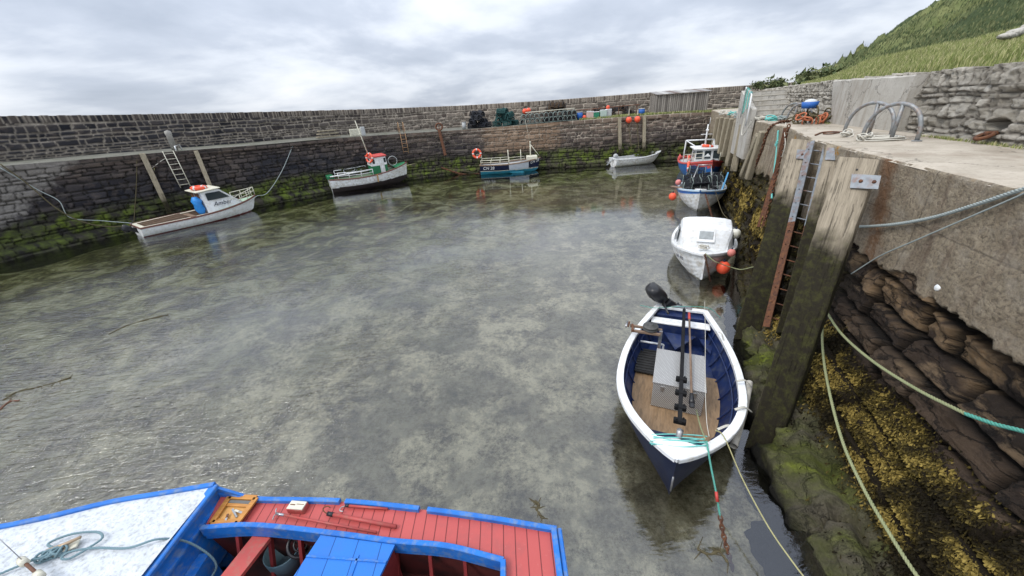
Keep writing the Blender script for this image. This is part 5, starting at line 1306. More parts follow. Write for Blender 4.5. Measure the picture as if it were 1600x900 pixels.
for (nm, w_, off_, mt_) in (('hatch', .50, .0, M['whiteclean']), ('pane', .38, .018, mk('milky_window', (.34, .37, .38), (.26, .28, .28), 9, .3))):
    m = MB(); m.box(Vector((L/2-1.05, .0, 1.16))+R@Vector((0, 0, off_+.01)), (.42 if nm == 'hatch' else .24, w_, .03), R, bev=.008); m.build(nm, mt_, bt3, local=True)
for sd in (1, -1):
    m = MB(); m.prism([(L/2-1.35, sd*.785, .80), (L/2-2.05, sd*.80, .80), (L/2-2.05, sd*.785, 1.20), (L/2-1.40, sd*.765, 1.20)], (0, sd*.03, 0)); m.build('side_window', M['glass'], bt3, local=True)
m = MB(); m.box((L/2-.02, 0, .55), (.05, .05, .8), Matrix.Rotation(-.12, 3, 'Y')); m.build('stem', M['white'], bt3, local=True)
m = MB(); 
for k in range(6): m.torus((L/2-.45, -.05+.05*math.sin(k*2), .97+.015*k), .09+.02*math.sin(k), .014, (.2*math.sin(k), .2*math.cos(k), 1), 16, 6)
m.build('rope_coil', M['ropewhite'], bt3, local=True)
lettering('N5 070', .13, M['navy'], bt3, (L/2-.62, -.655, .56), (math.radians(98), 0, math.radians(31)), name='bow_number')
def buoy(label, p, r, mat, group='round buoys along the right wall', eye=True):
    t_ = thing('buoy', label, 'buoy', p, 0, group); m = MB(); m.ball((0, 0, 0), r, 22, (1, 1, 1.04)); m.build('float', mat, t_, local=True)
    m = MB(); m.tube([(0, 0, r*.95), (0, 0, r*1.28)], [r*.22, r*.16], 10); m.torus((0, 0, r*1.3), r*.12, r*.05, (1, 0, 0), 12, 6); m.build('eye', M['navy'] if eye else mat, t_, local=True); return t_
buoy('white round buoy between the cabin boat and the wall', at(1149, 365, 1.15), .15, M['buoywhite'])
buoy('big orange buoy hanging at the cabin boat bow', at(1130, 418, .38), .19, M['orange'])
buoy('small faded pink buoy behind the big orange one', at(1143, 395, .95), .11, mk('faded_pink_buoy', (.6, .2, .17), (.5, .16, .13), 5, .5))
rope('mooring_rope', [at(1102, 396, .95), at(1116, 408, .8), at(1126, 412, .7), at(1140, 417, .55), at(1158, 421, .55), at(1177, 417, .9)], .014, M['ropegreen'], 'yellow-green rope from the cabin boat bow to the wall')
chain('chain', [at(1101, 398, .93), at(1105, 415, .6), at(1108, 430, .25), at(1110, 440, -.02)], .07, .010, M['rust'], 'chain hanging from the bow of the cabin boat')
rope('mooring_rope', [at(1100, 390, 1.0), at(1085, 398, .7), at(1092, 418, .35), at(1104, 425, .2)], .008, M['ropegrey'], 'thin grey loop of rope drooping over the cabin boat bow', strands=False)

# ------------------------------------------------------------------ creel template
def creel(name, net, hoop, label, group, L=.75, Wd=.45, Hh=.38, big=1.0):
    t_ = thing(name, label, 'creel', (0, 0, 0), 0, group)
    m = MB(); m.box((0, 0, .02), (L, Wd, .025))
    for y in (-Wd/2, Wd/2): m.tube([(-L/2, y, .03), (L/2, y, .03)], .02*big, 6)
    m.build('base', net, t_, local=True)
    for x in (-L/2, 0, L/2):
        m = MB(); m.tube([(x, Wd/2*math.cos(a), .03+Hh*math.sin(a)) for a in [pi*k/12 for k in range(13)]]+[(x, Wd/2, .03)], .016*big, 6); m.build('hoop', hoop, t_, local=True)
    m = MB()
    for k in range(1, 12):
        a = pi*k/12; m.tube([(-L/2, Wd/2*math.cos(a), .03+Hh*math.sin(a)), (L/2, Wd/2*math.cos(a), .03+Hh*math.sin(a))], .006*big, 4, caps=False)
    for i in range(-8, 17):
        for sg in (1, -1):
            pts = []
            for k in range(0, 13):
                x = -L/2+L*(i/8)*.5+sg*(k/12)*L*.5
                if -L/2 <= x <= L/2: a = pi*k/12; pts.append((x, Wd/2*math.cos(a)*1.01, .03+Hh*math.sin(a)*1.01))
            if len(pts) > 2: m.tube(pts, .0055*big, 3, caps=False)
    for x in (-L/2, L/2):
        for k in range(1, 6):
            y = -Wd/2+Wd*k/6; h = .03+Hh*math.sqrt(max(0, 1-(2*y/Wd)**2)); m.tube([(x, y, .03), (x, y, h)], .005*big, 3, caps=False)
        for z in (.12, .22, .32): y = Wd/2*math.sqrt(max(0, 1-(z/Hh)**2)); m.tube([(x, -y, z), (x, y, z)], .005*big, 3, caps=False)
    m.build('netting', net, t_, local=True); return t_

# ------------------------------------------------------------------ 4. clinker pot boat
b4, s4 = at(1093, 306, .78), at(1102, 268, .6)
b4r = thing('pot_boat', 'white clinker boat piled with grey pot frames and a pale blue rail', 'boat', ((b4+s4)/2).to_3d()*1.0, 0)
b4r.name = 'pot_boat'
loc, rz, L = pose(b4, s4); L = 4.9; dvec = (b4-s4); dvec.z = 0; dvec.normalize(); loc = b4-dvec*L/2; loc.z = 0
b4r.location = loc; b4r.rotation_euler = (0, 0, rz); WM[b4r] = Matrix.Translation(loc)@Matrix.Rotation(rz, 4, 'Z')
H4 = Hull(L, 2.25, .70, .72, 1.02, .25, tw=.6, pm=.5, pe=2.6, rake=.3)
m = MB(); H4.skin(m, 30, 28, clink=7, mif=lambda t, v, z: 0 if v < .86 else 1); H4.transom(m); m.build('hull', [M['white'], M['blue']], b4r, local=True)
m = MB(); H4.rail(m, .10, .05, out=.04); m.build('gunwale', mk('pale_blue_rail', (.35, .50, .62), (.5, .55, .58), 6, .5, dirt=(.3, .28, .25), damt=.5), b4r, local=True)
m = MB(); H4.skin(m, 24, 8, .01, .96, inset=.06, v0=.2, keelup=.1); H4.floor(m, .02, .9, .12, 12); m.build('inner_lining', M['greybin'], b4r, local=True)
m = MB(); m.tube([(L/2-.30, -.25, 1.0), (L/2-.3, .25, 1.0)], .05, 10); m.build('bow_roller', M['white'], b4r, local=True)
m = MB(); m.beam((L/2-1.3, .92, .80), (-.6, 1.12, 1.35), .07, .07); m.build('blue_rail', mk('light_blue_rail', (.10, .35, .60), (.08, .28, .5), 5, .5), b4r, local=True)
m = MB()                                         # rigid pot frame / hauler gantry
for sd in (-.55, .55):
    m.tube([(L/2-1.2, sd, .8), (L/2-1.9, sd*.5, 1.9)], .025, 6); m.tube([(-.6, sd, .8), (L/2-1.9, sd*.5, 1.9)], .022, 6)
m.tube([(L/2-1.9, -.3, 1.9), (L/2-1.9, .3, 1.9)], .03, 6); m.build('gantry', M['steel'], b4r, local=True)
cA = creel('creel', M['net1'], M['hoop'], 'grey framed creel stacked in the white clinker boat', 'creels in the clinker boat')
crA = []
for k in range(13):
    x = L/2-1.25-.55*(k % 5)+random.uniform(-.05, .05); y = [-.45, .0, .45][k % 3]+random.uniform(-.08, .08); z = .72+.32*(k//6)
    p = WM[b4r]@Vector((x, y, z)); r3 = (random.gauss(0, .22), random.gauss(0, .18), rz+random.gauss(1.57, .35))
    if k == 0: cA.location = p; cA.rotation_euler = r3
    else: dup(cA, p, rot=r3)
buoy('bright orange buoy hanging at the left bow of the clinker pot boat', at(1051, 307, .45), .19, M['orange'])
buoy('dusty pink buoy above the orange one on the pot boat side', at(1060, 285, 1.0), .15, mk('dusty_pink_buoy', (.62, .22, .2), (.5, .17, .15), 5, .5))
lifebuoy('orange lifebuoy standing upright amid the pot boat gear', at(1076, 262, 1.45), (.9, -.5, .1), .36, .07)
m = MB(); p0, p1 = at(1050, 291, .85), at(1067, 294, .85); m.beam(p0, p1, .22, .05, bev=.01); o = m.build('wooden_board', M['wood'], loc=p0); tag(o, 'worn board sticking out over the left bow of the pot boat', 'board')
chain('chain', [at(1102, 303, .95), at(1107, 320, .6), at(1113, 340, .1), at(1115, 347, -.03)], .10, .014, M['rust'], 'weedy chain running from the pot boat bow down into the water')
rope('mooring_rope', [at(1118, 300, .85), at(1128, 330, .35), at(1140, 345, .5)], .012, M['ropebrown'], 'brown weedy rope sagging from the pot boat to the wall', strands=False)

# ------------------------------------------------------------------ 5. blue and red fishing boat with wheelhouse
b5 = at(1112, 266, .9); L = 6.6; d5 = (TQ*-1+NQ*.06).normalized(); loc = b5-d5*L/2; loc.z = 0; rz = math.atan2(d5.y, d5.x)
r5 = thing('fishing_boat', 'blue fishing boat with red bulwark, white wheelhouse and mast, farthest along the right wall', 'boat', loc, rz)
H5 = Hull(L, 2.7, .95, .95, 1.45, .3, tw=.7, pm=.5, pe=2.5, rake=.35)
m = MB(); H5.skin(m, 28, 20, mif=lambda t, v, z: 0 if z < .98 else 1); H5.transom(m, 1); m.build('hull', [mk('mid_blue_hull', (.02, .14, .42), (.015, .11, .34), 4, .4), M['pink']], r5, local=True)
m = MB(); H5.rail(m, .12, .06, out=.04); m.build('gunwale', M['pink'], r5, local=True)
m = MB(); H5.deck(m, .02, .99, -.22, .03, 20, inset=.05); m.build('deck', M['greybin'], r5, local=True)
m = MB(); m.box((.95, 0, 1.35), (1.35, 1.45, 1.1), taper=.95); m.build('wheelhouse', M['whiteclean'], r5, local=True)
m = MB(); m.box((.95, 0, 1.98), (1.65, 1.70, .10), bev=.03); m.build('roof', M['whiteclean'], r5, local=True)
for y in (-.50, 0, .50):
    m = MB(); m.box((1.640, y, 1.60), (.03, .36, .48), Matrix.Rotation(-.035, 3, 'Y'), bev=.008); m.build('window', M['glass'], r5, local=True)
for sd in (1, -1):
    m = MB(); m.box((1.0, sd*.702, 1.60), (.75, .03, .42), bev=.008); m.build('window', M['glass'], r5, local=True)
m = MB(); H5.deck(m, .70, .985, .05, .05, 10); m.build('foredeck', M['whiteclean'], r5, local=True)
m = MB()
for sd in (1, -1): rails(m, [H5.pt(t, 1, sd)+Vector((0, -sd*.05, .02)) for t in (.62, .72, .82, .92)], .5, .018)
m.build('bow_rail', M['cream'], r5, local=True)
m = MB()
for sd in (-1, 1): m.tube([(-1.6, sd*.9, .95), (-1.3, sd*.9, 2.25)], .045, 8)
m.tube([(-1.3, -.9, 2.25), (-1.3, .9, 2.25)], .045, 8); m.tube([(-1.3, .9, 2.25), (.3, .6, 2.05)], .035, 8); m.tube([(-1.3, -.9, 2.25), (.3, -.6, 2.05)], .035, 8); m.build('gantry', M['whiteclean'], r5, local=True)
m = MB(); m.tube([(.5, 0, 2.0), (.5, 0, 3.35)], [.06, .035], 10); m.tube([(.5, -.35, 2.75), (.5, .35, 2.75)], .02, 6); m.box((.5, 0, 3.0), (.12, .16, .12), bev=.02); m.tube([(.45, .1, 3.3), (.45, .1, 3.75)], .012, 5); m.build('mast', M['whiteclean'], r5, local=True)
m = MB(); m.box((2.14, -1.12, .80), (.5, .02, .22), Matrix.Rotation(-.42, 3, 'Z')); m.build('name_board', M['whiteclean'], r5, local=True)
m = MB(); m.add([(1.665, .0, 1.70), (1.665, -.20, 1.50), (1.665, .20, 1.50)], [(0, 1, 2)]); m.build('window_sticker', M['whiteclean'], r5, local=True)
lifebuoy('orange lifebuoy lying flat on the white wheelhouse roof', WM[r5]@Vector((1.15, 0, 2.10)), (.15, 0, 1), .38, .075)
m = MB()
for k in range(5): m.tube([WM[r5]@Vector((-.9-.12*k, -1.25, .95)), WM[r5]@Vector((-.9-.12*k, -1.2, 1.35))], .02, 6)
m.build('side_rail', M['pink'], r5)
lifebuoy('orange lifebuoy on the left rail of the blue fishing boat', at(1077, 250, 1.2), (.8, -.6, .1), .33, .06)
# ------------------------------------------------------------------ 6. far white dinghy
r6, L = boat_root('plain white open dinghy lying off the weedy far wall', at(1031, 252.5, 0), at(957, 260.5, 0), .06, name='dinghy')
L = 4.6; H6 = Hull(L, 1.8, .62, .58, .85, .12, tw=.75, pm=.45, pe=2.3, rake=.5)
m = MB(); H6.skin(m, 24, 14); H6.transom(m); m.build('hull', M['white'], r6, local=True)
m = MB(); H6.skin(m, 20, 8, .01, .95, inset=.05, v0=.25, keelup=.1); H6.floor(m, .02, .9, .10, 10); m.build('inner_lining', M['greybin'], r6, local=True)
m = MB(); H6.rail(m, .09, .05, out=.04); m.build('gunwale', M['whiteclean'], r6, local=True)
for x in (-.9, .5): m = MB(); m.box((x, 0, .36), (.22, 1.45, .03)); m.build('thwart', M['greybin'], r6, local=True)
outboard('grey outboard motor tilted on the stern of the far white dinghy', WM[r6]@Vector((-L/2, 0, .48)), WM[r6].to_euler().z+pi, M['greybin'], tilt=.9)
# ------------------------------------------------------------------ 7. navy, white and turquoise boat
r7, L = boat_root('decked boat with navy and white panels, turquoise bottom and cream rails, below the creels', at(840, 266, 0), at(757, 271.5, 0), .12, name='half_decked_boat')
L = 5.3; H7 = Hull(L, 2.1, .72, .68, .98, .32, tw=.78, pm=.45, pe=2.6, rake=.25)
m = MB(); H7.skin(m, 40, 26, mif=lambda t, v, z: 0 if z < .12 else (1 if z < .17 else (2 if t < .48 or t > .79 else 3))); H7.transom(m, 2); m.build('hull', [M['turq'], M['cream'], M['navy'], mk('pale_grey_panel', (.50, .54, .60), (.44, .47, .52), 4, .5)], r7, local=True)
m = MB(); H7.rail(m, .10, .06, out=.04); m.build('gunwale', M['wood'], r7, local=True)
m = MB(); H7.deck(m, .01, .99, -.12, .03, 20, inset=.05); m.build('deck', M['greybin'], r7, local=True)
for sd in (1, -1): m = MB(); rails(m, [H7.pt(t, 1, sd)+Vector((0, -sd*.06, .02)) for t in (.02, .18, .33, .48)], .36, .022); m.tube([H7.pt(.48, 1, sd)+Vector((0, -sd*.06, .30)), H7.pt(.74, 1, sd)+Vector((0, -sd*.06, .26)), H7.pt(.74, 1, sd)+Vector((0, -sd*.06, 0))], .018, 6); m.build('side_rail', M['cream'], r7, local=True)
m = MB(); m.box((L/2-.75, 0, 1.0), (.95, .9, .34), bev=.05); m.build('foredeck_locker', M['cream'], r7, local=True)
m = MB(); m.tube([(L/2-.85, 0, 1.0), (L/2-.85, 0, 2.25)], [.06, .045], 8); m.tube([(L/2-.85, 0, 2.1), (L/2-.1, 0, 1.1)], .03, 6); m.box((L/2-.85, 0, 2.25), (.12, .25, .14), bev=.03); m.tube([(L/2-.85, 0, 2.25), (L/2-1.2, .0, 4.1)], .012, 5); m.build('mast', M['cream'], r7, local=True)
for x, h in ((-.15, 1.5), (.95, 1.35)): m = MB(); m.tube([(x, -.9 if x < 0 else .2, .6), (x, -.9 if x < 0 else .2, h+.35)], .035, 8); m.build('post', M['cream'], r7, local=True)
m = MB(); m.tube([(-L/2+.1, .6, .7), (-L/2+.1, .6, 1.45), (-L/2-.35, .5, 1.45)], .025, 6); m.tube([(-L/2+.1, .6, 1.2), (-L/2-.3, .5, 1.2)], .02, 6); m.build('stern_bracket', M['cream'], r7, local=True)
m = MB(); m.prism([(.1, -.82, -.10), (1.2, -.78, -.10), (1.0, -.80, .04), (-.1, -.88, .04)], (0, -.12, 0)); m.build('bilge_fin', M['turq'], r7, local=True)
m = MB(); m.box((-L/2-.10, 0, -.05), (.18, .04, .7)); m.build('rudder', M['antifoul'], r7, local=True)
def sideletter(H, root, txt, t, v, size, mat, name='registration'):
    a, b = H.pt(t-.03, v, -1), H.pt(t+.03, v, -1); up = (H.pt(t, min(1, v+.05), -1)-H.pt(t, v-.05, -1)).normalized(); d = (b-a).normalized(); n = d.cross(up).normalized(); up = n.cross(d)
    R = Matrix((d, up, n)).transposed(); lettering(txt, size, mat, root, H.pt(t, v, -1)+n*.02, R.to_euler(), .004, .2, name)
sideletter(H7, r7, 'CN 28', .14, .80, .36, M['whiteclean']); sideletter(H7, r7, 'CN 28', .90, .86, .34, M['whiteclean'])
lifebuoy('orange and white lifebuoy on a bracket at the stern of the navy-panelled boat', ondist(745, 240, math.hypot(*(WM[r7]@Vector((-L/2-.3, .5, 1.4))).xy)-.6), (.05, -1, .1), .42, .09)
# ------------------------------------------------------------------ 8. white and green boat with red-roofed wheelhouse
r8, L = boat_root('white clinker boat with green trim, red-roofed wheelhouse and bare mast, against the far wall', at(632, 283, 0), at(529, 299, 0), .42, roll=.05, pitch=-.03, name='wheelhouse_boat')
L = 6.4; H8 = Hull(L, 2.3, .72, .60, 1.02, .62, tw=.45, pm=.48, pe=2.3, rake=.2)
m = MB(); H8.skin(m, 36, 28, clink=7, mif=lambda t, v, z: 0 if z < .02 else 1); H8.transom(m, 1); m.build('hull', [M['antifoul'], M['white']], r8, local=True)
m = MB(); H8.rail(m, .12, .05, out=.045); m.build('gunwale', M['brown'], r8, local=True)
m = MB(); H8.deck(m, .01, .99, -.14, .03, 20, inset=.05); m.build('deck', mk('faded_green_deck', (.10, .16, .10), (.14, .17, .12), 5, .7), r8, local=True)
xw = .75
m = MB(); m.box((xw, 0, .85), (1.25, 1.15, .72)); m.build('wheelhouse_base', M['green'], r8, local=True)
m = MB(); m.box((xw, 0, 1.52), (1.27, 1.17, .64), taper=.97); m.build('wheelhouse', M['whiteclean'], r8, local=True)
m = MB(); m.box((xw, 0, 1.89), (1.40, 1.28, .13), bev=.03); m.build('roof', M['pink'], r8, local=True)
m = MB(); m.box((xw+.22, -.60, 1.15), (.36, .03, 1.2), bev=.006); m.build('door', M['white'], r8, local=True)
for x in (xw-.40, xw+.50): m = MB(); m.box((x, -.595, 1.55), (.17, .03, .34), bev=.006); m.build('window', M['glass'], r8, local=True)
m = MB(); m.box((xw-.630, 0, 1.55), (.03, .6, .34)); m.build('window', M['glass'], r8, local=True)
for sd in (1, -1): m = MB(); rails(m, [H8.pt(t, 1, sd)+Vector((0, -sd*.07, .02)) for t in (.10, .22, .36, .50)], .45, .026); m.build('side_rail', M['whiteclean'], r8, local=True)
m = MB(); m.tube([(-L/2+.1, -.45, .92), (-.4, -.75, 1.0), (0, -.7, 1.02)], .045, 8); m.build('boom', M['whiteclean'], r8, local=True)
m = MB(); m.box((-L/2+.15, 0, .82), (.5, .8, .3), bev=.05); m.build('stern_box', M['green'], r8, local=True)
m = MB(); m.tube([(xw-.55, -.1, 1.9), (xw-.95, -.1, 4.6)], [.05, .03], 8); m.ball((xw-.80, -.1, 3.6), .07, 10); m.build('mast', M['cream'], r8, local=True)
m = MB(); m.torus((L/2-1.15, 0, 1.30), .36, .025, (.2, 1, 0), 20, 6); m.build('bow_hoop', M['greybin'], r8, local=True)
m = MB(); H8.deck(m, .80, .97, .02, .08, 6); m.build('foredeck', M['green'], r8, local=True)
m = MB(); m.box((.25, -1.17, .36), (.10, .03, .60), Matrix.Rotation(.12, 3, 'X')); m.build('rust_streak_plate', mk('rusty_streak', (.45, .22, .06), (.4, .3, .15), 8, .8), r8, local=True)
lifebuoy('orange lifebuoy hung on the rear of the red-roofed wheelhouse', WM[r8]@Vector((xw-.62, -.45, 1.85)), (-.6, -1, .2), .40, .075)
# ------------------------------------------------------------------ 9. white cabin boat on the left
r9, L = boat_root('long low white boat with raked cabin and brown door, leftmost in the harbour', at(391, 330, 0), at(240, 364, 0), .0, roll=.03, name='cabin_boat')
L = 6.3; H9 = Hull(L, 2.1, .56, .58, .95, .2, tw=.82, pm=.42, pe=2.7, rake=.35)
m = MB(); H9.skin(m, 36, 22, mif=lambda t, v, z: 0 if z < .045 else 1); H9.transom(m, 1); m.build('hull', [M['darkred'], M['whiteclean']], r9, local=True)
m = MB(); H9.rail(m, .05, .06, out=.04); m.build('gunwale', M['brown'], r9, local=True)
m = MB(); H9.rail(m, .24, .03, 0, .55, out=.0, dz=-.01); m.build('side_deck', M['cream'], r9, local=True)
m = MB(); H9.skin(m, 20, 8, .01, .55, inset=.24, v0=.2, keelup=.12); H9.floor(m, .02, .56, .14, 10); m.build('inner_lining', M['wood'], r9, local=True)
m = MB(); H9.deck(m, .55, .99, -.03, .05, 14); m.build('foredeck', mk('pale_green_deck', (.35, .48, .36), (.3, .42, .32), 6, .6), r9, local=True)
m = MB(); xc = .05; secs = []
prof9 = [(xc, .56), (xc, 1.80), (xc+.95, 1.86), (xc+1.95, .86), (xc+2.05, .78)]
for sd, k in ((-1, 1), (1, 1)):
    pass
lo_, hi_ = .80, .66
V_ = []; 
for sd in (-1, 1): V_ += [Vector((xc, sd*.86, .56)), Vector((xc, sd*.72, 1.80)), Vector((xc+.95, sd*.70, 1.86)), Vector((xc+1.95, sd*.55, .92)), Vector((xc+2.15, sd*.52, .78))]
m.add(V_, [(0, 1, 2, 3, 4), (9, 8, 7, 6, 5), (1, 6, 7, 2), (2, 7, 8, 3), (3, 8, 9, 4), (0, 5, 6, 1)]); m.build('cabin', M['whiteclean'], r9, local=True)
m = MB(); m.box((xc+.42, 0, 1.86), (1.3, 1.62, .07), Matrix.Rotation(-.06, 3, 'Y'), bev=.025); m.build('roof', M['cream'], r9, local=True)
m = MB(); m.box((xc-.02, -.12, 1.16), (.03, .62, 1.12), bev=.006); m.box((xc-.02, .52, 1.2), (.03, .35, 1.0)); m.build('door', M['brassy'], r9, local=True)
for sd in (-1, 1):
    q = [Vector((xc+.22, sd*.748, 1.28)), Vector((xc+1.42, sd*.665, 1.28)), Vector((xc+.98, sd*.695, 1.70)), Vector((xc+.22, sd*.722, 1.70))]
    m = MB(); m.prism([p+Vector((0, sd*.02, 0)) for p in q], (0, sd*.012, 0)); m.build('side_window', M['glass'], r9, local=True)
d_ = Vector((1.3, .12, 0)).normalized(); up = Vector((0, .11, 1)).normalized(); n_ = d_.cross(up).normalized(); up = n_.cross(d_); R = Matrix((d_, up, n_)).transposed()
lettering('Amber', .36, M['navy'], r9, Vector((xc+.90, -.780, 1.02)), R.to_euler(), .004, .35, 'boat_name')
m = MB()
ptsr = [H9.pt(t, 1, -1)+Vector((0, .05, .03)) for t in (.82, .90, .96)]; ptsl = [H9.pt(t, 1, 1)+Vector((0, -.05, .03)) for t in (.96, .90, .82)]
ring = ptsr+[Vector((L/2+.02, 0, 1.0))]+ptsl; rails(m, ring, .48, .020); m.tube([ring[0]+Vector((0, 0, .48)), H9.pt(.70, 1, -1)+Vector((0, .06, .35))], .018, 6); m.build('bow_rail', M['cream'], r9, local=True)
lifebuoy('orange lifebuoy lying on the cabin roof of the leftmost white boat', WM[r9]@Vector((xc+.25, -.05, 1.98)), (.05, 0, 1), .42, .10)
m = MB()
secs = [[Vector((xc-.25+.22*math.cos(a)*k[0], -.62+.26*math.sin(a)*k[0]+k[2], k[1])) for a in [2*pi*j/9 for j in range(9)]] for k in ((.7, .62, 0), (1.15, .85, .03), (.95, 1.15, .10), (1.2, 1.35, .12), (.6, 1.55, .22))]
m.loft(secs, closed=True); m.add(secs[-1], [tuple(range(9))]); tp = m.build('tarpaulin', M['tarp'], r9, local=True)
tp.parent = None; tp.location = r9.location; tp.rotation_euler = r9.rotation_euler; tag(tp, 'crumpled bright blue tarpaulin bundle hanging by the brown cabin door', 'tarpaulin')
outboard('black outboard motor with white propeller tilted behind the leftmost boat', WM[r9]@Vector((-L/2-.02, 0, .38)), WM[r9].to_euler().z+pi, M['black'], tilt=-.9, white=True)
m = MB()
for k in range(3): m.beam((-L/2+.2, -.5+.45*k, .60), (-L/2+2.2, -.55+.5*k, .66), .05, .04)
m.box((-L/2+2.4, -.3, .60), (.25, 1.3, .05)); m.build('cockpit_boards', M['wood'], r9, local=True)

# ================================================================== QUAY FURNITURE, FAR SIDE
def pole(name, label, a, b, w_, mat, cat='post', group=None, wy=None, bev=.02):
    m = MB(); m.beam(a, b, w_, wy or w_, bev=bev); o = m.build(name, mat, loc=b); return tag(o, label, cat, group)
def lean_post(u0, v0, u1, v1, w_, label, group='timber fender posts on the far wall', z1=.1, top=.05, fr=.20, mat=None):
    p, n, t = far_edge(u0); a = ondist(u0, v0, math.hypot(p.x, p.y)-fr)
    d = at(u1, v1, 0); b = d.lerp(Vector((0, 0, 0)), .0) if False else d
    # foot: on the wall foot, seen at (u1, v1)
    D = math.hypot(d.x, d.y); b = ondist(u1, v1, min(D, math.hypot(p.x, p.y)-.75))
    return pole('fender_post', label, a, b, w_, mat or M['timber2'], 'fender post', group)
lean_post(222, 240, 266, 334, .26, 'leaning timber fender post left of the ladder, above the leftmost boat')
lean_post(306, 236, 328, 290, .24, 'short leaning timber fender post right of the ladder on the left wall')
lean_post(686, 203, 696, 243, .20, 'rust brown fender post on the far wall left of the navy-panelled boat', mat=M['rust'])
lean_post(968, 183, 969, 240, .24, 'pale upright fender post left of the two hanging orange buoys')
lean_post(1007, 180, 1006, 236, .24, 'pale upright fender post right of the two hanging orange buoys')
def ladder(u0, v0, u1, v1, label, mat, w_=.42, hoops=False, group='ladders on the far wall', r=.025, v_up=0):
    p, n, t = far_edge(u0); D = math.hypot(p.x, p.y); a = ondist(u0, v0, D-.12); b = ondist(u1, v1, D-.45)
    root = thing('ladder', label, 'ladder', b, 0, group)
    for sd in (-1, 1):
        m = MB(); m.tube([a+t*sd*w_/2, b+t*sd*w_/2], r, 6); m.build('rail', mat, root)
    L_ = (a-b).length; n_ = int(L_/.28)
    for k in range(n_): c = a.lerp(b, (k+.5)/n_); m = MB(); m.tube([c-t*w_/2, c+t*w_/2], r*.7, 5); m.build('rung', mat, root)
    if hoops:
        for sd in (-1, 1):
            q = a+t*sd*w_/2; m = MB(); m.tube([q]+[q-n*(.35-.35*math.cos(x))+Vector((0, 0, .85*math.sin(x))) for x in np.linspace(.2, pi, 9)], r, 6); m.build('grab_hoop', mat, root)
    return root
ladder(262, 236, 290, 292, 'tall pale ladder on the left wall between two leaning posts', M['cream'], .5, False)
ladder(629, 208, 635, 240, 'yellow-brown ladder with curved grab hoops behind the red-roofed boat', mk('yellowish_rusty_steel', (.36, .24, .12), (.28, .14, .08), 8, .8), .42, True)
p, n, t = far_edge(262, .35); m = MB(); q = p+Vector((0, 0, 0)); m.tube([q, q+Vector((0, 0, .28)), q+t*.25+Vector((0, 0, .36)), q+t*.3+Vector((0, 0, .0))], .04, 8); o = m.build('mooring_ring', M['white'], loc=q); tag(o, 'small white mooring staple on the quay edge left of the tall ladder', 'mooring ring')
m = MB(); q = p-n*.3; m.lathe(q, [(.0, 0), (.16, 0), (.15, .9), (.17, .95), (.16, 1.15), (.0, 1.2)], 14, axis=(.05, -.05, 1)); o = m.build('bollard', mk('pale_bollard_paint', (.35, .34, .31), (.25, .24, .22), 5, .8), loc=q); tag(o, 'stout pale grey bollard standing on the quay behind the tall ladder', 'bollard')
# odds and ends on the quay near x 560
p, n, t = far_edge(560, .9); m = MB(); m.box(p+Vector((0, 0, .30)), (1.0, .12, .55), Matrix.Rotation(math.atan2(t.y, t.x), 3, 'Z'), bev=.02)
for k in range(3): m.box(p+t*(-.3+.3*k)-n*0+n*.07+Vector((0, 0, .3)), (.05, .02, .4), Matrix.Rotation(math.atan2(t.y, t.x), 3, 'Z'))
o = m.build('fish_crate', M['cream'], loc=p); tag(o, 'pale weathered crate standing on edge on the far quay left of the mast', 'crate')
p, n, t = far_edge(571, .9); m = MB(); m.box(p+Vector((0, 0, .35)), (.35, .2, .7), Matrix.Rotation(math.atan2(t.y, t.x), 3, 'Z'), bev=.03); o = m.build('post_stub', M['greybin'], loc=p); tag(o, 'pale grey upright block beside the weathered crate on the far quay', 'block')
p, n, t = far_edge(517, 1.2); m = MB()
for k in range(3): m.box(p+Vector((0, 0, .12+.22*k)), (1.8-.2*k, .5, .10), Matrix.Rotation(math.atan2(t.y, t.x)+.05*k, 3, 'Z'), bev=.02)
o = m.build('timber_stack', M['timber2'], loc=p); tag(o, 'low stack of weathered timbers against the parapet left of the pale crate', 'timber stack')
m = MB(); p, n, t = far_edge(686, .2); m.torus(p+Vector((0, 0, .35)), .28, .07, (n.x, n.y, .1), 20, 8); m.tube([p, p+Vector((0, 0, .5))], .04); o = m.build('mooring_ring', M['rust'], loc=p); tag(o, 'rusty ring standing on the quay edge above the rust brown post', 'mooring ring')
# shed
fl_, fr_, bl_ = ondist(1026, 175, 38.3), ondist(1105, 169.5, 39.6), ondist(1014, 168, 40.3)
zb = min(fl_.z, fr_.z)-.1; ztop = ondist(1025, 149, 38.3).z
sh = thing('shed', 'low grey weathered board shed with patched sheet roof on the far quay', 'shed', (fl_.x, fl_.y, zb), math.atan2(fr_.y-fl_.y, fr_.x-fl_.x))
Ls = (fr_.xy-fl_.xy).length; dps = 2.6; hf = ztop-zb
m = MB(); m.box((Ls/2, dps/2, hf/2), (Ls, dps, hf)); 
for k in range(int(Ls/.16)): m.box((.08+k*.16, -.012-.012*random.random(), hf/2-.02*random.random()), (.145, .02, hf))
for k in range(int(dps/.16)): m.box((-.012-.012*random.random(), .08+k*.16, hf/2), (.02, .145, hf))
m.build('board_wall', M['shed'], sh, local=True)
m = MB(); hr = .30
for k in range(10):
    x0_, x1_ = Ls*k/10-.12*(k == 0), Ls*(k+1)/10+.12*(k == 9); dzr = .012*(k % 2)
    m.prism([(x0_, -.18, hf+.03+dzr), (x1_+.03, -.18, hf+.03+dzr), (x1_+.03, dps+.1, hf+hr+dzr), (x0_, dps+.1, hf+hr+dzr)], (0, 0, .03), mi=[0, 1, 0, 2, 0, 1, 0, 0, 2, 0][k])
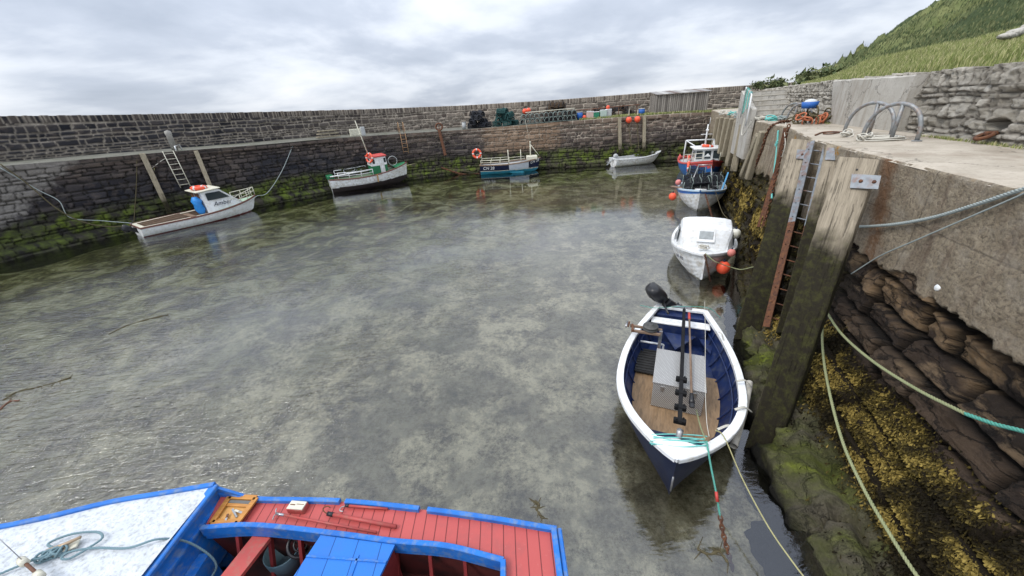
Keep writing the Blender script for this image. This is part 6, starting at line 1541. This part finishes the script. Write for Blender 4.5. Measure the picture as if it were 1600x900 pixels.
m.build('roof', [M['roof'], mk('pale_roof_sheet', (.42, .41, .39), (.34, .33, .31), 3, .7), mk('brown_roof_sheet', (.16, .12, .10), (.12, .09, .08), 3, .8)], sh, local=True)
# creels on the far quay
def fq(u, back, dz=0.0):
    p, n, t = far_edge(u, back); return p+Vector((0, 0, .03+dz)), math.atan2(t.y, t.x)
cB = creel('creel', M['net1'], M['hoop'], 'dark creel in the double row along the far quay edge', 'dark creels rowed along the far quay edge', big=1.5)
first = True
for lay in range(2):
    for k in range(12):
        p, a = fq(818+k*7.2, .55, lay*.40); r3 = (0, 0, a+pi/2+random.gauss(0, .1))
        lb = '%s creel from the left in the %s layer of the dark quay-edge row' % (['first', 'second', 'third', 'fourth', 'fifth', 'sixth', 'seventh', 'eighth', 'ninth', 'tenth', 'eleventh', 'last'][k], ['lower', 'upper'][lay])
        if first: cB.location = p; cB.rotation_euler = r3; cB['label'] = lb; first = False
        else: dup(cB, p, rot=r3, label=lb)
def heap(proto, u0, u1, back, n, hmax, rows_=3):
    first = True
    for k in range(n):
        f = random.random(); lay = k % rows_; sp = 1-lay/(rows_+.5); u = (u0+u1)/2+(f-.5)*(u1-u0)*sp; p, a = fq(u, back+random.uniform(0, 1.0), lay*hmax/rows_)
        r3 = (random.gauss(0, .15), random.gauss(0, .15), random.uniform(0, pi))
        if first: proto.location = p; proto.rotation_euler = r3; first = False
        else: dup(proto, p, rot=r3)
heap(creel('creel', M['net1'], M['net1'], 'black creel in the heap at the left end of the quay stores', 'black creels heaped at the left end', big=1.8), 731, 762, .7, 15, 1.3, 4)
heap(creel('creel', M['net2'], M['net2'], 'teal netted creel in the green heap on the far quay', 'teal creels heaped on the far quay', big=1.7), 768, 806, .7, 20, 1.35, 4)
heap(creel('creel', M['net3'], M['net1'], 'brown creel in the heap at the foot of the parapet', 'brown creels heaped by the parapet', big=1.6), 848, 905, 2.6, 24, 1.5, 4)
heap(creel('creel', M['net1'], M['net3'], 'dark brown creel in the low heap near the shed', 'creels heaped left of the shed', big=1.5), 905, 1003, 2.2, 20, .8, 2)
# tubs and buoys along the far edge
def tub(u, back, r, h, mat, label, box=False):
    p, a = fq(u, back)
    t_ = thing('tub' if not box else 'fish_box', label, 'tub' if not box else 'box', p, a); m = MB()
    if box: m.box((0, 0, h/2), (r*2, r*1.5, h), bev=.03); m.build('body', mat, t_, local=True); m = MB(); m.box((0, 0, h+.015), (r*2.06, r*1.56, .05), bev=.015); m.build('rim', M['whiteclean'], t_, local=True)
    else: m.lathe((0, 0, 0), [(0, 0), (r*.86, 0), (r, h*.5), (r*.95, h), (r*.88, h), (r*.85, .05), (0, .05)], 18); m.build('body', mat, t_, local=True); m = MB(); m.torus((0, 0, h), r*.96, .025, (0, 0, 1), 18, 6); m.build('rim', M['greybin'], t_, local=True)
tub(725, .6, .18, .55, M['greybin'], 'small pale grey tub left of the black creel heap')
tub(907, .6, .27, .60, M['bluebin'], 'bright blue tub on the quay edge right of the dark creels')
tub(923, .6, .30, .55, mk('pale_pink_box', (.55, .40, .36), (.45, .34, .3), 5, .6), 'pale pink box between the blue tub and the green box', True)
tub(932, .6, .29, .50, M['greenbin'], 'green fish box in the middle of the coloured boxes', True)
tub(944, .6, .28, .60, mk('pale_green_box', (.42, .52, .46), (.36, .44, .4), 5, .6), 'pale mint fish box right of the green one', True)
tub(952, .7, .26, .62, M['greybin'], 'grey fish box with red top stuff, last of the coloured boxes', True)
tub(1003, .5, .26, .50, M['bluebin'], 'blue bucket on the quay edge just left of the shed')
for (u, bk, r, z, lab) in ((914, .5, .17, .17, 'small orange buoy on the quay beside the blue tub'), (821, 1.0, .22, 1.05, 'left one of the pair of orange buoys on top of the dark creels'), (827, 1.0, .2, 1.1, 'right one of the pair of orange buoys on top of the dark creels'), (951, .7, .16, .8, 'small orange float lying on the grey fish box')):
    p, a = fq(u, bk, z); buoy(lab, p, r, M['orange'], 'orange floats on the far quay')
p0, _ = fq(822, .3, .95); p1, _ = fq(898, .3, .95); o = pole('pole', 'thin pale pole resting along the top of the dark creel row', p0, p1, .06, M['cream'], 'pole', bev=.01)
p0, _ = fq(885, .9, .75); p1, _ = fq(1000, .8, .85); pole('handrail', 'long rusty rail standing behind the coloured boxes on the far quay', p0, p1, .07, M['brassy'], 'rail', bev=.01)
for k, u in enumerate((890, 928, 968, 996)): p, _ = fq(u, .85); pole('rail_post', ['short rusty post under the long rail left of the blue tub', 'short rusty post under the long rail behind the pale pink box', 'short rusty post under the long rail near the left hanging buoy', 'short rusty post under the long rail beside the shed'][k], p, p+Vector((0, 0, .85)), .06, M['brassy'], 'post', 'short posts under the long rail', bev=.01)
for u, lab, ur in ((982.5, 'left one of the two orange buoys hanging below the quay edge', 983), (996, 'right one of the two orange buoys hanging below the quay edge', 994)):
    D = math.hypot(*far_edge(u)[0].xy)-.30; p = ondist(u, 187.5 if u < 990 else 186.5, D); buoy(lab, p, .25, M['orange'], 'orange buoys hung on the far wall')
    a = ondist(u, 181, D+.1); b = ondist(ur+4, 236, D-.3); rope('hanging_rope', [a, p+Vector((0, 0, -.2)), b], .03, M['ropebrown'], 'brown rope hanging beneath %s hung orange buoy' % ('the left' if u < 990 else 'the right'), strands=False)
    pole('hanging_bar', 'thin pale rod above the %s hung orange buoy' % ('left' if u < 990 else 'right'), a, a+Vector((0, 0, .5)), .05, M['cream'], 'rod', bev=.01)
# ropes on the left wall
def fr_(u, v, off_=.5): p, n, t = far_edge(max(u, 2)); return ondist(u, v, math.hypot(p.x, p.y)-off_)
rope('mooring_rope', [fr_(459, 224, .0), fr_(440, 268, .8), fr_(418, 301, 1.3), fr_(402, 306, 1.8), at(394, 312, .95)], .022, M['ropegrey'], 'pale rope slanting from the left boat bow up to the quay edge', strands=False)
rope('mooring_rope', [fr_(214, 242, .1), fr_(213, 290, .3), fr_(209, 352, .7)], .022, M['ropebrown'], 'brown rope hanging straight down the wall left of the leftmost boat', strands=False)
rope('mooring_rope', [fr_(0, 256, .4), fr_(40, 285, .6), fr_(95, 330, 1.0), fr_(150, 352, 1.4), at(222, 354, .3)], .028, M['ropebrown'], 'long brown weedy rope slanting across the left wall to the boat stern', strands=False)
rope('mooring_rope', [fr_(0, 262, .4), fr_(60, 297, .6), fr_(92, 314, .9), fr_(110, 340, 1.0), fr_(160, 345, 1.2), at(222, 350, .5)], .02, M['ropegrey'], 'paler rope above the weedy one on the left wall', strands=False)
rope('mooring_rope', [at(634, 259, 1.4), fr_(650, 255, .5)], .02, M['ropeyellow'], 'short yellow line from the green-trimmed boat bow to the wall', strands=False)
rope('mooring_rope', [at(522, 284, .8), fr_(512, 291, .5), fr_(500, 297, .6)], .02, M['ropeyellow'], 'short yellow line from the stern of the green-trimmed boat', strands=False)
rope('mooring_rope', [fr_(241, 262, .1), fr_(238, 285, .2), fr_(247, 293, .2), fr_(239, 270, .2)], .03, M['ropeyellow'], 'loop of faded rope hanging on the leaning post left of the ladder', strands=False)
rope('mooring_rope', [fr_(238, 262, .2), fr_(262, 246, .1), fr_(300, 238, .1)], .02, M['ropewhite'], 'pale rope between the leaning posts at the tall ladder', strands=False)
chain('chain', [fr_(690, 262, .6), fr_(722, 272, .9), fr_(745, 272, 1.2), at(757, 269, .1)], .2, .035, M['rust'], 'dark chain lying on the wall foot left of the navy-panelled boat')
rope('mooring_rope', [at(756, 256, .8), fr_(735, 268, 1.0), fr_(700, 262, .6)], .02, M['ropebrown'], 'dark rope from the navy-panelled boat stern to the wall foot', strands=False)
# ================================================================== RIGHT QUAY FURNITURE
def face(u, v):                       # point of the near wall face seen at (u, v)
    d = 3.9
    for _ in range(12):
        p = onp(u, v, d); s_ = p.dot(TQ); z = max(-.6, min(QZ, p.z))
        f = float(np.interp(s_, [0, 5, 8, 10, 14, 20, 38], [1, 1, .85, .68, .5, .36, .12]))
        o_ = float(np.interp(-z, -prof[:, 1], prof[:, 0]))*f
        d = d*.5+.5*(edge_d(s_)-o_)
    return onp(u, v, d-.04)
def pile(label, tl, trr, bl_, br_, ztop, zbot, thick=.34, group='big timber piles leaning on the near wall', chamfer=.02):
    """front face from four photo corners, top at height ztop, foot at height zbot"""
    a, b, c, d = at(*tl, ztop), at(*trr, ztop-.02), at(*br_, zbot), at(*bl_, zbot)
    n = (b-a).cross(d-a).normalized(); n = n if n.dot(NQ) > 0 else -n
    m = MB(); K = 26; secs = []
    for k in range(K+1):
        q = k/K; l_, r_ = a.lerp(d, q), b.lerp(c, q); w_ = (r_-l_).normalized(); j = Vector((random.gauss(0, .004), random.gauss(0, .004), 0))
        secs.append([l_+j, l_+w_*.02-n*.012+j, r_-w_*.02-n*.012+j, r_+j, r_+n*thick, l_+n*thick])
    m.loft(secs, smooth=False, closed=True); m.add(secs[0], [(5, 4, 3, 2, 1, 0)]); m.add(secs[-1], [(0, 1, 2, 3, 4, 5)])
    zx = (a-d).normalized(); yx = n-zx*n.dot(zx); yx.normalize(); xx = yx.cross(zx); t_ = thing('timber_pile', label, 'timber pile', d, 0, group, rot=tuple(Matrix((xx, yx, zx)).transposed().to_euler()))
    m.build('timber', M['timber'], t_); return t_, n, a, b, c, d
def plate(t_, corners, d_or_pts, n, label=None, bolts=(), name='bracket_plate', th=.012):
    m = MB(); m.prism(corners, -n*th); m.build(name, M['galv'], t_)
    for (p) in bolts: m = MB(); m.cyl(p-n*th, p-n*(th+.022), .028, .024, n=8); m.build('bolt', M['rust'], t_)
def on_plane(u, v, p0, n):
    r = ray(u, v); o_ = Vector((0, 0, EYE)); t = (p0-o_).dot(n)/r.dot(n); return o_+r*t
tA, nA, a, b, c, d = pile('nearest weathered timber pile with rusty bolted bracket near its top, mossy below', (1311, 245), (1374, 250), (1163, 700), (1216, 700), 3.95, .0, .24)
pl = lambda pts: [on_plane(u, v, a-nA*.014, nA) for u, v in pts]
plate(tA, pl([(1331, 272), (1377, 275), (1372, 296), (1328, 294)]), None, nA, bolts=pl([(1345, 284), (1366, 285)]))
m = MB(); q = pl([(1339, 265)])[0]; m.cyl(q, q-nA*.006, .014, n=10); m.build('bolt_hole', M['black'], tA)
tB, nB, a, b, c, d = pile('second timber pile, left of the galvanised ladder, dark and mossy towards its foot', (1236, 217), (1272, 220), (1146, 530), (1190, 530), 3.92, .0, .30)
pl = lambda pts: [on_plane(u, v, a-nB*.014, nB) for u, v in pts]
plate(tB, pl([(1246, 234), (1268, 235), (1266, 249), (1244, 248)]), None, nB, bolts=pl([(1254, 242)]))
q0 = on_plane(1300, 234, a+nB*.05, nB)
tC, nC, a2, b2_, c2, d2_ = pile('narrow timber pile squeezed between the galvanised ladder and the nearest pile', (1292, 226), (1318, 229), (1212, 520), (1240, 520), 3.90, .7, .2)
pl = lambda pts: [on_plane(u, v, a2-nC*.014, nC) for u, v in pts]
plate(tC, pl([(1293, 231), (1317, 232), (1312, 251), (1289, 250)]), None, nC, bolts=pl([(1309, 243)]))
# ladder: galvanised above, rusty below
lt = thing('ladder', 'steel ladder between the piles, galvanised above and rusty below', 'ladder', at(1206, 516, .2))
def lad(q): 
    top = [at(1270, 223, 3.86), at(1296, 225, 3.86)]; bot = [at(1200, 512, .35), at(1226, 520, .35)]
    return top[0].lerp(bot[0], q), top[1].lerp(bot[1], q)
l0, r0_ = lad(0); l1, r1_ = lad(1); nl = (r0_-l0).cross(l1-l0).normalized(); nl = nl if nl.dot(NQ) > 0 else -nl
for (qa, qb, mt_) in ((0, .45, M['galv']), (.45, 1, M['rust'])):
    for side in (0, 1):
        A_, B_ = lad(qa)[side]-nl*.06, lad(qb)[side]-nl*.06; m = MB(); m.beam(A_, B_, .15, .02, up=nl); sg = -1 if side == 0 else 1
        w_ = (r0_-l0).normalized(); m.beam(A_+w_*sg*.04+nl*.04, B_+w_*sg*.04+nl*.04, .014, .09, up=nl); m.build('side_channel', mt_, lt)
for k in range(13):
    q = (k+.6)/13.3; A_, B_ = lad(q); m = MB(); m.tube([A_-nl*.02, B_-nl*.02], .014, 8); m.build('rung', M['galv'] if q < .45 else M['rust'], lt)
    for side, P_ in ((0, A_), (1, B_)): 
        m = MB(); m.cyl(P_-nl*.07, P_-nl*.095, .013, n=6); m.build('bolt', M['galv'] if q < .45 else M['rust'], lt)
# rusty steel channel with chain further along
def railbeam(name, label, pts, w_, mat, cat, group=None):
    m = MB()
    for a_, b_ in zip(pts, pts[1:]): m.beam(a_, b_, w_, w_*.45)
    o = m.build(name, mat, loc=pts[-1]); return tag(o, label, cat, group)
railbeam('steel_channel', 'long rusty steel channel down the wall left of the second pile', [face(1228, 200), face(1212, 270), face(1186, 355)], .13, M['rust'], 'steel channel')
chain('chain', [face(1233, 195), face(1220, 245), face(1204, 310), face(1190, 360)], .13, .020, M['rust'], 'heavy rusty chain hanging beside the long steel channel')
chain('chain', [at(1235, 189, 3.95), at(1215, 192, 3.95), face(1200, 205), face(1190, 235), face(1178, 265)], .15, .022, M['rust'], 'second rusty chain draped over the quay edge by the far hoops')
rope('hanging_rope', [face(1216, 204), face(1213, 240), face(1207, 290), face(1206, 310)], .03, M['ropeturq'], 'pale turquoise rope hanging down the wall by the steel channel')
m = MB(); q = face(1215, 222); 
for k in range(4): m.torus(q+Vector((0, 0, -.03*k)), .055, .022, (math.sin(k*2), math.cos(k*3), .6), 12, 6)
o = m.build('rope_knot', M['ropeturq'], loc=q); tag(o, 'knot of turquoise rope near the top of the hanging turquoise rope', 'rope')
rope('hanging_rope', [at(1228, 192, 3.95), face(1226, 205), face(1227, 225), face(1222, 245)], .016, M['ropewhite'], 'thin white rope looping over the quay edge by the far hoops')
# far timber fenders along the right wall
for k, (u0, v0, u1, v1, w_) in enumerate([(1124, 183, 1116, 226, .20), (1131, 181, 1121, 232, .22), (1139, 182, 1127, 240, .24), (1147, 183, 1133, 245, .22), (1156, 186, 1140, 260, .26), (1166, 192, 1150, 268, .30)]):
    a = face(u0, v0+2)-NQ*.12; b = face(u1, v1)-NQ*.10; a.z = max(a.z, 3.6)
    labs = ['farthest thin timber fender at the harbour corner', 'second timber fender from the harbour corner', 'third timber fender from the harbour corner', 'fourth timber fender from the harbour corner, just beyond the steps', 'fifth timber fender from the harbour corner, beside the steps', 'broad pale timber fender nearest the steps']
    pole('timber_fender', labs[k], a, b, w_, M['timber2'], 'timber fender', 'timber fenders on the right wall', bev=.03)
for k, (u0, v0, u1, v1) in enumerate([(1196, 205, 1172, 280), (1190, 210, 1163, 275)]):
    pole('timber_fender', ['pale board fender left of the draped chain', 'paler broad board fender beyond the draped chain'][k], face(u0, v0)-NQ*.08, face(u1, v1)-NQ*.08, .24, M['timber2'], 'timber fender', 'timber fenders on the right wall', bev=.03)
# handrail on the steps with ropes
q0, q1 = W(d0-.10, s0-.05, QZ), W(d0-.10, s0+2.5, 5.1)
hr = thing('handrail', 'white tubular handrail beside the concrete steps, hung with turquoise rope', 'handrail', q0)
a_ = q0-NQ*.22; m = MB(); m.tube([a_+Vector((0, 0, -.2)), a_+Vector((0, 0, 1.04)), a_+TQ*1.2+Vector((0, 0, 1.34)), a_+TQ*1.25+Vector((0, 0, .1))], .03, 8); m.build('rail', M['whiteclean'], hr)
for k in range(4):
    x = .10+.22*k; p_ = a_+TQ*x+Vector((0, 0, 1.05+.24*x)); rope('hanging_rope', [p_+Vector((0, 0, -.6-.12*k))-NQ*.06, p_-NQ*.05, p_+Vector((0, 0, .05)), p_+NQ*.04+TQ*.05, p_+Vector((0, 0, -.5))+NQ*.02], .02, [M['ropeturq'], M['ropewhite'], M['ropeturq'], M['ropeteal']][k], ['nearest turquoise', 'off-white', 'middle turquoise', 'farthest teal'][k]+' rope draped over the handrail by the steps')
rope('hanging_rope', [a_+Vector((0, 0, .1))-NQ*.1, a_+Vector((0, 0, -.45))-NQ*.14-TQ*.15, a_+Vector((0, 0, -.5))-NQ*.12-TQ*.5, a_+Vector((0, 0, .02))-TQ*.8], .026, M['ropewhite'], 'off-white rope loop sagging over the wall edge at the foot of the steps')
# rope bundles along the quay edge beyond the hoops
for k, (u, v) in enumerate([(1128, 177), (1143, 178), (1153, 181), (1190, 186), (1205, 187), (1221, 186)]):
    c0_ = at(u, v, QZ+.06); m = MB()
    for j in range(5): m.torus(c0_+Vector((random.uniform(-.08, .08), random.uniform(-.1, .1), .02*j)), random.uniform(.13, .2), .022, (random.gauss(0, .3), random.gauss(0, .3), 1), 16, 6)
    o = m.build('rope_coil', [M['ropewhite'], M['ropeturq'], M['ropegrey']][k % 3], loc=c0_); tag(o, ['pale rope coil at the harbour corner on the right quay edge', 'turquoise rope coil on the edge above the far timber fenders', 'grey rope coil on the edge just beyond the steps', 'pale rope coil at the foot of the steps', 'turquoise rope coil just right of the steps', 'grey rope coil by the far hoops'][k], 'rope coil', 'rope coils on the right quay')
# tubular grab hoops
def hoopset(label, A0, A1, B0, B1, h, r, group='tubular grab hoops on the quay'):
    root = thing('grab_hoops', label, 'grab hoops', A0, 0, group)
    for (p, q) in ((A0, A1), (B0, B1)):
        m = MB(); pts = []
        for k in range(17):
            a = pi*k/16; x = .5-.5*math.cos(a); pts.append(p.lerp(q, x)+Vector((0, 0, h*math.sin(a)**.75)))
        m.tube(pts, r, 12); m.build('hoop', M['galvpipe'], root)
        tp_ = p.lerp(q, .56)+Vector((0, 0, h)); ft = p.lerp(q, .56)+(A0-B0)*(.0); m = MB(); m.tube([tp_, ft], r*.95, 12); m.build('strut', M['galvpipe'], root)
        for e_ in (p, q, ft): m = MB(); m.cyl(e_+Vector((0, 0, .0)), e_+Vector((0, 0, .02)), r*2.1, n=14); m.build('foot_plate', M['galvpipe'], root)
zq = QZ+.012
hoopset('near pair of grey tubular grab hoops on the quay above the ladder', at(1318, 209, zq), at(1391, 213, zq), at(1346, 217, zq), at(1432, 221, zq), .70, .038)
hoopset('far pair of grey tubular grab hoops on the quay beside the blue tub', at(1219, 188, zq), at(1258, 190, zq), at(1228, 191, zq), at(1266, 191.5, zq), .62, .032)
# rope coil at the near hoops
m = MB()
for k in range(7):
    c0_ = at(1376, 217, zq+.02); R0 = .20+.028*k; pts = []
    for j in range(30):
        a = 2*pi*j/29; pts.append(c0_+NQ*R0*1.1*math.cos(a)+TQ*R0*.9*math.sin(a)+Vector((0, 0, .018*(k % 3)+.008*math.sin(3*a+k))))
    m.tube(pts, .014, 6, caps=False)
o = m.build('rope_coil', M['ropewhite'], loc=at(1376, 217, zq)); tag(o, 'flat off-white rope coil lying under the near grab hoops', 'rope coil')
for (u, v, nn, lab) in ((1322, 211, 9, 'tangle of off-white rope tied round the left foot of the near hoops'), (1352, 217, 8, 'knot of off-white rope round the second foot of the near hoops')):
    m = MB(); c0_ = at(u, v, zq+.04)
    for k in range(nn): m.torus(c0_+Vector((random.uniform(-.08, .08), random.uniform(-.05, .05), random.uniform(0, .05))), random.uniform(.05, .10), .014, (random.gauss(0, .8), random.gauss(0, .8), 1), 14, 6)
    o = m.build('rope_tangle', M['ropewhite'], loc=c0_); tag(o, lab, 'rope')
m = MB(); m.tube(smooth_path([at(1274, 211, zq+.02), at(1285, 207, zq+.02), at(1303, 206, zq+.025), at(1318, 207, zq+.03)], 6), .02, 8); m.tube(smooth_path([at(1286, 209, zq+.02), at(1300, 209, zq+.02), at(1316, 206, zq+.03)], 6), .016, 8); o = m.build('rusty_bar', M['rust'], loc=at(1290, 209, zq)); tag(o, 'rusty bar lying on the quay edge left of the near hoops', 'bar')
# junk heap with blue tub beyond the buttress
c0_ = at(1268, 183, QZ)
c0_ = W(5.9, 17.6, QZ)
def jk(u, v, z): return at(u, v, z)
tb_ = jk(1264, 169, QZ+.50); t_ = thing('tub', 'bright blue tub full of white stuff on the heap beyond the buttress', 'tub', tb_)
m = MB(); m.lathe((0, 0, 0), [(0, 0), (.22, 0), (.25, .2), (.23, .2), (.21, .14)], 20); m.build('body', M['bluebin'], t_, local=True); m = MB(); m.ball((0, 0, .17), .20, 14, (1, 1, .6)); m.build('contents', mk('white_netting', (.6, .62, .62), (.45, .47, .48), 30, .9, .6), t_, local=True)
m = MB()
for k in range(16): c_ = tb_+NQ*random.uniform(-.3, .6)+TQ*random.uniform(-.6, .7)+Vector((0, 0, random.uniform(-.48, -.08))); m.torus(c_, random.uniform(.12, .26), .025, (random.gauss(0, 1), random.gauss(0, 1), random.gauss(0, 1)), 16, 6)
o = m.build('rope_heap', M['ropebrown'], loc=tb_-Vector((0, 0, .5))); tag(o, 'heap of dark brown rope and net under the blue tub', 'rope heap')
m = MB()
for k in range(9): c_ = tb_+NQ*random.uniform(-.35, .5)+TQ*random.uniform(-.7, .1)+Vector((0, 0, random.uniform(-.42, -.2))); m.torus(c_, random.uniform(.08, .16), .022, (random.gauss(0, 1), random.gauss(0, 1), random.gauss(0, 1)), 14, 6)
o = m.build('rope_heap', mk('orange_net_rope', (.5, .16, .08), (.36, .12, .06), 12, .9), loc=tb_-Vector((0, 0, .4))); tag(o, 'orange-brown rope tangle spilling from the heap under the blue tub', 'rope heap')
m = MB(); 
for k in range(8): c_ = at(1256+random.uniform(-14, 12), 189.5+random.uniform(-1, 1.5), zq+.04); m.torus(c_, random.uniform(.08, .15), .02, (random.gauss(0, .5), random.gauss(0, .5), 1), 14, 6)
o = m.build('rope_tangle', M['ropewhite'], loc=at(1256, 190, zq)); tag(o, 'off-white rope tangle on the quay at the foot of the far hoops', 'rope')
# rusty mooring ring in the wall hole
q = W(5.86, 9.30, 4.02); t_ = thing('mooring_ring', 'large rusty iron ring at the hole in the foot of the rubble wall', 'mooring ring', q)
m = MB(); m.torus(q+Vector((0, 0, .03)), .105, .032, (NQ*-.5+Vector((0, 0, 1))), 26, 10); m.build('ring', M['rust'], t_); m = MB(); m.box(q+NQ*.08+Vector((0, 0, .07)), (.20, .10, .07), Matrix.Rotation(-.33, 3, 'Z'), bev=.02); m.build('staple', M['rust'], t_)
# ropes on the concrete face
def cf(u, v, off_=.05): 
    d = 3.9
    for _ in range(8): p = onp(u, v, d); d = edge_d(p.dot(TQ))-float(np.interp(-max(-.6, min(3.9, p.z)), -prof[:, 1], prof[:, 0]))
    return onp(u, v, d-off_)
rope('mooring_rope', [face(1309, 353)+NQ*.05, cf(1345, 354, .06), cf(1400, 350), cf(1460, 339), cf(1530, 318), cf(1575, 303), cf(1610, 292), cf(1660, 275)], .024, M['ropegrey'], 'thick pale grey rope stretched across the concrete from the nearest pile', pitch=.12)
rope('mooring_rope', [cf(1330, 428), cf(1375, 400), cf(1430, 376), cf(1490, 350), cf(1560, 320), cf(1610, 298)], .010, M['ropegrey'], 'thinner grey rope just below the thick one on the concrete', strands=False)
rope('mooring_rope', [face(1291, 478)-NQ*.05, face(1320, 520)-NQ*.06, face(1370, 563)-NQ*.07, face(1440, 608)-NQ*.06, face(1520, 648)-NQ*.06], .021, M['ropegreen'], 'thick faded green rope slanting to the right edge over the dark rock', pitch=.11)
rope('mooring_rope', [face(1520, 648)-NQ*.06, face(1565, 664)-NQ*.05, face(1605, 674)-NQ*.05, face(1660, 690)-NQ*.05], .022, M['ropeteal'], 'teal spliced length of the thick rope at the right edge', pitch=.11)
rope('mooring_rope', [face(1291, 478)-NQ*.05, face(1294, 540)-NQ*.08, face(1304, 600)-NQ*.09, face(1330, 690)-NQ*.10, face(1365, 765)-NQ*.10, face(1410, 840)-NQ*.10, face(1450, 900)-NQ*.10, face(1490, 950)-NQ*.10], .020, M['ropegreen'], 'thick yellow-green rope falling over the seaweed to the bottom edge', pitch=.11)
q = cf(1465, 449, -.01); m = MB(); m.lathe(q, [(.0, .012), (.036, .012), (.05, -.0), (.044, -.01), (.0, -.01)], 22, axis=-NQ+Vector((0, 0, .25))); o = m.build('white_disc', M['whiteclean'], loc=q); tag(o, 'small white oval disc fixed to the concrete face', 'disc')
# floating weed strands
for k, (pts, lab) in enumerate([([(836, 782), (842, 788), (838, 795), (843, 803), (847, 812)], 'short dark weed strand floating right of the red deck'), ([(5, 625), (28, 612), (55, 606), (85, 598), (110, 590)], 'brown floating weed strand at the far left edge'), ([(170, 522), (200, 508), (235, 498), (262, 492)], 'thin dark weed strand floating in the left of the harbour'), ([(0, 640), (14, 628), (30, 626)], 'reddish clump of floating weed at the left edge'), ([(1090, 858), (1108, 866), (1124, 862), (1138, 880)], 'black weed strand floating near the rusty chain')]):
    P_ = smooth_path([at(u, v, .004) for u, v in pts], 6); m = MB(); m.tube(P_, [.006+.02*random.random()*(1 if k != 0 else .8) for _ in P_], 5)
    for p_ in P_[::2]: m.tube([p_, p_+Vector((random.uniform(-.14, .14), random.uniform(-.14, .14), 0))], [.010, .004], 4)
    o = m.build('floating_weed', [M['brassy'] if k == 3 else M['ropebrown'], M['ropebrown']][0 if k == 3 else 1], loc=P_[0]); tag(o, lab, 'seaweed', 'floating weed strands')
# bushes on the skyline
for (u, v, r_, lab) in ((1186, 131.5, .5, 'small dark bush on the skyline above the shed end'), (1212, 130, .8, 'low dark bush on the skyline left of the hill'), (1272, 124, 1.0, 'rounded green bush at the foot of the hill, behind the wall'), (1283, 121, 1.1, 'taller green bush at the foot of the hill, behind the wall')):
    D_ = 41.5 if u < 1230 else 30; c_ = ondist(u, v, D_); t_ = thing('bush', lab, 'bush', (c_.x, c_.y, c_.z-r_*.7), 0, 'bushes on the skyline')
    V_ = []; F_ = []; rn = []
    for i in range(900):
        th = random.uniform(0, 2*pi); ph_ = random.uniform(-1, 1); rr2 = r_*(random.random()**.4)*(.8+.4*math.sin(th*3+u)); p_ = Vector((math.cos(th)*rr2*1.3*math.sqrt(1-ph_**2), math.sin(th)*rr2*math.sqrt(1-ph_**2), r_*.6+ph_*rr2*.6)); s_ = r_*.11
        o_ = len(V_); V_ += [p_+Vector([random.gauss(0, s_) for _ in range(3)]) for _ in range(3)]; F_.append((o_, o_+1, o_+2)); rn += [random.random()]*3
    me = bpy.data.meshes.new('foliage'); me.from_pydata([tuple(p) for p in V_], [], F_); a_ = me.attributes.new('rnd', 'FLOAT', 'POINT'); a_.data.foreach_set('value', rn); me.materials.append(M['leaf']); o = bpy.data.objects.new('foliage', me); COL.objects.link(o); o.parent = t_
    m = MB(); m.tube([(0, 0, -.3), (0, 0, r_*.5)], [.05, .02], 6); m.build('stem', M['wood'], t_, local=True)
# pale rock outcrop on the bank
c_ = ondist(1582, 52, 16); m = MB(); 
for k in range(4):
    q = c_+TQ*(-.3-.45*k)*-1*0+NQ*0+Vector((.28*k-.1, .1*k, -.05+.06*k)); m.ball(q, .15, 12, (1.5, .8, .4+.3*random.random()))
o = m.build('rock_outcrop', mk('pale_rock', (.5, .48, .43), (.34, .32, .28), 3, .9, 1.0, 8, .1), loc=c_); tag(o, 'pale rock outcrop in the grass at the upper right edge', 'rock')
